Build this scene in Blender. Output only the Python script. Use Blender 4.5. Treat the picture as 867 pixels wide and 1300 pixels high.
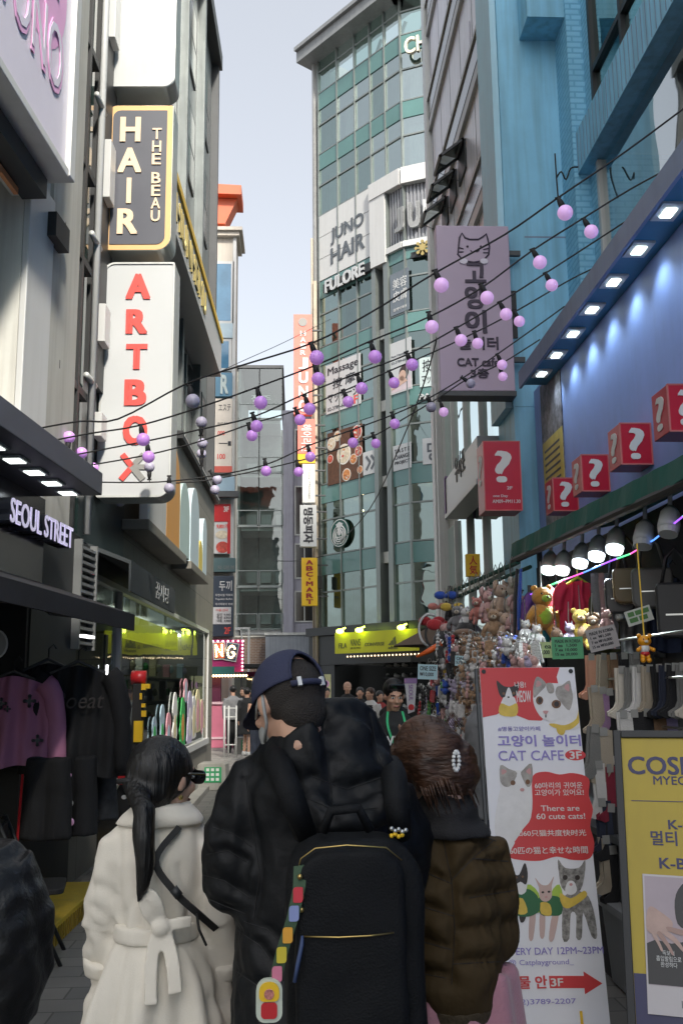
import bpy, math, random
from mathutils.bvhtree import BVHTree
from mathutils.kdtree import KDTree
from mathutils import Vector, Matrix, noise
R = math.radians
scene = bpy.context.scene
for o in list(bpy.data.objects): bpy.data.objects.remove(o)
COL = scene.collection
random.seed(7)

# ------------------------------------------------------------------ camera
EYE = Vector((0, 0, 1.65))
PW, PH, FPX = 867.0, 1300.0, 1230.0
YAW, PITCH, ROLL = R(2.7), R(10.2), R(0.6)
fwd = Vector((math.sin(YAW) * math.cos(PITCH), math.cos(YAW) * math.cos(PITCH), math.sin(PITCH)))
rgt = fwd.cross(Vector((0, 0, 1))).normalized(); upv = rgt.cross(fwd)
cr, sr = math.cos(ROLL), math.sin(ROLL)
RGT = rgt * cr - upv * sr; UPV = upv * cr + rgt * sr
CAMROT = Matrix((RGT, UPV, -fwd)).transposed()
cd = bpy.data.cameras.new('camera'); cam = bpy.data.objects.new('camera', cd); COL.objects.link(cam)
cam.matrix_world = Matrix.Translation(EYE) @ CAMROT.to_4x4()
cd.sensor_fit = 'VERTICAL'; cd.sensor_height = 36; cd.sensor_width = 24; cd.lens = 36 * FPX / PH
cd.clip_start = 0.05; cd.clip_end = 800
scene.camera = cam
cd.dof.use_dof = False

# ------------------------------------------------------------------ light
SUN = Vector((-0.22, 0.71, -0.65)).normalized()          # direction the sunlight travels
elev = math.asin(-SUN.z)
world = bpy.data.worlds.new('World'); scene.world = world; world.use_nodes = True
nt = world.node_tree; nt.nodes.clear()
sky = nt.nodes.new('ShaderNodeTexSky'); sky.sky_type = 'NISHITA'; sky.sun_disc = False
sky.sun_elevation = elev; sky.sun_rotation = math.atan2(-SUN.x, -SUN.y)
sky.dust_density = 4.0; sky.air_density = 1.0; sky.ozone_density = 1.2
mixs = nt.nodes.new('ShaderNodeMixRGB'); mixs.inputs[0].default_value = 0.2
mixs.inputs[2].default_value = (6.4, 6.9, 7.6, 1)       # thin bright haze over the whole sky
bg = nt.nodes.new('ShaderNodeBackground'); bg.inputs[1].default_value = 0.115
wo = nt.nodes.new('ShaderNodeOutputWorld')
nt.links.new(sky.outputs[0], mixs.inputs[1]); hs = nt.nodes.new('ShaderNodeHueSaturation'); hs.inputs['Saturation'].default_value = 0.42; nt.links.new(mixs.outputs[0], hs.inputs['Color']); nt.links.new(hs.outputs[0], bg.inputs[0]); nt.links.new(bg.outputs[0], wo.inputs[0])
sd = bpy.data.lights.new('sun', 'SUN'); sd.energy = 2.7; sd.angle = R(5.0); sd.color = (1, 0.93, 0.82)
so = bpy.data.objects.new('sun', sd); COL.objects.link(so); so.rotation_euler = SUN.to_track_quat('-Z', 'Y').to_euler()
vs = scene.view_settings; vs.view_transform = 'Standard'; vs.look = 'None'; vs.gamma = 1; vs.use_curve_mapping = False
vs.exposure = 1.02
scene.cycles.use_denoising = True
scene.cycles.max_bounces = 7; scene.cycles.diffuse_bounces = 3; scene.cycles.glossy_bounces = 3
scene.cycles.transparent_max_bounces = 10; scene.cycles.transmission_bounces = 4
scene.cycles.caustics_reflective = False; scene.cycles.caustics_refractive = False
scene.cycles.sample_clamp_indirect = 4

# ------------------------------------------------------------------ measuring helpers
def ray(px, py):
    return (CAMROT @ Vector(((px - PW / 2) / FPX, -(py - PH / 2) / FPX, -1)))
def atY(px, py, Y):
    d = ray(px, py); return EYE + d * (Y / d.y)
def atX(px, py, X):
    d = ray(px, py); return EYE + d * (X / d.x)
def atZ(px, py, Z):
    d = ray(px, py); return EYE + d * ((Z - EYE.z) / d.z)

class Fr:
    """a flat frame: origin, right, up, and the outward normal"""
    def __init__(s, o, u, v=(0, 0, 1)):
        s.o = Vector(o); s.u = Vector(u).normalized(); s.v = Vector(v); s.v = (s.v - s.u * s.u.dot(s.v)).normalized(); s.n = s.u.cross(s.v)
    def P(s, u, v, w=0): return s.o + s.u * u + s.v * v + s.n * w
    def px(s, x, y, w=0):
        d = ray(x, y); o = s.o + s.n * w
        t = (o - EYE).dot(s.n) / d.dot(s.n); q = EYE + d * t - s.o
        return (q.dot(s.u), q.dot(s.v))
    def rect(s, x0, y0, x1, y1, w=0):
        """local rectangle whose left-bottom pixel is (x0,y1) and right-top pixel (x1,y0)"""
        a = s.px(x0, y1, w); b = s.px(x1, y0, w)
        return a[0], a[1], b[0], b[1]
def front(Y): return Fr((0, Y, 0), (1, 0, 0))

# ------------------------------------------------------------------ mesh builder
class MB:
    def __init__(s): s.v = []; s.f = []; s.m = []
    def add(s, vs, fs, m=0):
        b = len(s.v); s.v += [Vector(x) for x in vs]
        for f in fs: s.f.append([b + i for i in f]); s.m.append(m)
    def box(s, fr, u0, u1, v0, v1, w0, w1, m=0):
        if u1 < u0: u0, u1 = u1, u0
        if v1 < v0: v0, v1 = v1, v0
        if w1 < w0: w0, w1 = w1, w0
        vs = [fr.P(u, v, w) for w in (w0, w1) for v in (v0, v1) for u in (u0, u1)]
        s.add(vs, [(0, 2, 3, 1), (4, 5, 7, 6), (0, 1, 5, 4), (2, 6, 7, 3), (0, 4, 6, 2), (1, 3, 7, 5)], m)
    def poly(s, fr, pts, w0, w1, m=0):
        a = sum(pts[i][0] * pts[(i + 1) % len(pts)][1] - pts[(i + 1) % len(pts)][0] * pts[i][1] for i in range(len(pts)))
        if a < 0: pts = pts[::-1]
        n = len(pts)
        vs = [fr.P(u, v, w1) for u, v in pts] + [fr.P(u, v, w0) for u, v in pts]
        fs = [tuple(range(n)), tuple(range(2 * n - 1, n - 1, -1))] + [(i, n + i, n + (i + 1) % n, (i + 1) % n) for i in range(n)]
        s.add(vs, fs, m)
    def sheet(s, fr, u0, v0, u1, v1, w, m=0):
        s.add([fr.P(u0, v0, w), fr.P(u1, v0, w), fr.P(u1, v1, w), fr.P(u0, v1, w)], [(0, 1, 2, 3)], m)
    def flat(s, fr, pts, w, m=0):
        a = sum(pts[i][0] * pts[(i + 1) % len(pts)][1] - pts[(i + 1) % len(pts)][0] * pts[i][1] for i in range(len(pts)))
        if a < 0: pts = pts[::-1]
        s.add([fr.P(u, v, w) for u, v in pts], [tuple(range(len(pts)))], m)
    def disc(s, fr, u, v, ru, rv, w, m=0, n=20, d=0.0):
        p = [(u + ru * math.cos(t * 2 * math.pi / n), v + rv * math.sin(t * 2 * math.pi / n)) for t in range(n)]
        if d: s.poly(fr, p, w, w + d, m)
        else: s.flat(fr, p, w, m)
    def tube(s, pts, r, m=0, n=8, closed=False):
        pts = [Vector(p) for p in pts]; k = len(pts)
        rr = r if isinstance(r, (list, tuple)) else [r] * k
        rings = []; prev = None
        for i, p in enumerate(pts):
            d = (pts[min(i + 1, k - 1)] - pts[max(i - 1, 0)])
            if d.length < 1e-9: d = Vector((0, 0, 1))
            d.normalize()
            if prev is None:
                a = Vector((0, 0, 1)) if abs(d.z) < 0.9 else Vector((1, 0, 0))
                a = (a - d * a.dot(d)).normalized()
            else:
                a = (prev - d * prev.dot(d))
                a = a.normalized() if a.length > 1e-6 else prev
            prev = a; b = d.cross(a)
            rings.append([p + (a * math.cos(t * 2 * math.pi / n) + b * math.sin(t * 2 * math.pi / n)) * rr[i] for t in range(n)])
        vs = [q for g in rings for q in g]
        fs = [(i * n + j, i * n + (j + 1) % n, (i + 1) * n + (j + 1) % n, (i + 1) * n + j) for i in range(k - 1) for j in range(n)]
        fs += [tuple(range(n - 1, -1, -1)), tuple((k - 1) * n + j for j in range(n))]
        s.add(vs, fs, m)
    def ball(s, c, r, m=0, nu=16, nv=10, M3=None):
        """ellipsoid; r a number or a triple, M3 an optional rotation"""
        c = Vector(c); rx, ry, rz = (r, r, r) if not isinstance(r, (list, tuple)) else r
        vs = []
        for i in range(1, nv):
            t = math.pi * i / nv
            for j in range(nu):
                p = 2 * math.pi * j / nu
                vs.append(Vector((rx * math.sin(t) * math.cos(p), ry * math.sin(t) * math.sin(p), rz * math.cos(t))))
        vs += [Vector((0, 0, rz)), Vector((0, 0, -rz))]
        if M3: vs = [M3 @ v for v in vs]
        vs = [c + v for v in vs]
        fs = [(i * nu + j, (i + 1) * nu + j, (i + 1) * nu + (j + 1) % nu, i * nu + (j + 1) % nu) for i in range(nv - 2) for j in range(nu)]
        top, bot = (nv - 1) * nu, (nv - 1) * nu + 1
        fs += [(top, j, (j + 1) % nu) for j in range(nu)] + [(bot, (nv - 2) * nu + (j + 1) % nu, (nv - 2) * nu + j) for j in range(nu)]
        s.add(vs, fs, m)
    def loft(s, rings, m=0, n=28):
        """rings: (centre, rx, ry[, rotz[, power]]) horizontal super-ellipses stacked bottom to top"""
        vs = []
        for g in rings:
            c, rx, ry = Vector(g[0]), g[1], g[2]; rz = g[3] if len(g) > 3 else 0; pw = g[4] if len(g) > 4 else 1.0
            for j in range(n):
                t = 2 * math.pi * j / n; ct, st = math.cos(t), math.sin(t)
                x = rx * math.copysign(abs(ct) ** pw, ct); y = ry * math.copysign(abs(st) ** pw, st)
                vs.append(c + Vector((x * math.cos(rz) - y * math.sin(rz), x * math.sin(rz) + y * math.cos(rz), 0)))
        k = len(rings)
        fs = [(i * n + j, i * n + (j + 1) % n, (i + 1) * n + (j + 1) % n, (i + 1) * n + j) for i in range(k - 1) for j in range(n)]
        fs += [tuple(range(n - 1, -1, -1)), tuple((k - 1) * n + j for j in range(n))]
        s.add(vs, fs, m)
    def text(s, fr, t, u0, v0, u1, v1, w, d=0.004, m=0, bold=0.0, fit='box', align='CENTER', space=1.0, shear=0):
        """lettering stretched to the box (fit='box') or kept in proportion inside it (fit='keep')"""
        vs, fs, bb = text_shape(t, bold, align, space)
        tw, th = bb[2] - bb[0], bb[3] - bb[1]
        sx = (u1 - u0) / tw; sy = (v1 - v0) / th; ou, ov = u0, v0
        if fit == 'keep':
            k = min(abs(sx), abs(sy)); ou = (u0 + u1) / 2 - k * tw / 2; ov = (v0 + v1) / 2 - k * th / 2; sx = sy = k
        s.add([fr.P(ou + (x - bb[0]) * sx + shear * (y - bb[1]) * sy, ov + (y - bb[1]) * sy, w + (d + .00022 * z if z > 0 else 0)) for x, y, z in vs], fs, m)
    def build(s, name, mats, parent=None, loc=None, smooth=False, bev=0):
        if not isinstance(mats, (list, tuple)): mats = [mats]
        me = bpy.data.meshes.new(name)
        base = wl(parent) if parent else Vector(loc) if loc is not None else s.base()
        me.from_pydata([v - base for v in s.v], [], s.f)
        for x in mats: me.materials.append(x)
        me.polygons.foreach_set('material_index', s.m)
        if smooth: me.polygons.foreach_set('use_smooth', [True] * len(s.f))
        me.update()
        o = bpy.data.objects.new(name, me); COL.objects.link(o)
        if parent: o.parent = parent
        else: o.location = base
        if bev:
            b = o.modifiers.new('bevel', 'BEVEL'); b.width = bev; b.segments = 2; b.limit_method = 'ANGLE'; b.angle_limit = R(40)
        return o
    def base(s):
        xs = [v.x for v in s.v]; ys = [v.y for v in s.v]; zs = [v.z for v in s.v]
        return Vector(((min(xs) + max(xs)) / 2, (min(ys) + max(ys)) / 2, min(zs)))
def wl(o):
    p = Vector((0, 0, 0))
    while o: p += o.location; o = o.parent
    return p
_tc = {}
def text_shape(t, bold, align, space):
    key = (t, bold, align, space)
    if key not in _tc:
        cu = bpy.data.curves.new('txt', 'FONT'); cu.body = t; cu.align_x = align; cu.extrude = 0.5; cu.resolution_u = 3
        cu.space_line = 1.0; cu.space_character = space
        ob = bpy.data.objects.new('txt', cu); COL.objects.link(ob)
        bpy.context.view_layer.update()
        me = bpy.data.meshes.new_from_object(ob.evaluated_get(bpy.context.evaluated_depsgraph_get()))
        v0 = [tuple(v.co) for v in me.vertices]; f0 = [tuple(p.vertices) for p in me.polygons]; vs, fs = [], []; q = bold * .75
        for k, (dx, dy) in enumerate(((-q, -q * .6), (q, q * .6), (q, -q * .6), (-q, q * .6)) if bold > .004 else ((0, 0),)):
            fs += [tuple(i + len(vs) for i in f) for f in f0]; vs += [(x + dx, y + dy, (1 + k) if z > 0 else 0) for x, y, z in v0]
        bb = (min(v[0] for v in vs), min(v[1] for v in vs), max(v[0] for v in vs), max(v[1] for v in vs))
        bpy.data.objects.remove(ob); bpy.data.curves.remove(cu); bpy.data.meshes.remove(me)
        _tc[key] = (vs, fs, bb)
    return _tc[key]
def tag(o, label=None, cat=None, group=None, kind=None):
    if label: o['label'] = label
    if cat: o['category'] = cat
    if group: o['group'] = group
    if kind: o['kind'] = kind
    return o
def thing(name, label, cat, loc, group=None):
    o = bpy.data.objects.new(name, None); o.empty_display_size = 0.1; COL.objects.link(o); o.location = loc
    return tag(o, label, cat, group)
def dup(root, loc, label=None, rotz=0, group=None, scale=None):
    r = root.copy(); COL.objects.link(r); r.location = loc; r.rotation_euler = (0, 0, rotz)
    if scale: r.scale = (scale, scale, scale)
    if label: r['label'] = label
    if group: r['group'] = group
    for ch in list(root.children):
        c = ch.copy(); COL.objects.link(c); c.parent = r
        for g in list(ch.children):
            d = g.copy(); COL.objects.link(d); d.parent = c
    return r
def struct(o): o['kind'] = 'structure'; return o

# ------------------------------------------------------------------ materials
def M(name, col, rough=0.6, metal=0.0, var=0.12, vs=2.5, bump=0.0, bs=30, streak=0.0, spec=0.5, emit=0, ecol=None, coat=0, sheen=0, sss=0, stretch=None, bdist=0.01):
    m = bpy.data.materials.new(name); m.use_nodes = True; n = m.node_tree; b = n.nodes['Principled BSDF']
    b.inputs['Roughness'].default_value = rough; b.inputs['Metallic'].default_value = metal
    b.inputs['Specular IOR Level'].default_value = spec
    if coat: b.inputs['Coat Weight'].default_value = coat
    if sheen: b.inputs['Sheen Weight'].default_value = sheen
    if sss: b.inputs['Subsurface Weight'].default_value = sss; b.inputs['Subsurface Radius'].default_value = (0.02, 0.008, 0.005)
    L = n.links.new
    tc = n.nodes.new('ShaderNodeTexCoord')
    out = None
    if var or streak:
        no = n.nodes.new('ShaderNodeTexNoise'); no.inputs['Scale'].default_value = vs; no.inputs['Detail'].default_value = 8; no.inputs['Roughness'].default_value = 0.65
        if stretch:
            mp = n.nodes.new('ShaderNodeMapping'); mp.inputs['Scale'].default_value = stretch; L(tc.outputs['Object'], mp.inputs['Vector']); L(mp.outputs[0], no.inputs['Vector'])
        else: L(tc.outputs['Object'], no.inputs['Vector'])
        rp = n.nodes.new('ShaderNodeValToRGB')
        rp.color_ramp.elements[0].position = 0.3; rp.color_ramp.elements[1].position = 0.72
        rp.color_ramp.elements[0].color = tuple(c * (1 - var) for c in col) + (1,)
        rp.color_ramp.elements[1].color = tuple(min(1, c * (1 + var)) for c in col) + (1,)
        L(no.outputs['Fac'], rp.inputs[0]); out = rp.outputs[0]
        rr = n.nodes.new('ShaderNodeMapRange'); rr.inputs[3].default_value = max(0.02, rough * 0.82); rr.inputs[4].default_value = min(1, rough * 1.18)
        L(no.outputs['Fac'], rr.inputs[0]); L(rr.outputs[0], b.inputs['Roughness'])
        if streak:
            mp = n.nodes.new('ShaderNodeMapping'); mp.inputs['Scale'].default_value = (9, 9, 0.5); L(tc.outputs['Object'], mp.inputs['Vector'])
            n2 = n.nodes.new('ShaderNodeTexNoise'); n2.inputs['Scale'].default_value = 1.2; n2.inputs['Detail'].default_value = 6; L(mp.outputs[0], n2.inputs['Vector'])
            r2 = n.nodes.new('ShaderNodeValToRGB'); r2.color_ramp.elements[0].position = 0.42; r2.color_ramp.elements[1].position = 0.7
            r2.color_ramp.elements[0].color = (1, 1, 1, 1); r2.color_ramp.elements[1].color = (1 - streak, 1 - streak * 1.05, 1 - streak * 1.1, 1)
            L(n2.outputs['Fac'], r2.inputs[0])
            mx = n.nodes.new('ShaderNodeMixRGB'); mx.blend_type = 'MULTIPLY'; mx.inputs[0].default_value = 1
            L(out, mx.inputs[1]); L(r2.outputs[0], mx.inputs[2]); out = mx.outputs[0]
        L(out, b.inputs['Base Color'])
    else: b.inputs['Base Color'].default_value = tuple(col) + (1,)
    if bump:
        n3 = n.nodes.new('ShaderNodeTexNoise'); n3.inputs['Scale'].default_value = bs; n3.inputs['Detail'].default_value = 6; L(mp.outputs[0] if stretch else tc.outputs['Object'], n3.inputs['Vector'])
        bp = n.nodes.new('ShaderNodeBump'); bp.inputs['Strength'].default_value = bump; bp.inputs['Distance'].default_value = bdist
        L(n3.outputs['Fac'], bp.inputs['Height']); L(bp.outputs[0], b.inputs['Normal'])
    if emit:
        b.inputs['Emission Color'].default_value = tuple(ecol or col) + (1,); b.inputs['Emission Strength'].default_value = emit
    return m
def GLASS(name, tint=(0.8, 0.9, 0.88), fac=0.35, rough=0.02, wav=0.02, gcol=(0.9, 0.95, 0.95)):
    m = bpy.data.materials.new(name); m.use_nodes = True; n = m.node_tree; n.nodes.clear(); L = n.links.new
    tr = n.nodes.new('ShaderNodeBsdfTransparent'); tr.inputs[0].default_value = tint + (1,)
    gl = n.nodes.new('ShaderNodeBsdfGlossy'); gl.inputs['Roughness'].default_value = rough; gl.inputs[0].default_value = gcol + (1,)
    fr = n.nodes.new('ShaderNodeFresnel'); fr.inputs[0].default_value = 1.5
    ad = n.nodes.new('ShaderNodeMath'); ad.operation = 'ADD'; ad.use_clamp = True; ad.inputs[1].default_value = fac; L(fr.outputs[0], ad.inputs[0])
    tc = n.nodes.new('ShaderNodeTexCoord'); no = n.nodes.new('ShaderNodeTexNoise'); no.inputs['Scale'].default_value = 0.9; L(tc.outputs['Object'], no.inputs['Vector'])
    bp = n.nodes.new('ShaderNodeBump'); bp.inputs['Strength'].default_value = wav; bp.inputs['Distance'].default_value = 0.3; L(no.outputs['Fac'], bp.inputs['Height']); L(bp.outputs[0], gl.inputs['Normal'])
    mx = n.nodes.new('ShaderNodeMixShader'); L(ad.outputs[0], mx.inputs[0]); L(tr.outputs[0], mx.inputs[1]); L(gl.outputs[0], mx.inputs[2])
    o = n.nodes.new('ShaderNodeOutputMaterial'); L(mx.outputs[0], o.inputs[0]); return m
def BRICKY(name, c1, c2, mortar, bw, bh, ms=0.01, rough=0.8, swap='XZ', bump=0.5, off=0.5, var=0.2):
    """tiles or bricks in metres on a vertical face (swap picks the axes)"""
    m = bpy.data.materials.new(name); m.use_nodes = True; n = m.node_tree; b = n.nodes['Principled BSDF']; L = n.links.new
    b.inputs['Roughness'].default_value = rough
    tc = n.nodes.new('ShaderNodeTexCoord'); sp = n.nodes.new('ShaderNodeSeparateXYZ'); cb = n.nodes.new('ShaderNodeCombineXYZ')
    L(tc.outputs['Object'], sp.inputs[0])
    if swap == 'SUM':
        a = n.nodes.new('ShaderNodeMath'); L(sp.outputs[0], a.inputs[0]); L(sp.outputs[1], a.inputs[1]); L(a.outputs[0], cb.inputs[0]); L(sp.outputs[2], cb.inputs[1])
    else:
        L(sp.outputs['XYZ'.index(swap[0])], cb.inputs[0]); L(sp.outputs['XYZ'.index(swap[1])], cb.inputs[1])
    br = n.nodes.new('ShaderNodeTexBrick'); br.inputs['Scale'].default_value = 1; br.inputs['Brick Width'].default_value = bw; br.inputs['Row Height'].default_value = bh
    br.inputs['Mortar Size'].default_value = ms; br.inputs['Mortar Smooth'].default_value = 0.1; br.offset = off
    br.inputs['Color1'].default_value = c1 + (1,); br.inputs['Color2'].default_value = c2 + (1,); br.inputs['Mortar'].default_value = mortar + (1,)
    L(cb.outputs[0], br.inputs['Vector'])
    no = n.nodes.new('ShaderNodeTexNoise'); no.inputs['Scale'].default_value = 3; no.inputs['Detail'].default_value = 8; L(tc.outputs['Object'], no.inputs['Vector'])
    rp = n.nodes.new('ShaderNodeMapRange'); rp.inputs[3].default_value = 1 - var * 1.6; rp.inputs[4].default_value = 1 + var * 1.2; L(no.outputs['Fac'], rp.inputs[0])
    mx = n.nodes.new('ShaderNodeMixRGB'); mx.blend_type = 'MULTIPLY'; mx.inputs[0].default_value = 1; L(br.outputs['Color'], mx.inputs[1]); L(rp.outputs[0], mx.inputs[2])
    L(mx.outputs[0], b.inputs['Base Color'])
    iv = n.nodes.new('ShaderNodeMath'); iv.operation = 'SUBTRACT'; iv.inputs[0].default_value = 1; L(br.outputs['Fac'], iv.inputs[1])
    bp = n.nodes.new('ShaderNodeBump'); bp.inputs['Strength'].default_value = bump; bp.inputs['Distance'].default_value = 0.01; L(iv.outputs[0], bp.inputs['Height']); L(bp.outputs[0], b.inputs['Normal'])
    return m

m_white = M('white_panel', (0.60, 0.61, 0.60), 0.35, var=0.03, streak=0.06)
m_cream = M('cream_wall', (0.64, 0.64, 0.59), 0.6, var=0.08, streak=0.24)
m_signwhite = M('sign_white', (0.55, 0.57, 0.575), 0.3, var=0.02)
m_steel = M('brushed_steel', (0.55, 0.56, 0.54), 0.3, 0.9, var=0.08)
m_grey = M('grey_metal', (0.42, 0.43, 0.42), 0.45, 0.3, var=0.08, streak=0.12)
m_greylt = M('light_grey_metal', (0.58, 0.60, 0.58), 0.45, 0.2, var=0.08, streak=0.15)
m_dgrey = M('dark_grey_metal', (0.075, 0.08, 0.085), 0.5, 0.2, var=0.15)
m_black = M('black_paint', (0.018, 0.02, 0.022), 0.5, var=0.2)
m_blackg = M('gloss_black', (0.015, 0.016, 0.018), 0.12, var=0.1)
m_rubber = M('black_rubber', (0.012, 0.012, 0.013), 0.7, var=0.1)
m_glass = GLASS('window_glass')
m_glassd = GLASS('dark_window_glass', (0.45, 0.55, 0.53), 0.25)
m_glassc = GLASS('clear_glass', (0.93, 0.97, 0.96), 0.04)
m_spand = M('teal_spandrel', (0.10, 0.215, 0.205), 0.16, var=0.10, vs=0.7, spec=0.7)
m_alu = M('aluminium_frame', (0.24, 0.27, 0.26), 0.4, 0.5, var=0.06)
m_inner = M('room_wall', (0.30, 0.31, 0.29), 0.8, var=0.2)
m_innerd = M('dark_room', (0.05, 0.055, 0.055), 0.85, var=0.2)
m_ceil = M('room_ceiling', (0.55, 0.56, 0.53), 0.8, var=0.05)
m_curtain = M('curtain', (0.62, 0.63, 0.57), 0.9, var=0.1)
m_red = M('red_paint', (0.52, 0.025, 0.03), 0.35, var=0.06)
m_ink = M('ink', (0.02, 0.022, 0.03), 0.5, var=0)
m_inkw = M('white_ink', (0.68, 0.69, 0.68), 0.45, var=0.02)
m_yel = M('yellow_paint', (0.80, 0.50, 0.02), 0.45, var=0.05)
m_conc = M('concrete', (0.33, 0.325, 0.30), 0.85, var=0.18, bump=0.3, bs=60, streak=0.15)

# ================================================================== GROUND
m_pave = BRICKY('street_paving', (0.17, 0.165, 0.155), (0.125, 0.125, 0.12), (0.07, 0.07, 0.065), 0.42, 0.21, 0.006, 0.75, 'XY', 0.4)
m_pave2 = BRICKY('side_paving', (0.27, 0.26, 0.235), (0.22, 0.215, 0.20), (0.12, 0.115, 0.105), 0.3, 0.3, 0.006, 0.8, 'XY', 0.4)
m_ground = M('city_ground', (0.16, 0.155, 0.15), 0.9, var=0.2, vs=0.4)
FL = Fr((0, 0, 0), (1, 0, 0), (0, 1, 0))        # lying frame, normal up
b = MB(); b.sheet(FL, -250, -120, 250, 500, 0); struct(b.build('ground', m_ground, loc=(0, 0, 0)))
b = MB(); b.sheet(FL, -4.0, -20, 3.6, 26, 0.004); struct(b.build('paved_alley', m_pave, loc=(0, 0, 0)))
b = MB(); b.sheet(FL, -14, 20.2, 16, 47, 0.008); struct(b.build('paved_crossing', m_pave2, loc=(0, 0, 0)))
b = MB(); b.box(FL, -1.66, -1.42, 11.5, 20.2, 0.0, 0.09); struct(b.build('kerb', m_conc, loc=(0, 0, 0), bev=0.01))

# ================================================================== LEFT: white shop building with the pink panel
f1 = Fr((-1.9, 8.0, 0), (0.0853, 1, 0))
L1 = thing('white_building', 'white building at the left edge with a tall recessed window above the dark clothes shop', 'building', (-1.9, 8, 0))
uw = f1.px(24, 400)[0]; vt = f1.px(40, 240)[1]; vb = f1.px(20, 560)[1]
b = MB()
b.box(f1, -7, 0, vt, 13, -4, 0); b.box(f1, uw, 0, 2.95, vt, -0.5, 0); b.box(f1, -7, uw, 2.95, vb, -4, 0)
b.box(f1, -7, -4.2, vb, vt, -4, 0); b.box(f1, -7, -4.6, 0, 2.95, -4, 0); b.box(f1, -4.6, -0.75, 0, 2.95, -4, -2.6)
b.build('wall', m_cream, L1)
b = MB(); b.box(f1, -0.75, 0.35, 0, 2.94, -4, .012); b.build('lower_wall', m_black, L1)
b = MB()
for x0, x1 in ((24, 57),): b.box(f1, f1.px(x0, 400)[0], f1.px(x1, 400)[0], 2.96, vt + 0.1, 0, 0.05)
b.box(f1, -4.2, uw, vt - 0.12, vt + 0.05, -0.1, 0.05); b.box(f1, -4.2, uw, vb - 0.05, vb + 0.06, -0.3, 0.06)
b.build('window_frame', m_white, L1, bev=0.008)
w = MB(); w.sheet(f1, -4.2, vb, uw, vt, -0.34); wo_ = w.build('window', m_glass, L1)
b = MB()
for u in (-0.62, -0.95, -1.6, -2.4): b.box(f1, uw + u, uw + u + 0.09, vb, vt, -0.42, -0.28)
b.box(f1, -4.2, uw, vt - 1.35, vt - 1.27, -0.42, -0.28); b.box(f1, -4.2, uw, (vb + vt) / 2 - 0.9, (vb + vt) / 2 - 0.83, -0.42, -0.28)
b.build('mullion', m_white, wo_)
b = MB(); b.box(f1, -4.2, uw + 0.1, vb, vt, -1.5, -1.4); b.box(f1, uw - 0.28, uw - 0.04, vb, vt, -0.9, -0.5); b.build('room_wall', m_curtain, L1)
b = MB(); b.box(f1, -0.72, -0.02, 2.97, 13, 0.001, 0.03); b.build('pilaster', M('beige_pilaster', (0.46, 0.46, 0.42), 0.6, var=0.06, streak=0.2), L1)

m_pinkp = M('lilac_panel', (0.74, 0.70, 0.80), 0.35, var=0.04)
m_pink = M('pink_print', (0.78, 0.42, 0.68), 0.4, var=0.05)
s = thing('panel_sign', 'large pale lilac panel sign with pink bubble letters, top left above the white window', 'sign', wl(L1) + Vector((0.2, -1, 5)))
wv = 0.32
us, vs0 = f1.px(83, 215, wv)
b = MB(); b.box(f1, -5.2, us, vs0, vs0 + 3.2, 0.04, wv); b.build('panel', m_pinkp, s, bev=0.01)
b = MB(); b.box(f1, us, us + 0.11, vs0 - 0.05, vs0 + 3.25, 0.03, wv + 0.04); b.box(f1, -5.2, us, vs0 - 0.07, vs0 - 0.002, 0.03, wv + 0.03); b.build('frame', m_white, s, bev=0.006)
b = MB()
b.disc(f1, us - 0.62, vs0 + 1.25, 0.5, 0.62, wv + 0.003, 0, 28)
b.text(f1, 'ONEWONO', us - 2.4, vs0 + 0.42, us - 0.16, vs0 + 0.98, wv + 0.004, 0.006, 0, 0.035)
b.build('lettering', m_pink, s)
b = MB(); b.text(f1, 'WE', us - 0.98, vs0 + 1.15, us - 0.3, vs0 + 1.62, wv + 0.005, 0.006, 0, 0.02)
b.text(f1, 'ONEWONO', us - 2.37, vs0 + 0.46, us - 0.19, vs0 + 0.94, wv + 0.012, 0.003, 0, 0.0)
b.build('lettering', m_pinkp, s)
b = MB(); b.box(f1, -5, us - 0.02, vs0 - 0.24, vs0 - 0.09, 0.02, 0.2); b.box(f1, f1.px(62, 260, .05)[0], f1.px(80, 260, .05)[0], f1.px(70, 312, .05)[1], vs0 - 0.1, 0.032, 0.12); b.build('bracket', m_black, s)
b = MB(); b.box(f1, -5, us - 0.2, vs0 - 0.30, vs0 - 0.25, 0.03, 0.06); b.build('trim', M('orange_trim', (0.62, 0.26, 0.10), 0.5), s)

# ------------------------------------------------------------------ SEOUL STREET clothes shop in its ground floor
shop = thing('clothes_shop', 'small dark clothes shop with a lit canopy, metal letters and black awning at the left', 'shop front', wl(L1) + Vector((0.3, -1.5, 0)))
wc = 0.56
ue, vc = f1.px(130, 629, wc)
vct = f1.px(130, 600, wc)[1]
b = MB(); b.box(f1, -4.8, ue, vc, vct, 0.02, wc); b.box(f1, -4.8, ue - 0.03, vct - 0.02, vct + 0.03, 0.02, wc - 0.04); b.build('canopy', M('canopy_metal', (0.14, 0.145, 0.165), 0.45, 0.3, var=0.08), shop, bev=0.006)
m_led = M('downlight_lens', (1, 1, 1), 0.3, var=0, emit=1.2, ecol=(0.9, 1, 0.97))
for k in range(6):
    u = ue - 0.17 - 0.34 * k
    b = MB(); b.box(f1, u - 0.085, u + 0.085, vc - 0.014, vc + 0.002, wc - 0.27, wc - 0.13); l = b.build('downlight', m_greylt, shop)
    b = MB(); b.box(f1, u - 0.06, u + 0.06, vc - 0.02, vc - 0.013, wc - 0.25, wc - 0.15); b.build('lens', m_led, l)
pu0, pv0 = -4.8, 2.42
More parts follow.
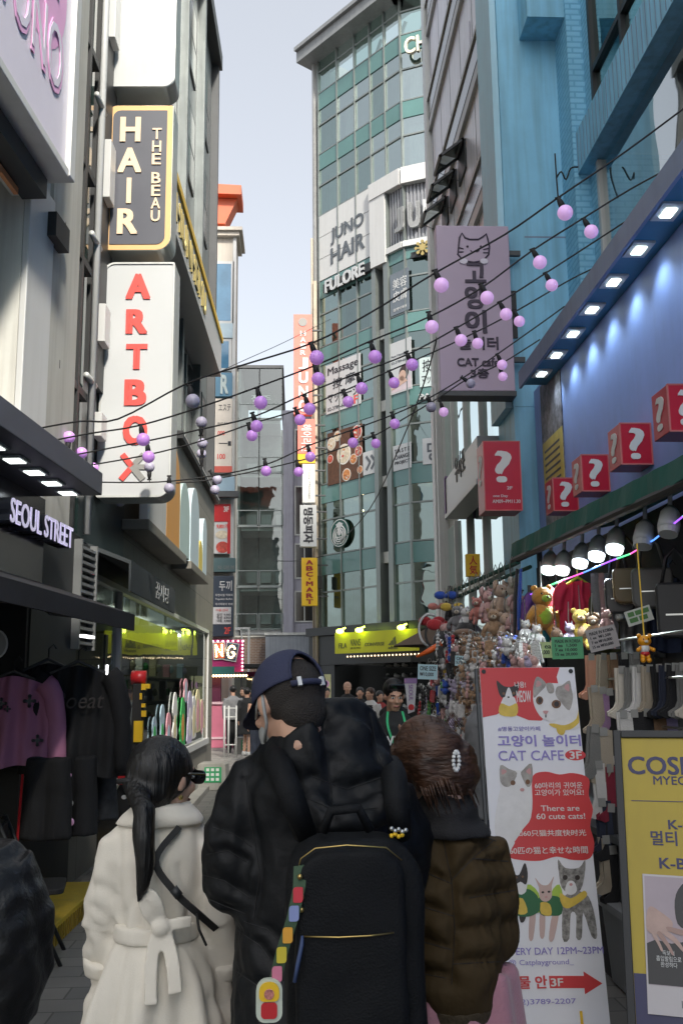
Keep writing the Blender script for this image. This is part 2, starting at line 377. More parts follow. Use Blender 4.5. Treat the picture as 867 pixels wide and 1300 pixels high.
b = MB(); b.box(f1, -4.8, ue + .12, 2.42, vc, 0.013, 0.1); b.build('sign_panel', M('polished_panel', (0.10, 0.095, 0.115), 0.16, 0.75, var=0.1), shop)
m_let = M('letter_front', (0.62, 0.58, 0.75), 0.35, var=0.03, emit=.35); m_letside = M('letter_side', (0.30, 0.29, 0.32), 0.35, 0.5)  # letter fronts glow faintly in place of the downlights' light on them
b = MB(); u0, v0 = f1.px(12, 672, 0.2); u1, v1 = f1.px(93, 671, 0.2); vb_ = f1.px(93, 698, 0.2)[1]
b.text(f1, 'SEOUL STREET', u0, vb_, u1, v1 + 0.005, 0.1, 0.1, 0, 0.02); b.build('lettering', m_letside, shop)
b = MB(); b.text(f1, 'SEOUL STREET', u0 + 0.004, vb_ + 0.004, u1 - 0.004, v1 + 0.001, 0.2, 0.006, 0, 0.012); b.build('lettering', m_let, shop)
b = MB()
ul0, ul1 = f1.px(109, 700, .1)[0], f1.px(127, 700, .1)[0]
for k in range(14): b.box(f1, ul0, ul1, 2.02 + k * 0.062, 2.045 + k * 0.062, 0.02, 0.07)
b.box(f1, ul0 - 0.03, ul0, 1.98, 2.9, 0.0, 0.08); b.box(f1, ul1, ul1 + 0.03, 1.98, 2.9, 0.0, 0.08)
b.build('louvre', M('louvre_grey', (.26, .27, .27), .4, .3), shop)
b = MB(); b.box(f1, ul0, ul1, 1.98, 2.9, 0.0, 0.015); b.build('louvre_back', m_black, shop)
# awning: sloping fabric and its folding arms
m_awn = M('black_canvas', (0.02, 0.02, 0.024), 0.75, var=0.25, bump=0.15, bs=80)
b = MB(); a0 = f1.P(-4.8, 2.40, 0.1); 
prof = [(0.1, 2.42), (0.72, 2.20), (0.72, 2.08), (0.70, 2.08), (0.70, 2.18), (0.1, 2.40)]
for (ua, ub) in ((-4.8, ue + 0.42),):
    vsx = [f1.P(ua, v, w) for w, v in prof] + [f1.P(ub, v, w) for w, v in prof]; n_ = len(prof)
    b.add(vsx, [tuple(range(n_)), tuple(range(2 * n_ - 1, n_ - 1, -1))] + [(i, n_ + i, n_ + (i + 1) % n_, (i + 1) % n_) for i in range(n_)])
b.build('awning', m_awn, shop)
b = MB(); b.tube([f1.P(-4.8, 2.13, 0.67), f1.P(ue + 0.42, 2.13, 0.67)], 0.025)
for u in (ue - 0.1, ue - 1.3, ue - 2.2): b.tube([f1.P(u, 2.3, 0.1), f1.P(u - 0.3, 2.16, 0.35), f1.P(u, 2.13, 0.67)], 0.018)
b.build('awning_arm', m_dgrey, shop)
# interior
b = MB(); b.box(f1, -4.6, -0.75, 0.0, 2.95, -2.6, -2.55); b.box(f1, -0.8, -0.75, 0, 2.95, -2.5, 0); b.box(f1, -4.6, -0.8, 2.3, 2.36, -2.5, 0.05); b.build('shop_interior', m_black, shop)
b = MB(); b.box(f1, ue + 0.1, ue + 0.35, 2.02, 2.04, 0.4, 0.44); b.build('tube_light', M('tube_light', (1, 1, 1), 0.3, var=0, emit=1.2), shop)

# ================================================================== LEFT: building with the blade signs
f2 = Fr((-1.7, 19.9, 0), (0.0227, 1, 0))
def U2(x, y=600, w=0): return f2.px(x, y, w)[0]
L2 = thing('tall_shop_building', 'tall grey metal clad building on the left carrying the vertical blade signs, stone faced below', 'building', (-1.9, 14, 0))
TOP2 = 15.4; US = -11.95
m_stone = BRICKY('stone_tiles', (0.23, 0.215, 0.18), (0.19, 0.18, 0.155), (0.08, 0.08, 0.07), 0.9, 0.55, 0.006, 0.5, 'YZ', 0.25, 0.5, 0.16)
m_clad = M('metal_cladding', (0.20, 0.225, 0.225), 0.38, 0.35, var=0.1, streak=0.3)
f2u = Fr(f2.o - f2.n * 0.17, f2.u)
b = MB(); b.box(f2u, US, 0, 5.45, TOP2, -7, 0); b.build('wall', m_clad, L2)
uwin0 = US + 0.6; uwin1 = U2(262, 900)
b = MB(); b.box(f2, U2(160), 0, 2.74, 5.4, -7, 0); b.box(f2, uwin1 - 0.05, 0, 0, 2.74, -7, 0); b.box(f2, US, uwin1 - 0.05, 0, 0.62, -0.35, 0); b.box(f2, US, uwin1, 0, 2.74, -7, -4)
b.build('stone_facing', m_stone, L2)
b = MB(); b.box(f2, US, U2(160), 2.74, 5.4, -7, 0.0); b.build('wall_panel', M('dark_panel', (0.03, 0.04, 0.045), 0.3, 0.2, var=0.1), L2)
b = MB(); b.box(f2, U2(224, 560), 0.02, 5.4, 5.52, 0.0, 0.10); b.build('cornice', m_black, L2)
b = MB(); b.box(f2, U2(226, 560), 0.0, 5.47, 5.50, 0.101, 0.106); b.build('trim', m_white, L2)
for x in (205, 236, 258): 
    b = MB(); u = U2(x, 300); b.box(f2u, u, u + 0.16, 5.53, TOP2 + 0.2, 0, 0.16); b.build('fin', m_clad, L2)
b = MB(); b.box(f2u, -0.16, 0.0, 5.53, TOP2 + 0.25, 0.001, 0.16); b.build('fin', m_dgrey, L2)
b = MB(); b.box(f2u, US, 0.03, TOP2, TOP2 + 0.35, -6.5, 0.22); b.build('parapet', m_dgrey, L2)
cols = [U2(165, 300), U2(205, 300) + 0.2, U2(236, 300) + 0.2, U2(258, 300) + 0.2, -0.2]
for i in range(len(cols) - 1):
    for z0 in (8.5, 10.7, 12.9):
        ua, ub = cols[i] + 0.12, cols[i + 1] - 0.55
        if ub - ua < 0.3: ub = cols[i + 1] - 0.1
        b = MB(); b.box(f2u, ua, ub, z0, z0 + 1.5, 0.002, 0.03); wdw = b.build('window', m_dgrey, L2)
        b = MB(); b.sheet(f2u, ua + 0.06, z0 + 0.06, ub - 0.06, z0 + 1.44, 0.034); b.sheet(f2u, ua + 0.06, z0 + 0.7, ub - 0.06, z0 + 0.74, 0.037, 1); b.build('pane', [m_blackg, m_dgrey], wdw)
for i in range(len(cols) - 1):
    ua, ub = cols[i] + 0.06, cols[i + 1] - 0.26
    b = MB(); b.box(f2u, ua, ub, 5.62, 7.45, 0.002, 0.03); wdw = b.build('window', m_dgrey, L2)
    b = MB(); b.sheet(f2u, ua + 0.07, 5.7, ub - 0.07, 7.38, 0.034); b.build('pane', m_blackg, wdw)
    b = MB(); b.box(f2u, ua + (ub - ua) * 0.5 - 0.03, ua + (ub - ua) * 0.5 + 0.03, 5.7, 7.38, 0.035, 0.06); b.build('mullion', m_alu, wdw)
# near end: the strip of dark green glass beside the white building
un0, un1 = f2.px(80, 400)[0], f2.px(105, 400)[0]
b = MB(); b.sheet(f2, un0 - 0.3, 3.0, un1, 14, 0.03); wdw = b.build('window', M('green_glass', (0.02, 0.045, 0.038), 0.06, var=0.2, spec=0.8), L2)
b = MB()
for z in (4.2, 5.4, 6.3, 7.5, 9.0): b.box(f2, un0 - 0.3, un1, z, z + 0.07, 0.031, 0.075)
b.box(f2, un0 + 0.28, un0 + 0.34, 3, 14, 0.031, 0.08); b.build('mullion', m_black, wdw)
b = MB(); b.tube([f2.P(un1 + 0.05, 3.0, 0.1), f2.P(un1 + 0.05, 14, 0.1)], 0.035); b.build('drain_pipe', m_white, L2, smooth=True)
b = MB()
for z in (4.4, 5.75, 7.15): b.tube([f2.P(un1 - 0.18, z, 0.1), f2.P(un1 + 0.16, z, 0.1)], 0.028)
b.build('pipe_joint', m_greylt, L2, smooth=True)
for (ya, yb) in ((395, 442), (190, 262), (-10, 62), (530, 560)):
    u0, v0, u1, v1 = front(9.15).rect(112, ya, 136, yb)
    b = MB(); b.box(f2, -10.95, -10.72, v0, v1, 0.03, 0.115); b.build('sign_bracket', m_white, L2, bev=0.006)
b = MB(); b.box(f2, un1 + 0.1, un1 + 0.9, 4.5, 12, 0.003, 0.05); b.build('recess', m_black, L2)
# shop window
b = MB(); b.box(f2, US, uwin1, 0.62, 0.72, -0.1, 0.06); b.box(f2, uwin1, uwin1 + 0.06, 0.72, 2.74, -0.05, 0.03); b.box(f2, US, uwin1, 2.68, 2.74, -0.05, 0.03)
for x in (150,): u = U2(x, 850); b.box(f2, u - 0.03, u + 0.03, 0.72, 2.68, -0.05, 0.03)
b.build('shop_window_frame', m_white, L2)
b = MB(); b.sheet(f2, US, 0.72, uwin1, 2.68, -0.02); sw = b.build('shop_window', GLASS('shop_glass', (.8, .88, .86), .02), L2)
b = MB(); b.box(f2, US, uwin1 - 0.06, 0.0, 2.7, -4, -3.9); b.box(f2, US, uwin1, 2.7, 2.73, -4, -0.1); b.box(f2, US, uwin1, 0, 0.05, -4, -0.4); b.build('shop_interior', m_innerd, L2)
for k in range(5): b = MB(); b.box(f2, -9.2 + 1.9 * k, -8.2 + 1.9 * k, 2.62, 2.66, -.62, -.5); b.build('ceiling_lamp', M('added_shop_lamp', (1, 1, .95), .3, var=0, emit=5, ecol=(.95, 1, .85)), L2)  # glowing ceiling strips added to brighten the toys behind the glass
b = MB(); u0, v0, u1, v1 = f2.rect(172, 818, 226, 842, -0.25); b.box(f2, u0 - 0.6, u1, 2.28, 2.58, -0.34, -0.25); b.build('sign_reflection', M('lime_reflection', (0.55, 0.58, 0.04), 0.5, emit=0.25), L2)  # glowing board stands in for the yellow sign's reflection in the glass
# awning with small Korean lettering over the shop door
s = thing('awning', 'short black box awning with small pale lettering beside the black shop awning', 'awning', f2.P(U2(190), 2.6, 0.2))
ua, ub = f2.px(165, 790, 0.45)[0], f2.px(222, 790, 0.45)[0]
b = MB(); vsx = []
prof = [(0.0, 2.98), (0.45, 2.80), (0.45, 2.52), (0.43, 2.52), (0.43, 2.77), (0.0, 2.94)]
vsx = [f2.P(ua, v, w) for w, v in prof] + [f2.P(ub, v, w) for w, v in prof]; n_ = len(prof)
b.add(vsx, [tuple(range(n_)), tuple(range(2 * n_ - 1, n_ - 1, -1))] + [(i, n_ + i, n_ + (i + 1) % n_, (i + 1) % n_) for i in range(n_)])
b.build('canvas', M('slate_canvas', (0.045, 0.055, 0.06), 0.7, bump=0.1, bs=90), s)
b = MB(); um = ua + (ub - ua) * 0.62; b.text(f2, '꿉사당', um - 0.35, 2.58, um + 0.55, 2.76, 0.451, 0.004, 0, 0.0); b.build('lettering', M('pale_print', (0.4, 0.42, 0.42), 0.6), s)

# decorative wall boxes (plain rounded panels in place of the cartoon figures) on ledges
pcols = {'white': m_white, 'orange': M('orange_panel', (0.72, 0.36, 0.09), 0.4, var=0.04), 'mint': M('mint_panel', (0.50, 0.66, 0.64), 0.4, var=0.04), 'blue': M('pale_blue_panel', (0.55, 0.68, 0.74), 0.4, var=0.04), 'yellow': M('butter_panel', (0.75, 0.60, 0.12), 0.4, var=0.04)}
def roundtop(u0, u1, v0, v1, n=10):
    r = (u1 - u0) / 2; pts = [(u0, v0), (u1, v0)]
    rv = min(r * 1.0, (v1 - v0) * 0.45)
    return pts + [((u0 + u1) / 2 + r * math.cos(math.pi * i / n), v1 - rv + rv * math.sin(math.pi * i / n)) for i in range(n + 1)]
s = thing('wall_display', 'longer ledge box of tall rounded white, orange and mint panels on the stone wall', 'display panel', f2.P(U2(220), 3.3, 0.2))
u0, v0 = f2.px(188, 727, 0.38); u1 = f2.px(244, 727, 0.38)[0]; v0 = 3.36
b = MB(); b.box(f2, u0 + 0.45, u1, v0, v0 + 0.12, 0.0, 0.30); b.build('ledge', m_stone, s, bev=0.01)
ed = [u0 + 0.55, f2.px(214, 700, 0.3)[0], f2.px(231, 700, 0.3)[0], f2.px(243, 720, 0.3)[0]]
for i, (c, h) in enumerate((('white', 1.12), ('orange', 1.32), ('mint', 1.05))):
    b = MB(); b.poly(f2, roundtop(ed[i], ed[i + 1] - 0.01, v0 + 0.12, v0 + 0.12 + h), 0.17, 0.27); b.build('panel', pcols[c], s, bev=0.01)
s = thing('wall_display', 'shorter ledge box of pale blue and yellow rounded panels near the stone wall corner', 'display panel', f2.P(U2(260), 3.3, 0.2))
u0, u1 = f2.px(250, 740, 0.38)[0], f2.px(271, 740, 0.38)[0]
b = MB(); b.box(f2, u0, u1, v0, v0 + 0.12, 0.0, 0.30); b.build('ledge', m_stone, s, bev=0.01)
ed = [u0 + 0.08, u0 + (u1 - u0) * 0.5, u0 + (u1 - u0) * 0.72, u1 - 0.05]
for i, (c, h) in enumerate((('blue', 1.2), ('yellow', 0.5), ('blue', 0.95))):
    b = MB(); b.poly(f2, roundtop(ed[i], ed[i + 1] - 0.01, v0 + 0.12, v0 + 0.12 + h), 0.17, 0.27); b.build('panel', pcols[c], s, bev=0.01)
s = thing('round_sign', 'small white oval projecting sign under the tall red and white blade sign', 'sign', f2.P(U2(190), 4.2, 0.3))
fs = front(12.6); u0, v0, u1, v1 = fs.rect(185, 634, 199, 664)
b = MB(); b.disc(fs, (u0 + u1) / 2, (v0 + v1) / 2, (u1 - u0) / 2, (v1 - v0) / 2, 0, 0, 24, 0.06); b.build('plate', m_white, s)
b = MB(); b.box(fs, u0 - 0.15, (u0 + u1) / 2, v0 + 0.05, v0 + 0.1, -0.05, -0.01); b.build('bracket', m_black, s)

# sloping banner strip along the facade
m_gold = M('gold_letter', (0.62, 0.50, 0.18), 0.35, 0.3)
s = thing('strip_sign', 'long white fascia strip with gold letters and a yellow edge along the tall grey building', 'sign', f2.P(U2(255), 7.6, 0.2))
ua = f2.px(205, 320, 0.3)[0]
b = MB(); ue2 = f2.px(281, 478, .3)[0]; b.box(f2, ua, ue2, 7.55, 8.22, -.16, 0.3); b.build('board', m_signwhite, s)
b = MB(); b.box(f2, ua, ue2 + .01, 8.225, 8.34, -.16, 0.33); b.build('trim', m_yel, s)
b = MB(); b.text(f2, 'MEHIUNHEIMU', ua + 0.2, 7.68, ua + (ue2 - ua) * .62, 8.1, 0.301, 0.02, 0, 0.01); b.build('lettering', m_gold, s)

# ------------------------------------------------------------------ blade signs (facing the camera)
def rrect(u0, u1, v0, v1, tl, tr, br_, bl, n=6):
    pts = []
    for (cx, cy, r, a0) in ((u0 + bl, v0 + bl, bl, 180), (u1 - br_, v0 + br_, br_, 270), (u1 - tr, v1 - tr, tr, 0), (u0 + tl, v1 - tl, tl, 90)):
        if r < 1e-4: pts.append((cx, cy))
        else: pts += [(cx + r * math.cos(R(a0 + 90 * i / n)), cy + r * math.sin(R(a0 + 90 * i / n))) for i in range(n + 1)]
    return pts
def ring_poly(mb, fr, po, pi, w0, w1, m=0):
    n = len(po); vs = [fr.P(u, v, w1) for u, v in po] + [fr.P(u, v, w1) for u, v in pi] + [fr.P(u, v, w0) for u, v in po] + [fr.P(u, v, w0) for u, v in pi]
    fs = []
    for i in range(n):
        j = (i + 1) % n
        fs += [(i, j, n + j, n + i), (2 * n + i, 2 * n + j, j, i), (n + i, n + j, 3 * n + j, 3 * n + i)]
    mb.add(vs, fs, m)
fA = front(9.2)
fA = Fr((0, 9.2, 0), (1, -0.03, 0))
def arms(s, fr, u0, vs_):
    b = MB()
    for v in vs_: b.box(fr, u0 - 0.28, u0 + 0.02, v - 0.03, v + 0.03, -0.17, -0.1)
    b.build('bracket', m_greylt, s)
# ARTBOX
u0, v0, u1, v1 = fA.rect(123, 334, 222, 631)
s = thing('blade_sign', 'tall white blade sign with red capitals and a red and grey cross on the left', 'sign', fA.P((u0 + u1) / 2, v0, -0.1))
b = MB(); b.poly(fA, rrect(u0, u1, v0, v1, 0.11, 0.02, 0.13, 0.02), -0.32, 0); b.build('box', m_signwhite, s, bev=0.008)
b = MB(); ring_poly(b, fA, rrect(u0 - 0.006, u1 + 0.006, v0 - 0.006, v1 + 0.006, 0.115, 0.02, 0.135, 0.02), rrect(u0 + 0.012, u1 - 0.012, v0 + 0.012, v1 - 0.012, 0.1, 0.015, 0.12, 0.015), -0.33, 0.012); b.build('edge_trim', m_greylt, s)
m_salmon = M('red_letter', (0.75, 0.09, 0.075), 0.4, var=0.03); m_gl = M('grey_letter', (0.28, 0.28, 0.265), 0.4, var=0.03)
b = MB()
for ch, xa, xb, ya, yb in (('A', 160, 192, 348, 380), ('R', 160, 188, 393, 424), ('T', 160, 188, 437, 469), ('B', 158, 187, 482, 515), ('O', 156, 188, 528, 565)):
    a = fA.rect(xa, ya, xb, yb); b.text(fA, ch, a[0], a[1], a[2], a[3], 0.001, 0.012, 0, 0.07)
cu, cv = fA.px(167, 592)
def bar(mb, fr, p, q, th, w0, w1, m=0):
    d = Vector((q[0] - p[0], q[1] - p[1])); l = d.length; d /= l; nn = Vector((-d.y, d.x)) * th / 2
    mb.poly(fr, [(p[0] - nn.x, p[1] - nn.y), (q[0] - nn.x, q[1] - nn.y), (q[0] + nn.x, q[1] + nn.y), (p[0] + nn.x, p[1] + nn.y)], w0, w1, m)
bar(b, fA, fA.px(156, 577), fA.px(168, 592), 0.055, 0.001, 0.013); bar(b, fA, fA.px(154, 609), fA.px(169, 592), 0.055, 0.001, 0.0125)
b.build('lettering', m_salmon, s)
b = MB(); bar(b, fA, fA.px(169, 592), fA.px(183, 577), 0.055, 0.001, 0.013); bar(b, fA, fA.px(166, 590), fA.px(182, 609), 0.06, 0.001, 0.0126); bar(b, fA, fA.px(172, 593), fA.px(188, 593), 0.05, 0.001, 0.0122); b.build('lettering', m_gl, s)
arms(s, fA, u0, [v0 + 0.4, v0 + 1.2, v1 - 0.3])
# HAIR
u0, v0, u1, v1 = fA.rect(131, 134, 221, 318)
s = thing('blade_sign', 'slate grey blade sign with an orange border and peach capitals on the left building', 'sign', fA.P((u0 + u1) / 2, v0, -0.1))
m_slate = M('slate_face', (0.105, 0.11, 0.13), 0.35, var=0.03); m_orange = M('orange_border', (0.82, 0.50, 0.22), 0.4, var=0.03); m_peach = M('peach_letter', (0.85, 0.66, 0.46), 0.4, var=0.02)
b = MB(); b.poly(fA, rrect(u0, u1, v0, v1, 0.1, 0.01, 0.14, 0.01), -0.32, 0); b.build('box', m_steel, s, bev=0.006)
b = MB(); b.poly(fA, rrect(u0 + 0.005, u1 - 0.005, v0 + 0.005, v1 - 0.005, 0.1, 0.01, 0.14, 0.01), 0.0, 0.006); b.build('border', m_orange, s)
b = MB(); b.poly(fA, rrect(u0 + 0.062, u1 - 0.062, v0 + 0.062, v1 - 0.062, 0.08, 0.01, 0.09, 0.01), 0.006, 0.012); b.build('face', m_slate, s)
b = MB()
for ch, xa, xb, ya, yb in (('H', 153, 180, 150, 181), ('A', 150, 181, 189, 220), ('I', 161, 168, 227, 259), ('R', 149, 176, 266, 298)):
    a = fA.rect(xa, ya, xb, yb); b.text(fA, ch, a[0], a[1], a[2], a[3], 0.012, 0.012, 0, 0.05)
for ch, ya in (('T', 164), ('H', 180), ('E', 196), ('B', 220), ('E', 236), ('A', 252), ('U', 268)):
    xs = 200 - (ya - 164) * 0.02; a = fA.rect(xs - 6, ya, xs + 6, ya + 14); b.text(fA, ch, a[0], a[1], a[2], a[3], 0.012, 0.01, 0, 0.02)
b.build('lettering', m_peach, s)
arms(s, fA, u0, [v0 + 0.3, v1 - 0.2])
# blank one above
u0, v0, u1, v1 = fA.rect(137, -70, 226, 111)
s = thing('blade_sign', 'blank pale grey blade sign at the top, above the slate and orange blade sign', 'sign', fA.P((u0 + u1) / 2, v0, -0.1))
b = MB(); b.poly(fA, rrect(u0, u1, v0, v1, 0.02, 0.02, 0.12, 0.02), -0.32, 0); b.build('box', m_steel, s, bev=0.006)
b = MB(); b.poly(fA, rrect(u0 + 0.008, u1 - 0.008, v0 + 0.008, v1 - 0.008, 0.02, 0.02, 0.11, 0.02), 0, 0.008); b.build('face', M('grey_face', (0.56, 0.58, 0.57), 0.4, var=0.04, streak=0.05), s)
arms(s, fA, u0, [v0 + 0.3, v1 - 0.2])

# ================================================================== CENTRAL glass building
C = thing('glass_tower', 'tall teal glass office building with many shop signs at the end of the alley', 'building', (3, 42, 0))
o1 = atY(404, 872, 42); o1.z = 0
d1 = ray(-640, 872); fc1 = Fr(o1, (-d1.x, -d1.y, 0))
KU = fc1.px(512, 300)[0]; k1 = fc1.P(KU, 0)
d2 = ray(-2600, 872); fc2 = Fr(k1, (-d2.x, -d2.y, 0))
def V1(y, x=410): return fc1.px(x, y)[1]
ys = [798, 731, 706, 640, 616, 549, 527, 464, 441, 379, 356, 273, 214, 194, 137, 116, 74]
Lv = [V1(y) for y in ys]
F2W = 9.0
TOPC = V1(60)
# core: floors, back wall, side
b = MB()
back = -5.0
for (fr, ua, ub) in ((fc1, 0.05, KU), (fc2, 0.0, F2W)):
    b.box(fr, ua - 0.5 if fr is fc2 else ua, ub, 0, TOPC, back - 0.3, back)
b.build('wall', M('tower_room', (.42, .44, .42), .8, var=.35, vs=.8), C)
b = MB()
slabs = [(Lv[1], Lv[2]), (Lv[3], Lv[4]), (Lv[5], Lv[6]), (Lv[7], Lv[8]), (Lv[9], Lv[10]), (Lv[12], Lv[13]), (Lv[14], Lv[15])]
slabs = [(Lv[2] - 0.02 + 0.0, Lv[2]), ]
SP = [(1, 2), (3, 4), (5, 6), (7, 8), (9, 10), (12, 13), (14, 15)]
# (ys index pairs run bottom -> top: 798..731 window, 731..706 spandrel ...)
lev = list(zip(Lv[:-1], Lv[1:]))
for i, (a, c) in enumerate(lev):
    if i in (1, 3, 5, 7, 9, 12, 14): pass
for i in (1, 3, 5, 7, 9, 12, 14):
    a, c = lev[i]; mid = (a + c) / 2
    # floor slab as a wedge over both facets
    pts = [fc1.P(0.1, 0, -0.12), fc1.P(KU, 0, -0.12), fc2.P(F2W, 0, -0.12), fc2.P(F2W, 0, back), fc1.P(KU, 0, back), fc1.P(0.1, 0, back)]
    b.add([p + Vector((0, 0, mid - 0.25)) for p in pts] + [p + Vector((0, 0, mid + 0.2)) for p in pts], [(5, 4, 3, 2, 1, 0), (6, 7, 8, 9, 10, 11)] + [(k, (k + 1) % 6, 6 + (k + 1) % 6, 6 + k) for k in range(6)])
b.build('floor_slab', m_ceil, C)
b = MB(); b.box(fc1, -0.06, 0.06, 0, TOPC, -7, 0.12); b.build('side_wall', M('grey_cladding', (0.36, 0.37, 0.37), 0.5, 0.2, streak=0.15), C)
b = MB(); b.tube([fc1.P(0.18, 0, 0.2), fc1.P(0.18, Lv[10], 0.2)], 0.09, n=10); b.tube([fc1.P(-0.03, 0, 0.2), fc1.P(-0.03, Lv[11] - 1, 0.2)], 0.05); b.build('drain_pipe', M('tan_pipe', (0.42, 0.36, 0.28), 0.6, var=0.15), C, smooth=True)
# cornice
b = MB()
for fr, ua, ub in ((fc1, -0.45, KU + 0.2), (fc2, -0.25, F2W)):
    b.box(fr, ua, ub, Lv[16], Lv[16] + 0.55, -1.0, 0.75); b.box(fr, ua, ub, Lv[16] + 0.56, Lv[16] + 0.75, -1.0, 0.9)
b.build('cornice', M('cornice_grey', (0.27, 0.285, 0.29), 0.5, 0.2, streak=0.1), C)
# bays
X1 = [405, 429, 452, 472, 491, 512]
U1 = [fc1.px(x, 250)[0] for x in X1]
U2f = [0, 1.35, 2.75, 4.15, 5.6, 7.2, F2W]
WIN = [0, 2, 4, 6, 8, 11, 13, 15]; SPD = [1, 3, 5, 7, 9, 12, 14]
rnd = random.Random(4)
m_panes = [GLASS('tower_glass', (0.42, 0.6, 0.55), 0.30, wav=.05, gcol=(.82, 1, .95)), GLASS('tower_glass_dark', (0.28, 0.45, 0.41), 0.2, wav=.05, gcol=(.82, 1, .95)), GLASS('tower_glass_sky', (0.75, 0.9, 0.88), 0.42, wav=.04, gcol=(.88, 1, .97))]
for i in range(16):
    a, c = lev[i]
    upper = i >= 11
    spans = []
    for k in range(5):
        if not upper and k == 3: continue                       # the dark recessed column
        spans.append((fc1, U1[k], U1[k + 1]))
    for k in range(6): spans.append((fc2, U2f[k], U2f[k + 1]))
    if i == 10:
        continue
    for (fr, ua, ub) in spans:
        if i in SPD:
            b = MB(); b.box(fr, ua + 0.03, ub - 0.03, a + 0.02, c - 0.02, -0.08, 0.0); b.build('spandrel', m_spand, C)
        else:
            b = MB(); b.sheet(fr, ua + 0.04, a, ub - 0.04, c, -0.04)
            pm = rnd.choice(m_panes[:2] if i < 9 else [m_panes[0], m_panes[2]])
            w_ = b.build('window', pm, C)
            b = MB(); tz = a + (c - a) * (0.68 if i < 9 else 0.66); b.box(fr, ua + 0.04, ub - 0.04, tz - 0.035, tz + 0.035, -0.08, 0.01); b.box(fr, ua + 0.04, ub - 0.04, a, a + 0.06, -0.08, 0.01); b.build('frame', m_alu, w_)
for k, u in enumerate(U1):
    b = MB(); b.box(fc1, u - 0.03, u + 0.03, Lv[0], Lv[16], -0.1, 0.05); b.build('mullion', m_alu, C)
for u in U2f[1:]:
    b = MB(); b.box(fc2, u - 0.03, u + 0.03, Lv[0], Lv[16], -0.1, 0.05); b.build('mullion', m_alu, C)
# recessed dark column with light jambs
b = MB(); b.box(fc1, U1[3] + 0.2, U1[4] - 0.2, Lv[0], Lv[11] - 0.6, -0.5, -0.42); b.build('recessed_glass', M('blue_dark_glass', (0.012, 0.02, 0.03), 0.06, var=0.2, spec=0.9), C)
for u0, u1 in ((U1[3] - 0.02, U1[3] + 0.22), (U1[4] - 0.22, U1[4] + 0.05)):
    b = MB(); b.box(fc1, u0, u1, Lv[0], Lv[11] - 0.1, -0.42, 0.1); b.build('jamb', m_alu, C)
# curtains and things in the rooms
for (i, fr, ua, ub) in ((11, fc1, U1[0] + .2, U1[0] + .7), (11, fc1, U1[1] + .1, U1[1] + .55), (11, fc2, 0.2, 1.3), (11, fc2, 1.5, 2.6), (13, fc1, U1[1], U1[1] + .5), (13, fc2, 0.3, 0.8), (0, fc1, U1[0] + .9, U1[0] + 1.4), (2, fc1, U1[0] + .9, U1[0] + 1.4), (0, fc2, 1.6, 2.0), (2, fc2, 1.5, 1.9), (8, fc1, U1[0] + .1, U1[0] + 1.2), (8, fc1, U1[2] + .2, U1[2] + 1.2), (6, fc2, 0.5, 1.2), (8, fc2, 1.5, 2.2)):
    a, c = lev[i]; b = MB(); n_ = 14
    pts = [(ua + (ub - ua) * k / n_, -0.5 - 0.06 * (k % 2)) for k in range(n_ + 1)]
    vv = [fr.P(u, a, w) for u, w in pts] + [fr.P(u, c, w) for u, w in pts]
    b.add(vv, [(k, k + 1, n_ + 2 + k, n_ + 1 + k) for k in range(n_)]); b.build('curtain', m_curtain, C)
for i in (13, 15):
    a, c = lev[i]
    for k in range(3):
        b = MB(); u = U1[1] + 1.6 * k; b.tube([fc1.P(u, a, -1.6), fc1.P(u + 1.8, c, -1.2)], 0.09); b.build('roof_brace', m_white, C)
b = MB()
for (i, fr, u) in ((4, fc2, 2.0), (4, fc2, 1.0), (2, fc1, U1[1]), (0, fc2, 1.0), (6, fc2, 2.2), (2, fc2, 0.7)):
    a, c = lev[i]; b.ball(fr.P(u, c - 0.35, -1.2), 0.08, nu=8, nv=6)
b.build('ceiling_lamp', M('warm_lamp', (1, 0.8, 0.5), 0.4, var=0, emit=9, ecol=(1, 0.72, 0.4)), C)
# pale panel field and the framed bay
b = MB(); a, c = lev[10]
for k in range(3):
    for q in range(3):
        b.box(fc1, U1[k] + 0.02, U1[k + 1] - 0.02, a + (c - a) * q / 3 + 0.02, a + (c - a) * (q + 1) / 3 - 0.01, -0.06, 0.02)
b.build('white_cladding', m_white, C)
b = MB(); vtop = lev[10][1]
for fr, ua, ub in ((fc1, U1[3], KU), (fc2, 0, F2W)):
    b.box(fr, ua, ub, vtop - 0.75, vtop - 0.02, -0.2, 0.22)
b.box(fc1, U1[3], U1[4], lev[9][0] + 0.2, vtop - 0.75, -0.1, 0.18)
b.build('portal_frame', m_white, C)
b = MB(); a = lev[9][1] - 0.1
m_rib = M('ribbed_metal', (0.30, 0.31, 0.33), 0.5, 0.3)
for fr, ua, ub in ((fc1, U1[4] + 0.1, KU), (fc2, 0, F2W)):
    n_ = int((ub - ua) / 0.16)
    b.box(fr, ua, ub, a, vtop - 0.76, -0.25, -0.12)
    for k in range(n_): b.box(fr, ua + 0.16 * k, ua + 0.16 * k + 0.08, a, vtop - 0.76, -0.12, -0.05)
b.build('ribbed_panel', m_rib, C)
b = MB()
for fr, ua, ub in ((fc1, U1[4], KU), (fc2, 0, F2W)): b.box(fr, ua, ub, a - 0.25, a, -0.2, 0.15)
b.build('sill', m_white, C)

def sign(name, label, loc, cat='sign'): return thing(name, label, cat, loc)
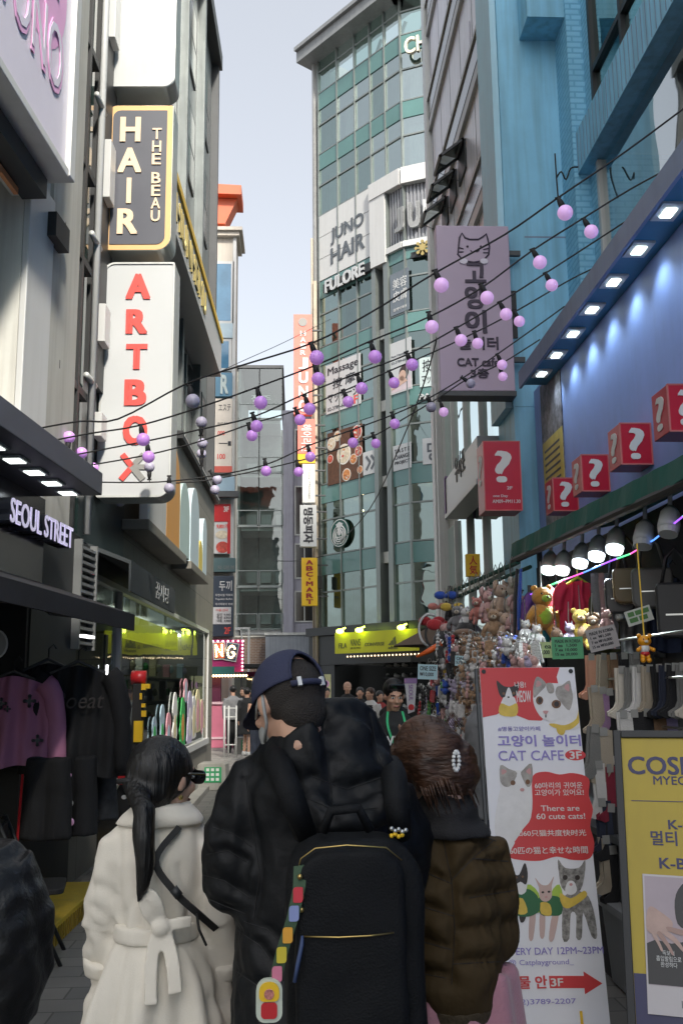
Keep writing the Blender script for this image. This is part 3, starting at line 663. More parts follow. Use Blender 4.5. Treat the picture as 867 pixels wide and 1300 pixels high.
# JUNO HAIR (flat lettering on the white field)
m_dletter = M('slate_letter', (0.10, 0.115, 0.13), 0.4, var=0.03)
def line(b, fr, s, x0, yb0, x1, yt1, w, d, m=0, bold=0.02, ww=None):
    r = fr.rect(x0, yt1, x1, yb0, w); b.text(fr, s, r[0], r[1], r[2], r[3], w, d, m, bold)
s = sign('wall_letters', 'two rows of dark grey capitals mounted on the white panels of the glass building', fc1.P(U1[1], lev[10][0], 0.05))
b = MB()
def fitline(fr, t, xl, xr, ytop, ybot, w, bold=0.032, d=0.02, m=0):
    """ytop, ybot measured at the left end xl"""
    u0, v1 = fr.px(xl, ytop, w); v0 = fr.px(xl, ybot, w)[1]; u1 = fr.px(xr, ytop, w)[0]
    b.text(fr, t, u0, v0, u1, v1, w, d, m, bold)
fitline(fc1, 'JUNO', 420, 462, 291, 312, 0.03); fitline(fc1, 'HAIR', 420, 463, 316, 336, 0.03)
b.build('lettering', m_dletter, s)
# FULORE
s = sign('channel_letters', 'white channel letters on a black rail directly below the white panels', fc1.P(U1[1], lev[9][0], 0.2))
b = MB(); u0, v1 = fc1.px(411, 362, 0.15); u1 = fc1.px(471, 350, 0.15)[0]; v0 = fc1.px(411, 372, .15)[1]; b.box(fc1, u0, u1, v0, v1, 0.02, 0.2); b.build('rail', m_black, s)
b = MB(); fitline(fc1, 'FULORE', 413, 463, 357, 373, 0.2, 0.05, 0.05); b.build('lettering', m_signwhite, s)
# JUN(O)
s = sign('channel_letters', 'big white block letters on the ribbed grey panel of the glass building', fc2.P(0.5, a, 0.2))
b = MB(); h = vtop - 0.76 - a
for ch, fr, xa, xb, ya, yb in (('J', fc1, 502, 512, 262, 297), ('U', fc2, 518, 533, 255, 291), ('N', fc2, 538, 556, 250, 286)):
    r = fr.rect(xa, ya, xb, yb, .1); b.text(fr, ch, r[0], r[1], r[2], r[3], .05, .12, 0, .08); b.build('lettering', m_signwhite, s)
# CH at the roof
s = sign('channel_letters', 'big cream block letters just below the roof of the glass building', fc2.P(0.5, Lv[15], 0.2))
b = MB(); u0, v0, u1, v1 = fc2.rect(513, 38, 541, 69, 0.4); b.text(fc2, 'CHA', u0, v0, u0 + (u1 - u0) * 1.55, v1 - 0.1, 0.25, 0.15, 0, 0.03); b.build('lettering', M('cream_letter', (0.72, 0.70, 0.58), 0.4), s)
# wheel emblem + sign
s = sign('channel_letters', 'small dark sign board with a gold wheel emblem under the big white block letters', fc2.P(1, lev[9][0], 0.2))
u0, v0, u1, v1 = fc2.rect(521, 304, 560, 327, 0.2)
b = MB(); b.box(fc2, u0, u0 + 3, v0, v0 + (v1 - v0) * 0.45, 0.02, 0.15); b.build('rail', m_black, s)
b = MB(); cu, cv = fc2.px(536, 314, 0.25); rr = 0.27
for k in range(8):
    an = k * math.pi / 4; bar(b, fc2, (cu, cv), (cu + rr * math.cos(an), cv + rr * math.sin(an)), 0.07, 0.2, 0.26); b.disc(fc2, cu + rr * math.cos(an), cv + rr * math.sin(an), 0.07, 0.07, 0.2, 0, 10, 0.07)
b.disc(fc2, cu, cv, 0.14, 0.14, 0.2, 0, 12, 0.08); b.text(fc2, '청담', cu + 0.7, cv - 0.4, cu + 1.9, cv + 0.4, 0.2, 0.06, 0, 0.03); b.build('emblem', M('gold_emblem', (0.42, 0.33, 0.13), 0.35, 0.3), s)

# posters stuck inside the glass
def poster(label, fr, xl, xr, ytop, ybot, mt, name='window_poster', w=0.02, d=0.02):
    u0, v1 = fr.px(xl, ytop, w); v0 = fr.px(xl, ybot, w)[1]; u1 = fr.px(xr, ytop, w)[0]
    s = thing(name, label, 'poster', fr.P((u0 + u1) / 2, v0, w))
    b = MB(); b.box(fr, u0, u1, v0, v1, w - d + 0.022, w + d); b.build('sheet', mt, s); return s, u0, v0, u1, v1, w + d
def lines(s, fr, mt, items, d=0.01):
    b = MB()
    for (t, u0, v0, u1, v1, w, bold) in items: b.text(fr, t, u0, v0, u1, v1, w, d, 0, bold)
    return b.build('lettering', mt, s)
def sub(u0, v0, u1, v1, a, b_, c, d): return (u0 + (u1 - u0) * a, v0 + (v1 - v0) * b_, u0 + (u1 - u0) * c, v0 + (v1 - v0) * d)
s, u0, v0, u1, v1, w = poster('white window poster reading Massage with Japanese and Chinese characters', fc1, 414, 458, 465, 527, m_signwhite)
lines(s, fc1, m_ink, [('Massage',) + sub(u0, v0, u1, v1, .06, .73, .94, .93) + (w, .015), ('按 摩',) + sub(u0, v0, u1, v1, .2, .47, .85, .68) + (w, .01), ('マッサージ',) + sub(u0, v0, u1, v1, .06, .2, .94, .4) + (w, .01), ('02-3789-66',) + sub(u0, v0, u1, v1, .05, .05, .55, .12) + (w, 0)])
lines(s, fc1, m_salmon, [('6F',) + sub(u0, v0, u1, v1, .64, .03, .93, .2) + (w, .02)])
# food poster
m_wood = M('brown_table', (0.10, 0.045, 0.025), 0.6, var=0.4, vs=6)
s, u0, v0, u1, v1, w = poster('brown window poster of bowls and plates of food above the green spandrel', fc1, 416, 460, 551, 617, m_wood)
fm = [M('dish_cream', (0.62, 0.55, 0.42), 0.5, var=0.3, vs=9), M('dish_red', (0.50, 0.07, 0.05), 0.5, var=0.5, vs=12), M('dish_orange', (0.55, 0.22, 0.07), 0.5, var=0.5, vs=10), M('dish_white', (0.7, 0.68, 0.62), 0.5, var=0.15)]
b = MB(); W_, H_ = u1 - u0, v1 - v0; rnd = random.Random(3)
dishes = [(.48, .52, .2), (.86, .86, .2), (.55, .12, .3), (.12, .78, .18), (.9, .5, .16), (.75, .38, .1), (.3, .9, .14), (.08, .5, .12), (.93, .15, .12)]
for k, (x, y, r) in enumerate(dishes):
    rv = min(r * W_, 0.92 * H_ * min(y, 1 - y) + 0.02, 0.98 * W_ * min(x, 1 - x) + 0.02)
    b.disc(fc1, u0 + x * W_, v0 + y * H_, rv, rv, w, 3, 18, 0.004); b.disc(fc1, u0 + x * W_, v0 + y * H_, rv * .85, rv * .85, w + 0.005, k % 3, 18, 0.004)
    for q in range(7):
        an = rnd.random() * 6.28; rr = rv * .55 * rnd.random() ** .5; b.disc(fc1, u0 + x * W_ + rr * math.cos(an), v0 + y * H_ + rr * math.sin(an), rv * .16, rv * .13, w + 0.010, rnd.randrange(4), 9, 0.003)
b.build('picture', fm, s)
s, u0, v0, u1, v1, w = poster('white window panel with two dark chevrons pointing right', fc1, 461, 480, 575, 604, m_signwhite)
b = MB()
for k in (0.22, 0.55):
    bar(b, fc1, (u0 + (u1 - u0) * k, v0 + (v1 - v0) * .8), (u0 + (u1 - u0) * (k + .28), v0 + (v1 - v0) * .5), 0.12, w, w + 0.012); bar(b, fc1, (u0 + (u1 - u0) * k, v0 + (v1 - v0) * .2), (u0 + (u1 - u0) * (k + .28), v0 + (v1 - v0) * .52), 0.12, w, w + 0.0115)
b.build('lettering', m_dletter, s)
m_greysheet = M('grey_blue_sheet', (0.16, 0.19, 0.22), 0.4); m_paleblue = M('pale_sheet', (0.52, 0.62, 0.62), 0.4)
s, u0, v0, u1, v1, w = poster('grey window poster with white Chinese characters 美容 皮膚', fc1, 495, 519, 350, 403, m_greysheet)
lines(s, fc1, m_inkw, [('美容',) + sub(u0, v0, u1, v1, .15, .6, .9, .85) + (w, .0), ('皮膚',) + sub(u0, v0, u1, v1, .15, .3, .9, .55) + (w, .0), ('클리닉의원',) + sub(u0, v0, u1, v1, .15, .08, .85, .15) + (w, .0)])
s, u0, v0, u1, v1, w = poster('pale window poster of a dark haired person lying down, beside the second Massage characters', fc1, 494, 522, 438, 503, m_signwhite)
m_skinp = M('print_skin', (0.62, 0.42, 0.33), 0.5); m_hairp = M('print_hair', (0.05, 0.03, 0.03), 0.5); m_towel = M('print_towel', (0.66, 0.56, 0.60), 0.5)
b = MB()
x0, y0, x1, y1 = sub(u0, v0, u1, v1, .08, .03, .95, .5); b.poly(fc1, [(x0, y0), (x1, y0), (x1, y0 + .5 * (y1 - y0)), ((x0 + x1) / 2, y0 + .75 * (y1 - y0)), (x0, y0 + .35 * (y1 - y0))], w, w + .004, 2)
cx, cy = u0 + (u1 - u0) * .66, v0 + (v1 - v0) * .36; b.disc(fc1, cx, cy, .28, .3, w + .005, 1, 18, .003); b.disc(fc1, cx - .08, cy - .12, .2, .23, w + .009, 0, 18, .003); b.poly(fc1, [(x0, y0 + .1), (x0 + .1, y0 + .3), (cx - .1, cy - .1), (cx + .2, cy - .4)], w + .0095, w + .012, 0)
b.build('picture', [m_skinp, m_hairp, m_towel], s)
lines(s, fc1, m_dletter, [('Face Massage',) + sub(u0, v0, u1, v1, .1, .7, .8, .75) + (w, 0), ('02-3789-6649',) + sub(u0, v0, u1, v1, .1, .58, .9, .63) + (w, 0)])
s, u0, v0, u1, v1, w = poster('pale blue green window poster with Massage characters at the right end of the glass building', fc2, 532, 566, 455, 492, m_paleblue)
lines(s, fc2, m_ink, [('按摩',) + sub(u0, v0, u1, v1, .12, .5, .8, .92) + (w, .01), ('マッサージ',) + sub(u0, v0, u1, v1, .08, .1, 1.0, .4) + (w, .01)])
s = sign('channel_letters', 'white letters on a dark rail at the right end of the green spandrels', fc2.P(1.5, lev[5][0], .2))
u0, v0, u1, v1 = fc2.rect(532, 496, 570, 508, 0.15); b = MB(); b.box(fc2, u0 - .05, u1 + .1, v0 + .05, v1 - .1, .01, .13); b.build('rail', m_black, s); b = MB(); b.text(fc2, 'PASTA', u0, v0, u1, v1, .14, .06, 0, .04); b.build('lettering', m_signwhite, s)
s, u0, v0, u1, v1, w = poster('white window panel with three lines of small dark capitals', fc1, 499, 522, 567, 599, m_signwhite)
lines(s, fc1, m_ink, [('T A S T E',) + sub(u0, v0, u1, v1, .1, .68, .92, .84) + (w, .02), ('CHANGE',) + sub(u0, v0, u1, v1, .1, .44, .92, .6) + (w, .02), ('PROJECT',) + sub(u0, v0, u1, v1, .1, .2, .92, .36) + (w, .02)])
s, u0, v0, u1, v1, w = poster('white window panel with one large dark Korean syllable', fc2, 536, 566, 557, 590, m_signwhite)
lines(s, fc2, m_dletter, [('명동',) + sub(u0, v0, u1, v1, .2, .12, 1.2, .85) + (w, .04)])
# round green emblem
s = sign('round_sign', 'round dark green sign with a white crowned figure on the glass building', fc1.P(U1[0] + .6, lev[2][0], .2))
cu, cv = fc1.px(427, 676, 0.3); m_green = M('emblem_green', (0.01, 0.085, 0.065), 0.35)
b = MB(); b.disc(fc1, cu, cv, .62, .62, .09, 0, 32, .04); b.build('disc', m_green, s)
b = MB(); r0 = .56; pts = lambda r: [(cu + r * math.cos(t * math.pi / 16), cv + r * math.sin(t * math.pi / 16)) for t in range(32)]
ring_poly(b, fc1, pts(.59), pts(.555), .13, .138)
b.poly(fc1, [(cu + .24 * math.cos(R(90 + 72 * k)) * (1 if True else 0), cv + .34 + .13 * math.sin(R(90 + 72 * k))) for k in range(5)], .13, .139)
b.disc(fc1, cu, cv + .06, .13, .18, .13, 0, 16, .009)
for sx in (-1, 1):
    for k in range(3): 
        rr = .2 + .1 * k; b.tube([fc1.P(cu + sx * rr * math.sin(R(t)) , cv - .1 + rr * 1.05 * math.cos(R(t)), .136) for t in range(20, 150, 18)], .028, n=5)
for k in range(4): b.box(fc1, cu - .17, cu + .17, cv - .48 + .09 * k, cv - .43 + .09 * k, .13, .139)
b.build('emblem', m_inkw, s)

# ground floor shoe shop
m_blk = M('shopfront_black', (0.02, 0.024, 0.026), 0.4, var=0.15)
zb = Lv[0]
b = MB()
for fr, ua, ub in ((fc1, -0.4, KU + 0.05), (fc2, -0.05, F2W)):
    b.box(fr, ua, ub, zb - 0.32, zb + 0.02, -0.3, 0.35); b.box(fr, ua, ub, zb - 1.55, zb - 0.34, -0.3, 0.18)
b.box(fc1, -0.4, fc1.px(428, 850)[0], 0, zb - 1.56, -4.5, 0.15)
b.build('shopfront', m_blk, C)
f3 = Fr(fc1.P(fc1.px(425, 850, 0.3)[0], 0, 0.3), fc1.u + fc2.u * 0.35)
ru = f3.px(528, 815)[0]
s = sign('fascia_sign', 'yellow green shop fascia sign with small grey brand marks over the dark shoe shop', f3.P(ru / 2, zb - 1.4, 0.1))
v1 = f3.px(425, 803)[1]; v0 = f3.px(425, 830)[1]
f3 = Fr(f3.o + f3.n * 0.9, f3.u); u0, v1 = f3.px(425, 804); v0 = f3.px(425, 830)[1]; u1 = f3.px(529, 804)[0]
b = MB(); b.box(f3, u0, u1, v0, v1, -0.12, 0.0); b.build('board', M('lime_fascia', (0.52, 0.50, 0.012), 0.5, var=0.06), s)
b = MB(); m_logo = M('logo_grey', (0.12, 0.13, 0.03), 0.5)
def fx(x): return u0 + (u1 - u0) * x
def fy(y): return v0 + (v1 - v0) * y
b.text(f3, 'FILA', fx(.05), fy(.25), fx(.155), fy(.5), .001, .01, 0, .03); b.text(f3, 'VANS', fx(.2), fy(.35), fx(.33), fy(.66), .001, .01, 0, .02); b.text(f3, 'OFF THE WALL', fx(.2), fy(.2), fx(.33), fy(.28), .001, .01, 0, .0)
b.text(f3, 'CONVERSE', fx(.38), fy(.3), fx(.62), fy(.46), .001, .01, 0, .02); b.text(f3, 'adidas', fx(.665), fy(.12), fx(.78), fy(.26), .001, .01, 0, .02)
for k, hh in enumerate((.42, .55, .7)):
    x = .68 + .03 * k; b.poly(f3, [(fx(x), fy(.3)), (fx(x + .024), fy(.3)), (fx(x + .024 - .012), fy(hh)), (fx(x - .016), fy(hh - .1))], .001, .011)
b.poly(f3, [(fx(.83), fy(.42)), (fx(.845), fy(.3)), (fx(.87), fy(.28)), (fx(.96), fy(.62)), (fx(.875), fy(.4)), (fx(.852), fy(.42)), (fx(.842), fy(.5))], .001, .011)
b.build('lettering', m_logo, s)
m_lime = M('lime_lamp', (0.7, 0.9, 0.1), 0.4, var=0, emit=6, ecol=(0.75, 1, 0.08))
for x in (.115, .36, .865):
    b = MB(); b.ball(f3.P(fx(x), v1 + 0.05, 0.22), (.16, .12, .1), nu=10, nv=8); b.tube([f3.P(fx(x), v1 + 0.1, 0.2), f3.P(fx(x), v1 + 0.2, -0.1)], .03); b.build('lamp', m_lime, s, smooth=True)
# open shoe shop with shelves
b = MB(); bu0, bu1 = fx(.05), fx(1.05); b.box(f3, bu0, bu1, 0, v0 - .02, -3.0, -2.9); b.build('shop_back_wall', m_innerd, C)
for k in range(5):
    b = MB(); z = 0.7 + .42 * k; b.box(f3, bu0 + .2, bu1 - .2, z, z + .03, -2.9, -2.5); sh = b.build('shelf', m_dgrey, C)
    b = MB(); u = bu0 + .4
    while u < bu1 - .4:
        b.ball(f3.P(u, z + .09, -2.66), (.15, .07, .06), random.choice((0, 0, 1, 2)), nu=8, nv=6); b.ball(f3.P(u - .08, z + .14, -2.66), (.07, .06, .08), random.choice((0, 1, 2)), nu=8, nv=6); u += .42
    b.build('shoe_row', [m_white, m_dgrey, m_grey], sh)['kind'] = 'stuff'
b = MB()
for k in range(22): b.ball(f3.P(bu0 + .2 + (bu1 - bu0 - .4) * k / 21, v0 - .12, -0.3), .035, nu=6, nv=5)
b.build('bulb_row', M('warm_bulb', (1, .85, .6), .4, var=0, emit=1.2, ecol=(1, .75, .45)), C)

# ================================================================== far glass building and grey building
FG = thing('glass_building', 'low glazed building with pale floor bands behind the coral signs, left of the tower', 'building', (-2, 56, 0))
fg = front(56); m_farg = GLASS('far_glass', (.66, .8, .77), .10)
gu0 = fg.px(299, 700)[0]; gu1 = fg.px(358, 700)[0]; gtop = fg.px(300, 464)[1]
b = MB(); b.box(fg, gu0, gu1, 0, gtop - 3.2, -9, -3.0); b.box(fg, gu0, gu0 + .25, 0, gtop - .2, -9, -.1); b.build('wall', m_inner, FG)
b = MB(); b.box(fg, gu0 - .2, gu1 + .1, gtop - .18, gtop, -9, .1); b.build('roof', m_dgrey, FG)
lv = [fg.px(300, y)[1] for y in (800, 745, 668, 600, 532, 464)]
for i in range(5):
    for (ua, ub) in ((gu0 + .1, (gu0 + gu1) / 2 - .03), ((gu0 + gu1) / 2 + .03, gu1)):
        b = MB(); b.sheet(fg, ua, lv[i], ub, lv[i + 1], 0); wdw = b.build('window', m_farg, FG)
        b = MB(); b.box(fg, ua, ub, lv[i + 1] - .06, lv[i + 1] + .02, -.05, .05); b.box(fg, ua, ub, lv[i] + .02, lv[i] + .07, .0, .05); b.box(fg, ua, ub, lv[i] + .9, lv[i] + .95, .0, .05)
        b.box(fg, ua, ua + .05, lv[i], lv[i] + .9, .0, .05); b.box(fg, ub - .05, ub, lv[i], lv[i] + .9, .0, .05); b.build('frame', m_alu, wdw)
    b = MB(); b.box(fg, gu0 + .3, gu1 - .1, lv[i] - .25, lv[i] + .12, -3, -.15); b.build('floor_slab', m_ceil, FG)
    if i < 4:
        b = MB(); 
        for k in range(3): b.box(fg, gu0 + .5 + k * .9, gu0 + 1.1 + k * .9, lv[i] + .5, lv[i] + .54 + .6, -2.9, -2.6)
        b.build('shelf', m_grey, FG)
s = thing('roof_sign', 'dark olive oval sign board behind the glass top floor of the low glazed building', 'sign', fg.P((gu0 + gu1) / 2, gtop - 2.4, -1))
b = MB(); b.disc(fg, (gu0 + gu1) / 2 - .2, gtop - 1.7, 1.15, .5, -1.2, 0, 24, .1); b.build('board', M('olive_board', (.06, .07, .05), .5), s); b = MB(); b.text(fg, '전주', gu0 + .8, gtop - 1.95, gu0 + 2.0, gtop - 1.5, -1.09, .02, 0, .02); b.build('lettering', m_inkw, s)

GB = thing('concrete_building', 'lavender grey rendered building with square windows behind the yellow vertical sign', 'building', (1, 50, 0))
gb = front(50); m_lav = M('lavender_render', (.36, .36, .42), .75, var=.08, streak=.15)
bu0, bu1 = gb.px(360, 700)[0], gb.px(425, 700)[0]; bt = gb.px(360, 527)[1]
b = MB(); b.box(gb, bu0, bu1, 0, bt, -8, 0); b.box(gb, bu0 - .08, bu1, bt, bt + .22, -8, .15); b.build('wall', m_lav, GB)
b = MB(); b.box(gb, bu0, bu0 + .5, 3.2, bt, 0.001, .25); b.build('pier', m_lav, GB)
for (ya, yb) in ((545, 600), (617, 680), (690, 735), (750, 790)):
    r = gb.rect(374, ya, 399, yb); b = MB(); b.box(gb, r[0], r[2], r[1], r[3], .002, .06); w_ = b.build('window', m_greylt, GB)
    b = MB(); mu = (r[0] + r[2]) / 2; b.sheet(gb, r[0] + .07, r[1] + .07, mu - .03, r[3] - .07, .065); b.sheet(gb, mu + .03, r[1] + .07, r[2] - .07, r[3] - .07, .065); b.build('pane', m_blackg, w_)

# vertical signs hung off the corner of the glass tower
def blade(label, xl, xr, yt, yb, face, Y=41.0, d=.35, name='blade_sign', bracket=True):
    fr = front(Y); u0, v0, u1, v1 = fr.rect(xl, yt, xr, yb)
    s = thing(name, label, 'sign', fr.P((u0 + u1) / 2, v0, -d / 2)); b = MB(); b.box(fr, u0, u1, v0, v1, -d, 0); b.build('box', face, s, bev=.01)
    if bracket:
        b = MB(); L_ = .9 if Y > 20 else .3
        for v in (v0 + (v1 - v0) * .2, v1 - (v1 - v0) * .15): b.box(fr, u1, u1 + L_ * .5, v - .03, v + .03, -d * .7, -d * .4)
        b.build('bracket', m_dgrey, s)
    return s, fr, u0, v0, u1, v1
m_coral = M('coral_face', (.80, .22, .17), .35, var=.05); m_cream2 = M('cream_face', (.72, .72, .68), .4, var=.03)
s, fr, u0, v0, u1, v1 = blade('tallest coral red vertical sign with white capitals at the corner of the glass tower', 373, 396, 399, 526, m_coral)
b = MB(); W_, H_ = u1 - u0, v1 - v0
for k, ch in enumerate('HAIR'): b.text(fr, ch, u0 + .36 * W_, v1 - (.17 + .065 * k + .05) * H_, u0 + .66 * W_, v1 - (.17 + .065 * k) * H_, .001, .02, 0, .03)
for k, ch in enumerate('JUNO'): b.text(fr, ch, u0 + .26 * W_, v1 - (.44 + .14 * k + .115) * H_, u0 + .78 * W_, v1 - (.44 + .14 * k) * H_, .001, .03, 0, .05)
b.build('lettering', m_inkw, s); b = MB(); b.disc(fr, u0 + .5 * W_, v1 - .08 * H_, .2, .2, .001, 0, 16, .02); b.build('emblem', m_gl, s)
s, fr, u0, v0, u1, v1 = blade('short coral red vertical sign with rotated white Korean letters and a yellow foot', 378, 400, 532, 576, m_coral)
rot = Fr(fr.o, (0, 0, -1), (1, 0, 0))
b = MB(); b.text(rot, '헤어라인', -(v1 - .25), u0 + .15, -(v0 + .1), u1 - .15, .001, .02, 0, .03); b.build('lettering', m_inkw, s)
b = MB(); b.box(fr, u0, u1, v0 - .42, v0 - .01, -.35, .005); b.build('foot_panel', m_yel, s)
s, fr, u0, v0, u1, v1 = blade('narrow off white vertical sign with faint lettering, between the coral and the black lettered signs', 384, 400, 589, 638, m_cream2)
b = MB(); b.text(Fr(fr.o, (0, 0, -1), (1, 0, 0)), 'Tony Massage', -(v1 - .2), u0 + .25, -(v0 + .15), u1 - .2, .001, .01); b.build('lettering', m_gl, s)
s, fr, u0, v0, u1, v1 = blade('white vertical sign with heavy rotated black Korean letters above the yellow vertical sign', 381, 402, 641, 694, m_signwhite)
b = MB(); b.text(Fr(fr.o, (0, 0, -1), (1, 0, 0)), '명동피자', -(v1 - .12), u0 + .15, -(v0 + .15), u1 - .15, .001, .02, 0, .05); b.build('lettering', m_ink, s)
s, fr, u0, v0, u1, v1 = blade('bright yellow vertical sign with dark red capitals beside the lavender building', 383, 403, 708, 769, m_yel)
b = MB(); W_, H_ = u1 - u0, v1 - v0
for k, ch in enumerate('ABC·MART'):
    if ch == '·': b.disc(fr, u0 + .5 * W_, v1 - .445 * H_, .04, .04, .001, 0, 8, .02); continue
    y = .05 + (.125 * k if k < 3 else .125 * k - .055); b.text(fr, ch, u0 + .28 * W_, v1 - (y + .095) * H_, u0 + .72 * W_, v1 - y * H_, .001, .02, 0, .05)
b.build('lettering', M('oxblood_letter', (.32, .02, .02), .5), s)
s, fr, u0, v0, u1, v1 = blade('tiny dark square box mounted beside the yellow vertical sign', 403, 409, 731, 747, m_black, 41.2, .2, 'meter_box', False); s['category'] = 'box'

# ================================================================== far left: building with the red eaves
FE = thing('red_eaved_building', 'beige and blue glazed building with orange red eaves past the tall grey building', 'building', (-5, 30, 0))
fe = front(30); m_beige = M('beige_stone', (.60, .55, .48), .75, var=.08, streak=.12); m_orr = M('orange_red_eave', (.62, .13, .05), .5, var=.08)
eu1 = fe.px(297, 600)[0]; eu0 = eu1 - 6
et = fe.px(290, 302)[1]
b = MB(); b.box(fe, eu0, eu1, 0, et, -1.2, 0); b.build('wall', m_beige, FE)
b = MB(); b.box(fe, eu0, eu1 + .12, et, et + .14, -1.4, .2); b.box(fe, eu0, eu1 + .22, et + .145, et + .26, -1.5, .3); b.build('cornice', m_beige, FE)
b = MB(); rt = fe.px(290, 282)[1]; ua_ = fe.px(286, 290)[0]; b.box(fe, eu0, ua_ - .15, et + .27, rt, -1.2, -.3); b.box(fe, eu0, ua_, rt, rt + .12, -1.3, -.1); b.box(fe, eu0, ua_ - .04, et + .5, et + .58, -1.2, -.2); b.build('upper_storey', m_orr, FE)
ez = fe.px(306, 240)[1]; ex = fe.px(306, 240)[0]
b = MB()
tip = [(eu0, ez + .55), (eu0, ez + .1), (ex, ez - .08), (ex, ez + .25)]
b.poly(fe, tip, -1.5, -.2)
eb_ = fe.px(272, 300)
b.poly(fe, [(eu0, eb_[1] - 1), (eb_[0], eb_[1]), (ex - .15, ez - .09), (eu0, ez + .09)], -1.2, -.5)
b.build('eave', m_orr, FE)
b = MB(); b.box(fe, eu0, fe.px(268, 270)[0], rt + .13, ez + .05, -1.2, -.55); b.build('roof_core', m_orr, FE)
m_bglass = M('blue_glass', (.10, .26, .42), .08, var=.35, vs=.6, spec=.8)
for (ya, yb, xr) in ((336, 408, 294), (434, 468, 291)):
    r = fe.rect(270, ya, xr, yb); b = MB(); b.box(fe, r[0] - 2, r[2] + .09, r[1] - .09, r[3] + .09, .002, .06); w_ = b.build('window', m_white, FE); b = MB(); b.sheet(fe, r[0] - 1.9, r[1], r[2], r[3], .065); b.build('pane', m_bglass, w_)
r = fe.rect(270, 412, 296, 430); b = MB(); b.box(fe, r[0] - 1, r[2], r[1], r[3], .002, .1); b.build('band', M('pale_blue_band', (.42, .55, .62), .4), FE)
b = MB(); b.box(fe, eu1 - .09, eu1 + .02, 0, et, .003, .06); b.build('corner_trim', m_white, FE)
def flatsign(label, xl, xr, yt, yb, face, Y=29.7, d=.25, w=None):
    fr = front(Y); u0, v0, u1, v1 = fr.rect(xl, yt, xr, yb); s = thing('wall_sign', label, 'sign', fr.P((u0 + u1) / 2, v0, -d / 2)); b = MB(); b.box(fr, u0 - .8, u1, v0, v1, -d, 0); b.build('board', face, s, bev=.008); return s, fr, u0, v0, u1, v1
s, fr, u0, v0, u1, v1 = flatsign('blue wall sign with a big pale letter R on the red eaved building', 276, 295, 473, 503, M('blue_sign', (.10, .24, .36), .4))
b = MB(); b.text(fr, 'R', u0 + .1, v0 + .08, u1 - .12, v1 - .08, .001, .03, 0, .05); b.build('lettering', m_paleblue, s)
m_creams = M('cream_sign', (.72, .66, .58), .4)
s, fr, u0, v0, u1, v1 = flatsign('cream price list sign with Japanese lettering and red figures at the far left', 276, 295, 506, 600, m_creams)
lines(s, fr, m_ink, [('エステ',) + sub(u0, v0, u1, v1, .05, .83, .9, .92) + (.001, .0), ('마사지 코스',) + sub(u0, v0, u1, v1, .0, .64, .7, .68) + (.001, 0), ('━━■',) + sub(u0, v0, u1, v1, .1, .36, .95, .42) + (.001, .0)])
lines(s, fr, m_salmon, [('000',) + sub(u0, v0, u1, v1, .0, .5, .5, .56) + (.001, .02), ('100',) + sub(u0, v0, u1, v1, .0, .18, .55, .25) + (.001, .02)])
b = MB(); b.box(fr, u0 - .8, u1 + .02, v0, v0 + .2, .001, .03); b.build('foot_band', M('coral_band', (.62, .12, .09), .4), s)
s, fr, u0, v0, u1, v1 = flatsign('pale blue box with a dark ledge under the cream price list sign', 276, 298, 605, 632, M('pale_blue_box', (.34, .48, .58), .4))
b = MB(); b.box(fr, u0 - .8, u1 + .15, v0 - .02, v0 + .16, .002, .3); b.build('ledge', m_dgrey, s)
s, fr, u0, v0, u1, v1 = flatsign('red and white menu sign with 3F and food pictures at the far left', 274, 292, 640, 703, m_signwhite)
b = MB(); b.box(fr, u0 - .8, u1, v1 - .55, v1, .001, .02); b.box(fr, u1 - .06, u1 + .03, v0, v1, .002, .03); b.build('red_band', m_red, s)
lines(s, fr, m_inkw, [('3F',) + sub(u0, v0, u1, v1, .55, .84, .95, .95) + (.021, .03)]); lines(s, fr, m_salmon, [('반피링',) + sub(u0, v0, u1, v1, .05, .64, .9, .76) + (.001, .03), ('9,801개',) + sub(u0, v0, u1, v1, .05, .5, .9, .6) + (.001, .03)])
b = MB(); b.disc(fr, u0 + .45 * (u1 - u0), v0 + .38 * (v1 - v0), .2, .13, .001, 0, 14, .012); b.disc(fr, u0 + .5 * (u1 - u0), v0 + .13 * (v1 - v0), .2, .18, .001, 1, 14, .012); b.build('picture', fm, s)
s, fr, u0, v0, u1, v1 = flatsign('teal band with tiny letters over the dark blue wall sign', 274, 299, 708, 726, M('teal_band', (.08, .14, .15), .4))
lines(s, fr, m_gl, [('커피 · 디저트 카페',) + sub(u0, v0, u1, v1, .1, .15, .95, .45) + (.001, 0)])
s, fr, u0, v0, u1, v1 = flatsign('dark blue wall sign with white Korean handwriting and a notice, above the magenta marquee', 273, 297, 731, 808, M('navy_sign', (.035, .05, .075), .4))
lines(s, fr, m_inkw, [('두끼',) + sub(u0, v0, u1, v1, .2, .75, .9, .92) + (.001, .01), ('무한리필 떡볶이',) + sub(u0, v0, u1, v1, .0, .66, .95, .7) + (.001, 0), ('Topokki Buffet',) + sub(u0, v0, u1, v1, .0, .59, .95, .63) + (.001, 0), ('즉석떡볶이 뷔페',) + sub(u0, v0, u1, v1, .0, .51, .95, .55) + (.001, 0)])
b = MB(); b.box(fr, u0 - .8, u1 - .07, v0 + .2 * (v1 - v0), v0 + .48 * (v1 - v0), .001, .015); b.build('notice', m_signwhite, s)
lines(s, fr, m_salmon, [('2F',) + sub(u0, v0, u1, v1, .5, .04, .85, .15) + (.001, .03), ('이용 안내',) + sub(u0, v0, u1, v1, .05, .41, .7, .45) + (.016, .0)])
lines(s, fr, m_ink, [('성인  9,900\n학생  8,900\n아동  4,900',) + sub(u0, v0, u1, v1, .1, .23, .85, .38) + (.016, 0)])

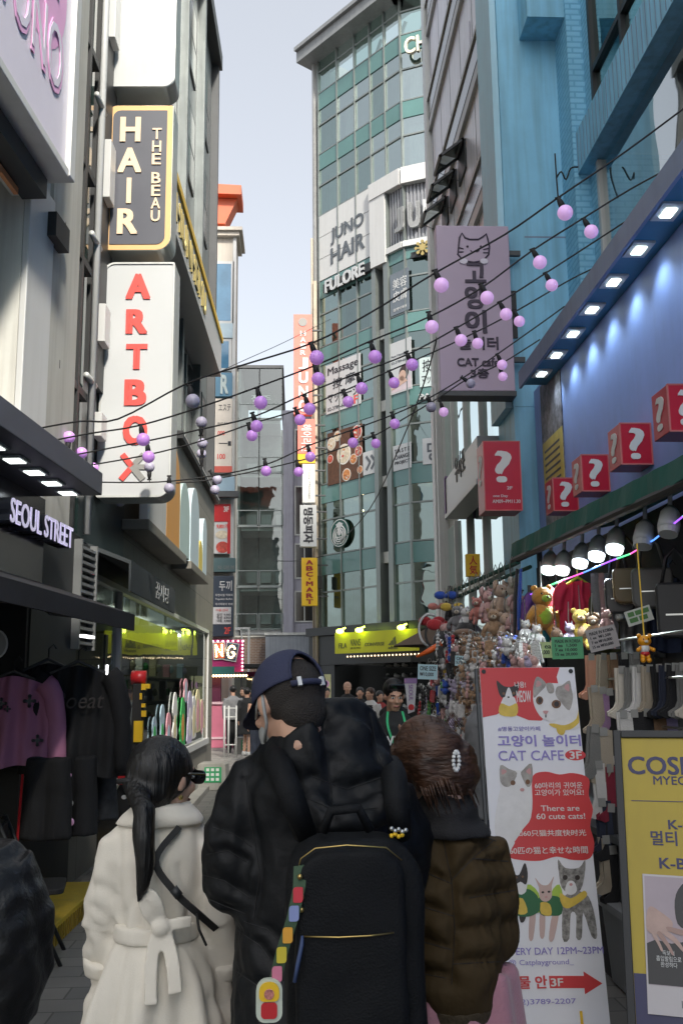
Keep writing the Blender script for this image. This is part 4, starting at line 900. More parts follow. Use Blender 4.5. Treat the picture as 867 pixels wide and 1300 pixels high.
# pink marquee front
PM = thing('marquee', 'magenta marquee with tilted N and G letter cards outlined in warm bulbs, far left', 'sign', (-3, 28, 3))
fm_ = front(28.5); m_mag = M('magenta_board', (.34, .02, .13), .45)
u0, v0, u1, v1 = fm_.rect(270, 812, 309, 842); b = MB(); b.box(fm_, u0 - 1.5, u1, v0 - .25, v1, -.5, -.05); b.build('board', m_mag, PM)
m_bulb = M('marquee_bulb', (1, .8, .5), .4, var=0, emit=5, ecol=(1, .62, .28))
for (ch, xa, xb, ya, yb, mt, an) in (('N', 272, 285, 816, 836, M('brick_card', (.40, .10, .06), .5), .06), ('G', 287, 301, 817, 838, M('navy_card', (.03, .05, .10), .5), -.18)):
    r = fm_.rect(xa, ya, xb, yb); cx, cz = (r[0] + r[2]) / 2, (r[1] + r[3]) / 2; w_, h_ = (r[2] - r[0]), (r[3] - r[1])
    ft = Fr(fm_.P(cx, cz, 0), (math.cos(an), 0, math.sin(an)), (-math.sin(an), 0, math.cos(an)))
    b = MB(); b.box(ft, -w_ / 2 - .03, w_ / 2 + .03, -h_ / 2 - .03, h_ / 2 + .03, -.03, .0, 0); b.box(ft, -w_ / 2, w_ / 2, -h_ / 2, h_ / 2, .001, .01, 1); c_ = b.build('letter_card', [m_paleblue, mt], PM)
    b = MB(); pts = {'N': [(-.3, -.35 + .14 * k) for k in range(6)] + [(.3, -.35 + .14 * k) for k in range(6)] + [(-.2 + .13 * k, .25 - .17 * k) for k in range(4)], 'G': [(.33 * math.cos(R(a)), .36 * math.sin(R(a))) for a in range(40, 345, 26)] + [(.2, -.02), (.08, -.02), (.32, -.1)]}[ch]
    for (x, y) in pts: b.ball(ft.P(x * w_, y * h_, .03), .028, nu=6, nv=5)
    b.build('bulb', m_bulb, c_)
b = MB(); b.text
for k in range(9): b.ball(fm_.P(u1 - .02, v0 - .2 + k * (v1 - v0 + .15) / 8, 0), .03, nu=6, nv=5)
for k in range(7): b.ball(fm_.P(u0 + k * (u1 - u0) / 6, v1 - .04, 0), .03, nu=6, nv=5)
b.build('bulb', M('pink_bulb', (1, .6, .7), .4, var=0, emit=2, ecol=(1, .5, .6)), PM)
b = MB(); b.box(fm_, u0 - 1.5, u1 - .25, v0 - .32, v0 - .1, -.4, .1); b.build('skirt', M('teal_skirt', (.02, .12, .11), .5), PM)
b = MB()
for k in range(16): b.ball(fm_.P(u0 - .3 + k * .085, v0 - .36, .05), .035, nu=6, nv=5)
b.build('bulb', m_bulb, PM)
b = MB(); b.box(fm_, u0 - 1.5, u0 + .22, 0, v0 - .4, -.6, -.3); b.build('door_post', M('wine_wall', (.10, .015, .05), .5), PM)
s = thing('pink_counter', 'pink panelled counter with a pale top standing on the paving behind a man in grey', 'counter', (-3, 27.6, 0)); u0, v0, u1, v1 = fm_.rect(270, 893, 305, 940); b = MB(); b.box(fm_, u0 - 1, u1, 0.02, v1, .5, .9); b.build('panel', M('pink_panel', (.55, .16, .24), .5), s); b = MB(); b.box(fm_, u0 - 1, u1 + .04, v1, v1 + .06, .46, .95); b.box(fm_, u0 - 1, u1 + .01, .25, .31, .905, .93); b.build('top', M('pale_pink', (.66, .45, .5), .5), s)
s = thing('dark_shop', 'dark green glazed shop front under a black canopy left of the low brick wall', 'shop front', (-1, 34, 0)); fk = front(34); u0, v0, u1, v1 = fk.rect(286, 843, 345, 935)
b = MB(); b.box(fk, u0 - .5, u1, 0, v1 - .25, -3, -.5); b.build('interior', M('green_dark_interior', (.03, .05, .04), .8, var=.6, vs=4), s); b = MB(); b.box(fk, u0 - .6, u1 + .2, v1 - .12, v1, -2, .4); b.build('canopy', m_black, s); b = MB(); b.sheet(fk, u0 - .5, 0, u1, v1 - .25, -.2); g_ = b.build('window', m_glassd, s); b = MB()
for k in range(5): b.box(fk, u0 - .5 + k * .5, u0 - .46 + k * .5, 0, v1 - .25, -.22, -.15)
b.build('frame', m_dgrey, g_); b = MB(); b.box(fk, u0 + .9, u0 + 1.3, v1 - .7, v1 - .45, -.15, -.1); b.build('notice', m_inkw, s)
# low brick wall and grey wall
s = thing('brick_wall', 'low brown brick wall under the glazed building, behind the white street lamp', 'wall', (-1, 48, 0)); fb = front(48); u0, v0, u1, v1 = fb.rect(300, 809, 338, 850)
b = MB(); b.box(fb, u0 - 4, u1 + .05, 0, v1, -.4, 0); tag(b.build('masonry', BRICKY('brown_brick', (.13, .075, .05), (.10, .06, .045), (.22, .2, .18), .25, .08, .012, .9, 'XZ'), s))
b = MB(); b.box(fb, u0 - 4, u1 + .1, v1, v1 + .08, -.45, .06); b.build('coping', m_conc, s)
s = thing('rendered_wall', 'low pale grey rendered wall between the brown brick wall and the black shoe shop', 'wall', (1, 47, 0)); fb = front(47); u0, v0, u1, v1 = fb.rect(337, 806, 396, 850); b = MB(); b.box(fb, u0, u1, 0, v1, -.4, 0); b.build('render', M('blue_grey_render', (.30, .33, .37), .8, streak=.2), s); b = MB(); b.box(fb, u0 - .05, u1, v1, v1 + .12, -.45, .08); b.build('coping', m_greylt, s)
s = thing('street_lamp', 'white twin arm street lamp in front of the brown brick wall', 'street lamp', (-1.8, 40, 0)); fl = front(40)
b = MB(); pu = fl.px(316, 820)[0]; pz = fl.px(316, 797)[1]; b.tube([fl.P(pu, 0, 0), fl.P(pu, pz, 0)], .045); b.tube([fl.P(pu - .25, pz - .6, 0), fl.P(pu - .35, pz, 0)], .03); b.build('pole', m_white, s)
b = MB(); b.box(fl, pu - .62, pu + .05, pz - .05, pz + .02, -.05, .05); b.box(fl, pu - .66, pu - .34, pz - .09, pz - .05, -.08, .08); b.build('lamp_head', m_white, s)
s = thing('poster_board', 'standing poster with yellow and pink print beside the black shoe shop', 'poster', (1, 37.5, 0)); fp = front(37); u0, v0, u1, v1 = fp.rect(402, 856, 420, 905)
b = MB(); b.box(fp, u0, u1, 0.02, v1, -.06, 0); b.build('board', M('poster_yellow', (.55, .55, .30), .5, var=.4, vs=2), s); b = MB(); b.disc(fp, u0 + .65 * (u1 - u0), v1 - .35, .13, .13, .001, 0, 14, .004); b.build('picture', m_pink, s); lines(s, fp, m_ink, [('세일',) + sub(u0, v0, u1, v1, .08, .72, .5, .82) + (.001, .03)])

# ================================================================== RIGHT: pale panelled building
RW = thing('panelled_building', 'pale lavender grey panelled building on the right with ribbon windows and three open sashes', 'building', (2.5, 14, 0))
XR = 2.7; fr2 = Fr((XR, 17.85, 0), (0, -1, 0))          # u runs towards the camera
RL = 17.85 - 11.9
m_pan = M('panel_lavender', (.76, .76, .84), .32, .0, var=.08, streak=.22)
b = MB(); b.box(fr2, 0, RL, 7.2, 30, -18, 0); b.build('wall', m_pan, RW)  # extended upward and back out of view to shade the glass tower's lower floors
b = MB()
for k in range(6): b.box(fr2, .45 + k * 1.05, .46 + k * 1.05, 7.2, 24, .0, .004)
for z in (7.7, 9.0, 11.2, 13.1, 15.0): b.box(fr2, 0, RL, z, z + .012, .0, .004)
b.build('panel_joint', m_dgrey, RW)
for z in (8.6, 10.6, 12.7, 14.8, 17):
    ua = .1 if z > 9 else 1.8
    b = MB(); b.box(fr2, ua, RL - .5, z, z + .45, -.0, .05); w_ = b.build('window', m_dgrey, RW)
    b = MB(); b.sheet(fr2, ua + .03, z + .05, RL - .55, z + .43, .055); b.build('pane', m_blackg, w_)
    b = MB(); b.box(fr2, ua - .05, RL - .45, z + .45, z + .53, 0, .08); b.box(fr2, ua - .05, RL - .45, z - .2, z - .02, 0, .06); b.build('ledge', m_grey, w_)
for k in range(3):
    r = []; u = 1.4 + k * .92
    b = MB(); b.box(fr2, u, u + .62, 9.7, 10.2, .002, .03); w_ = b.build('window', m_black, RW)
    fo = Fr(fr2.P(u, 10.2, .04), (0, -1, 0), (.78, 0, .62))
    b = MB(); 
    for (a0, a1, c0, c1) in ((0, .62, -.5, -.46), (0, .62, -.04, 0), (0, .04, -.5, 0), (.58, .62, -.5, 0)): b.box(fo, a0, a1, c0, c1, -.02, .02)
    b.build('open_sash', m_dgrey, RW); b = MB(); b.sheet(fo, .03, -.47, .59, -.03, 0); b.build('pane', m_panes[2], w_)
    b = MB(); b.tube([fr2.P(u + .02, 9.8, .03), fo.P(.03, -.42, 0)], .006, n=4); b.build('stay', m_dgrey, w_)
for (u, z) in ((4.9, 11.0), (4.0, 11.0), (3.2, 12.9), (4.3, 13.0)):
    b = MB(); b.box(fr2, u, u + .5, z, z + .8, .002, .02); b.build('vent_panel', m_pan, RW)
b = MB(); b.box(fr2, -.02, .32, 0, 24, -1, .1); b.build('corner_pier', m_greylt, RW)
b = MB(); b.box(fr2, .0, .32, 0, 7.2, .101, .13); b.box(fr2, .5, .62, 0, 7.2, -.1, .12); b.build('pier_trim', m_white, RW)
# lower glazing
b = MB(); b.box(fr2, .3, RL, 0, 7.2, -18, -2.5); b.build('room_wall', m_inner, RW); b = MB(); b.box(fr2, .3, RL, 4.4, 4.75, -2.5, -.06); b.box(fr2, .3, RL, 7.0, 7.2, -2.5, -.06); b.build('floor_slab', m_ceil, RW)
us_ = [.62, 1.7, 2.9, 4.2, RL]
for i in range(4):
    for (za, zb2) in ((3.1, 4.4), (4.75, 7.0), (0.3, 3.1)):
        b = MB(); b.sheet(fr2, us_[i] + .04, za, us_[i + 1] - .04, zb2, -.03); w_ = b.build('window', m_panes[2], RW)
        b = MB(); b.box(fr2, us_[i] - .02, us_[i] + .04, za, zb2, -.06, .03); b.box(fr2, us_[i], us_[i + 1], za, za + .06, -.06, .025); b.build('frame', m_greylt, w_)
b = MB(); b.box(fr2, 4.3, RL - .1, 2.9, 4.3, -.5, -.2); b.box(fr2, 2.9, 4.1, 2.9, 4.2, -.6, -.3); b.build('blind', m_curtain, RW)
s = thing('fascia_sign', 'white slanting shop fascia with small dark brush lettering beside the tall red question box', 'sign', (XR - .3, 14.5, 4.5))
wv = .35; ua, ub = fr2.px(566, 630, wv)[0], fr2.px(608, 630, wv)[0]; va = fr2.px(570, 650, wv)[1]; vb2 = fr2.px(570, 602, wv)[1]
b = MB(); b.box(fr2, ua, ub, va, vb2, .05, wv); b.build('board', m_signwhite, s, bev=.01); b = MB(); b.box(fr2, ua, ub, va - .07, va - .003, .05, wv + .03); b.build('trim', m_white, s)
b = MB(); um = (ua + ub) / 2; b.text(fr2, '우사포', um - .42, va + .3, um + .42, va + .68, wv + .001, .01, 0, .01); b.build('lettering', m_ink, s)
m_purp = M('purple_end', (.27, .17, .36), .45)
b = MB(); fpu = front(17.85 - ua); b.box(fpu, XR - wv - .02, XR - .01, va - .05, vb2 + .02, -.06, -.003); b.build('end_panel', m_purp, s)
b = MB(); rr_ = Fr((0, 17.85 - ua, 0), (1, 0, 0)); b.box(fr2, ua - .08, ua - .003, va - .05, vb2 + .05, .05, wv + .01); b.build('end_panel', m_purp, s)
s, fr, u0, v0, u1, v1 = blade('small yellow vertical sign with dark red letters under the white fascia on the right', 592, 609, 703, 732, m_yel, 12.5, .08, 'blade_sign', False)
b = MB(); b.text(fr, '人\n気', u0 + .04, v0 + .03, u1 - .04, v1 - .03, .001, .004, 0, .02); b.build('lettering', m_red, s)
# cat cafe blade sign
s, fr, u0, v0, u1, v1 = blade('large lilac vertical sign with a cat drawing and black Korean letters on the right', 559, 645, 287, 496, M('lilac_face', (.50, .40, .52), .35, var=.03), 10.8, .18)
b = MB(); m_inkp = M('plum_ink', (.045, .03, .06), .5)
cx, cy = fr.px(601, 318); 
def pxp(pts): return [fr.P(*fr.px(x, y), .003) for x, y in pts]
head = [(582, 312), (583, 302), (586, 296), (590, 302), (596, 304), (607, 304), (612, 301), (617, 297), (619, 304), (621, 313), (620, 323), (613, 331), (601, 333), (588, 331), (581, 323), (582, 312)]
b.tube(pxp(head), .011, n=6)
for pts in ([(581, 314), (588, 316)], [(581, 320), (588, 320)], [(613, 317), (621, 315)], [(613, 321), (621, 321)], [(597, 318), (600, 321), (603, 318)], [(603, 318), (605, 320), (608, 318)]): b.tube(pxp(pts), .008, n=5)
for x in (593, 610): b.ball(fr.P(*fr.px(x, 313), .004), .014, nu=8, nv=6)
for x in (588, 614): b.disc(fr, *fr.px(x, 332), .05, .035, .002, 1, 12, .012)
b.build('cat_drawing', [m_inkp, m_pinkp], s)
b = MB()
for ch, ya, yb, xa, xb in (('고', 334, 359, 590, 616), ('양', 363, 392, 590, 616), ('이', 394, 423, 590, 617)):
    r = fr.rect(xa, ya, xb, yb); b.text(fr, ch, *r, .001, .012, 0, .045)
b.text(fr, '놀이터', *fr.rect(582, 428, 632, 444), .001, .012, 0, .035); b.text(fr, 'CAT cafe', *fr.rect(580, 455, 633, 465), .001, .012, 0, .035); b.text(fr, '3층', *fr.rect(597, 468, 620, 480), .001, .012, 0, .03)
b.build('lettering', m_inkp, s)
b = MB(); b.box(fr, u0 - .01, u1 + .01, v0 - .06, v0 - .003, -.24, .01); b.build('trim', m_dgrey, s)

# ================================================================== RIGHT: blue building
m_blue = M('sky_blue_paint', (.27, .61, .82), .5, var=.12, vs=1.1, streak=.22, bump=.08, bs=15)
m_bluel = M('light_blue_paint', (.42, .68, .80), .5, var=.06, streak=.08)
m_blueb = BRICKY('blue_painted_brick', (.25, .58, .79), (.28, .62, .83), (.17, .47, .68), .23, .075, .012, .55, 'SUM', 1.0, .5, .07)
m_peri = M('periwinkle_wall', (.26, .36, .71), .55, var=.12, vs=1.1, streak=.04, bump=.06, bs=25)
m_slateb = M('slate_blue_metal', (.22, .29, .42), .45, .2, var=.06, streak=.1)
RB = thing('blue_building', 'sky blue painted building on the right with a lit canopy over its periwinkle wall', 'building', (2.8, 9, 0))
fx_ = Fr((0, 0, 0), (0, -1, 0)); 
def fX(X): return Fr((X, 0, 0), (0, -1, 0))            # street-facing plane; u = -Y
fw = fX(2.8)
b = MB(); b.box(fw, -10.9, 2, 0, 5.05, -6, 0); b.build('lit_wall', m_peri, RB)
b = MB(); b.box(front(11.0), 2.57, 3.33, 4.9, 13, -.9, 0); b.build('tower', m_blue, RB); b = MB(); b.box(front(11.0), 2.58, 2.92, 0, 4.895, -.9, 0); b.build('pilaster', m_blue, RB)
b = MB(); b.box(front(11.0), 2.49, 2.568, 4.9, 13, -.9, -.05); b.build('edge_highlight', m_bluel, RB)  # lighter blue strip paints the highlight down the tower's left edge
b = MB(); b.box(front(11.0), 2.8, 3.31, 7.05, 7.07, -.5, .003); b.build('joint', m_slateb, RB)
b = MB(); b.box(front(11.0), 2.85, 3.32, 9.75, 13, .0, .45); b.build('overhang', m_blue, RB)
b = MB(); b.box(fX(3.31), -11.0, -10.5, 4.9, 13, -3, 0); b.box(fX(3.5), -10.5, -10.2, 4.9, 13, -3, 0); b.build('brick_return', m_blueb, RB)
b = MB(); b.box(fX(3.55), -10.2, -3.0, 9.9, 14, -3, 0); b.box(fX(3.55), -3.0, 2.99, 5.16, 13.99, -3, 0.0); b.build('wall', m_blueb, RB)  # raised out of view to keep the sun off the blue tower
b = MB(); b.box(fX(3.55), 3.0, 24, 0, 14.6, -6, 1.05); b.build('unseen_shade_wing', m_blueb, RB)  # added out of view behind the camera, its height set to shade the street
b = MB(); b.box(fX(3.55), -10.2, 3, 14, 14.3, -4, .15); b.build('parapet', m_bluel, RB)
# projecting sill band
b = MB(); b.box(fX(3.35), -10.5, 2, 7.62, 8.15, -.24, 0); b.build('sill_band', m_blue, RB); b = MB()
for k in range(70): b.box(fX(3.35), -10.45 + k * .12, -10.44 + k * .12, 7.64, 8.13, .0, .004)
b.build('band_groove', m_slateb, RB)
# windows
for (za, zb2, us2) in ((8.17, 9.88, [-10.2, -9.2, -7.9, -6.2, -4.6, -3.05]), (5.2, 7.6, [-10.2, -7.4, -5.2, -3.05])):
    for i in range(len(us2) - 1):
        b = MB(); b.sheet(fX(3.52), us2[i] + .05, za, us2[i + 1] - .02, zb2, 0); w_ = b.build('window', m_panes[0] if za > 8 else m_glass, RB)
        b = MB(); b.box(fX(3.52), us2[i], us2[i] + .07, za, zb2, -.06, .05); b.box(fX(3.52), us2[i] + .07, us2[i + 1], za, za + .07, -.06, .045)
        if za > 7: b.box(fX(3.52), us2[i] + .07, us2[i + 1], za + .55, za + .62, -.06, .045)
        b.build('frame', m_black if za > 7 else m_greylt, w_)
b = MB(); b.box(fX(3.55), -10.1, 2, 5.17, 9.9, -3.2, -3.0); b.build('room_wall', m_inner, RB); b = MB(); b.box(fX(3.55), -10.1, 2, 7.65, 8.12, -3, -.06); b.box(fX(3.55), -10.1, 2, 9.9, 9.98, -3, -.02); b.build('floor_slab', m_ceil, RB)
b = MB(); b.box(fX(3.9), -8.9, -6.5, 5.9, 7.4, -.3, -.25, 0); b.build('poster', m_pinkp, RB); b = MB(); b.box(fX(3.85), -8.9, -6.9, 6.5, 6.75, 0, .03); b.build('banner', M('orange_banner', (.75, .12, .04), .5), RB)
b = MB(); b.box(front(11.0), 2.6, 2.66, 5.75, 6.35, 0, .02); b.build('slit_window', m_black, RB)
# canopy with floodlights
b = MB(); b.box(fX(2.48), -10.3, 2, 4.9, 5.09, -.03, 0); b.box(fX(2.48), -10.3, 2, 5.06, 5.11, -1.05, -.031); b.build('canopy', m_slateb, RB)
b = MB(); b.box(fX(2.48), -10.29, 2, 4.94, 4.98, -.32, -.032); b.build('soffit', M('soffit_blue', (.03, .2, .32), .5), RB)
m_flood = M('flood_lens', (1, 1, .95), .3, var=0, emit=4, ecol=(.85, 1, .97))
for k in range(12):
    y = 9.85 - .60 * k
    b = MB(); b.box(fX(2.48), -y - .13, -y + .13, 4.92, 4.938, -.23, -.06); l = b.build('floodlight', m_white, RB)
    b = MB(); b.box(fX(2.48), -y - .065, -y + .065, 4.912, 4.919, -.185, -.105); b.build('lens', m_flood, l)
    ld = bpy.data.lights.new('flood', 'SPOT'); ld.energy = 5.5; ld.color = (.68, .88, 1); ld.spot_size = R(110); ld.spot_blend = .8; ld.shadow_soft_size = .05
    lo = bpy.data.objects.new('flood_lamp', ld); COL.objects.link(lo); lo.location = (2.62, y, 4.88); lo.rotation_euler = Vector((.35, 0, -1)).to_track_quat('-Z', 'Y').to_euler()
s = thing('wall_poster', 'tall narrow poster of small photographs above a yellow block on the periwinkle wall', 'poster', (2.78, 10.6, 3.2))
b = MB(); u0, v1 = fw.px(686, 492); u1 = fw.px(712, 488)[0]; v0 = 3.3
b.box(fw, u0, u1, v0, v1, .0, .012); b.build('sheet', M('photo_collage', (.16, .15, .17), .5, var=.9, vs=11), s)
b = MB(); b.box(fw, u0 + .02, u1 - .0, v0 + (v1 - v0) * .27, v0 + (v1 - v0) * .6, .0125, .016); b.build('text_block', M('ochre_print', (.55, .42, .07), .5, var=.2, vs=8), s)
b = MB()
for k in range(6): b.box(fw, u0 + .1, u1 - .12, v0 + (v1 - v0) * (.3 + .045 * k), v0 + (v1 - v0) * (.315 + .045 * k), .016, .018)
b.build('text_lines', m_ink, s)
# question boxes
m_redbox = M("red_box", (.50, .012, .035), .32, var=.06)
def qbox(label, xr, D, zb_, w, dep, h, x1=None, txt=False):
    x1 = 2.795 if x1 is None else x1
    s = thing('question_box', label, 'box', (x1 - w / 2, D + dep / 2, zb_), 'red question mark boxes on the blue building')
    ff = Fr((x1 - w, D, zb_), (1, 0, 0)); fs = Fr((x1 - w, D + dep, zb_), (0, -1, 0))
    b = MB(); b.box(ff, 0, w, 0, h, -dep, 0); b.build('box', m_redbox, s, bev=.006)
    b = MB()
    if txt:
        b.text(ff, '?', w * .3, h * .4, w * .76, h * .86, .001, .004, 0, .025); b.build('question_mark', m_inkw, s); b = MB(); b.text(fs, '?', dep * .25, h * .4, dep * .75, h * .84, .001, .004, 0, .025)
        b.text(ff, '2F', w * .6, h * .3, w * .75, h * .345, .001, .004, 0, .02); b.text(ff, 'one Day', w * .22, h * .18, w * .62, h * .225, .001, .004, 0, .02); b.text(ff, 'AM09~PM11.30', w * .2, h * .105, w * .95, h * .155, .001, .004, 0, .02)
    else:
        b.text(ff, '?', w * .27, h * .12, w * .77, h * .88, .001, .004, 0, .025); b.build('question_mark', m_inkw, s); b = MB(); b.text(fs, '?', dep * .26, h * .14, dep * .76, h * .86, .001, .004, 0, .025)
    b.build('question_mark', m_inkw, s)
    b = MB(); t_ = .008
    for (p, q) in (((0, 0), (0, h)),): b.box(ff, -.004, t_, 0, h, -t_, .003); b.box(ff, w - t_, w + .003, 0, h, -t_, .0035)
    b.box(ff, .002, w - .002, h - t_, h + .003, -t_, .003); b.box(ff, .002, w - .002, -.003, t_, -t_, .0032)
    b.build('edge_trim', M('pink_edge', (.55, .16, .15), .4), s)

qbox('red question box farthest along the periwinkle wall, next to the photo poster', 735, 9.34, 3.34, .25, .3, .335)
qbox('second red question box along the periwinkle wall, between the farthest one and the near pair', 775, 8.36, 3.34, .25, .3, .335)
qbox('red question box on the periwinkle wall, third from the photo poster, seen whole', 830, 7.3, 3.34, .25, .3, .335)
qbox('red question box cut by the right edge of the photo, highest on the periwinkle wall', 870, 6.3, 3.34, .25, .3, .335)
b = None
qbox('tall red question box with opening hours lettered under the mark, at the blue pilaster', 661, 10.45, atY(640, 648, 10.45).z, atY(661, 600, 10.45).x - atY(614, 600, 10.45).x, .38, atY(640, 560, 10.45).z - atY(640, 648, 10.45).z, atY(661, 600, 10.45).x, True)

# ================================================================== market stall on the right
def disp(mb, i0, amp, freq, seed=0):
    """roughen the vertices added since i0 with noise (plush, cloth)"""
    for i in range(i0, len(mb.v)):
        p = mb.v[i]; mb.v[i] = p + noise.noise_vector(p * freq + Vector((seed, seed * .7, 0))) * amp
m_canvas = M('green_canvas', (.012, .10, .078), .65, var=.15, vs=4, bump=.1, bs=120)
m_under = M('canvas_underside', (.02, .045, .04), .8, var=.2)
ST = thing('market_stall', 'crowded souvenir stall under a dark green awning, hung with toys, socks and keyrings', 'market stall', (2.3, 7, 0))
def railX(Y): return 2.04 + (1.67 - 2.04) * (Y - 5.1) / 5.8
b = MB()
ya, yb = 2.6, 8.15
A = [Vector((railX(ya), ya, 2.84)), Vector((railX(yb), yb, 2.84)), Vector((2.76, yb, 3.02)), Vector((2.76, ya, 3.02))]
b.add(A + [p - Vector((0, 0, .02)) for p in A], [(0, 3, 2, 1), (4, 5, 6, 7), (0, 1, 5, 4), (1, 2, 6, 5), (2, 3, 7, 6), (3, 0, 4, 7)])
n_ = 60; vv = []
for k in range(n_ + 1):
    Y = ya + (yb - ya) * k / n_; x = railX(Y) - .012 + .006 * math.sin(k * 1.7); vv += [Vector((x, Y, 2.835)), Vector((x - .01 + .008 * math.sin(k * .9), Y, 2.70 + .004 * math.sin(k * 2.1)))]
b.add(vv, [(2 * k, 2 * k + 1, 2 * k + 3, 2 * k + 2) for k in range(n_)])
b.build('awning', m_canvas, ST)
b = MB(); b.tube([(railX(ya), ya, 2.69), (railX(yb), yb, 2.69)], .03); b.build('awning_bar', m_black, ST)
b = MB(); b.tube([(railX(8.0), 8.0, 2.66), (railX(10.95), 10.95, 2.66)], .022, n=6); b.tube([(railX(8.0) + .1, 8.0, 2.62), (railX(10.95) + .1, 10.95, 2.62)], .018, n=6); b.build('rail', m_canvas, ST)
b = MB()
for k in range(16):
    Y = 8.1 + .18 * k; x = railX(Y); b.tube([(x, Y, 2.66), (x - .02, Y, 2.72), (x - .04, Y + .02, 2.66), (x - .03, Y + .03, 2.56)], .006, n=4)
b.build('hook', m_steel, ST)
for (x, y) in ((1.72, 10.8), (2.62, 10.8), (2.66, 4.4), (2.05, 8.05)): b = MB(); b.tube([(x, y, 0), (x, y, 2.75)], .024, n=8); b.build('post', m_dgrey, ST)
b = MB(); b.box(fX(2.72), -10.85, -2.6, 0, 2.95, -.03, 0); b.build('back_cloth', M('dark_cloth', (.018, .022, .022), .9, var=.4, vs=5, bump=.3, bs=12), ST)
b = MB(); b.box(fX(1.78), -10.6, -5.2, 0, .78, -.9, 0); b.build('counter_cloth', M('counter_cloth', (.03, .03, .034), .9, var=.3, bump=.2, bs=20), ST)
b = MB(); b.box(fX(1.74), -10.65, -5.15, .781, .82, -.95, 0); b.build('counter', m_dgrey, ST)
b = MB(); b.box(fX(2.2), -7.0, -4.8, .83, 1.95, -.5, -.45); b.build('sock_board', M('grid_board', (.04, .042, .045), .7), ST)
for z in (1.12, 1.4, 1.68, 1.93):
    b = MB(); b.tube([(2.12, 4.8, z), (2.12, 7.0, z)], .008, n=5); b.build('sock_rail', m_steel, ST)
# stall spotlights
m_spotb = M('spot_body', (.55, .57, .58), .4, .2); m_spotl = M('spot_lens', (1, 1, 1), .3, var=0, emit=1.8, ecol=(.82, .96, 1)); m_spoto = M('spot_off', (.50, .52, .52), .4)
for (px_, py_, Y, on) in ((696, 722, 7.6, 1), (713, 722, 7.3, 1), (736, 713, 7.0, 1), (757, 704, 6.7, 1), (780, 695, 6.3, 1), (816, 688, 5.8, 0), (848, 672, 5.4, 0)):
    c = atY(px_, py_, Y); b = MB(); dr = Vector((-.28, -.32, -1)).normalized()
    b.tube([c, c - dr * .03, c - dr * .11, c - dr * .15], [.062, .064, .054, .025], n=16); b.tube([c - dr * .12, c - dr * .12 + Vector((.02, .02, .2))], .014, n=6)
    l = b.build('spotlight', m_spotb if on else m_spoto, ST, smooth=True)
    b = MB(); b.tube([c + dr * .035, c + dr * .001], [.054, .060], n=16); b.build('lens', m_spotl if on else m_spoto, l)
    if on and Y in (7.3, 6.7):
        ld = bpy.data.lights.new('stall_spot', 'SPOT'); ld.energy = 38; ld.color = (.85, .96, 1); ld.spot_size = R(120); ld.spot_blend = .7; ld.shadow_soft_size = .07
        lo = bpy.data.objects.new('stall_lamp', ld); COL.objects.link(lo); lo.location = c + dr * .06; lo.rotation_euler = dr.to_track_quat('-Z', 'Y').to_euler()
# coloured LED rope
pts = [atY(x, y, Y) for x, y, Y in ((668, 757, 7.9), (700, 742, 7.4), (740, 727, 6.9), (775, 712, 6.4), (800, 703, 6.1), (830, 685, 5.7), (867, 655, 5.2), (900, 640, 4.9))]
b = MB(); lm = [M('led_' + n_, c, .4, var=0, emit=.9, ecol=c) for n_, c in (('violet', (.35, .1, 1)), ('green', (.1, 1, .3)), ('pink', (1, .1, .5)), ('blue', (.1, .3, 1)))]
for i in range(len(pts) - 1):
    for q in range(3):
        p, r_ = pts[i].lerp(pts[i + 1], q / 3), pts[i].lerp(pts[i + 1], (q + 1) / 3); b.tube([p, r_], .0055, (i * 3 + q) // 2 % 4, n=6)
tag(b.build('light_rope', lm), 'thin rope of violet, green and pink lights strung under the stall awning', 'light rope')

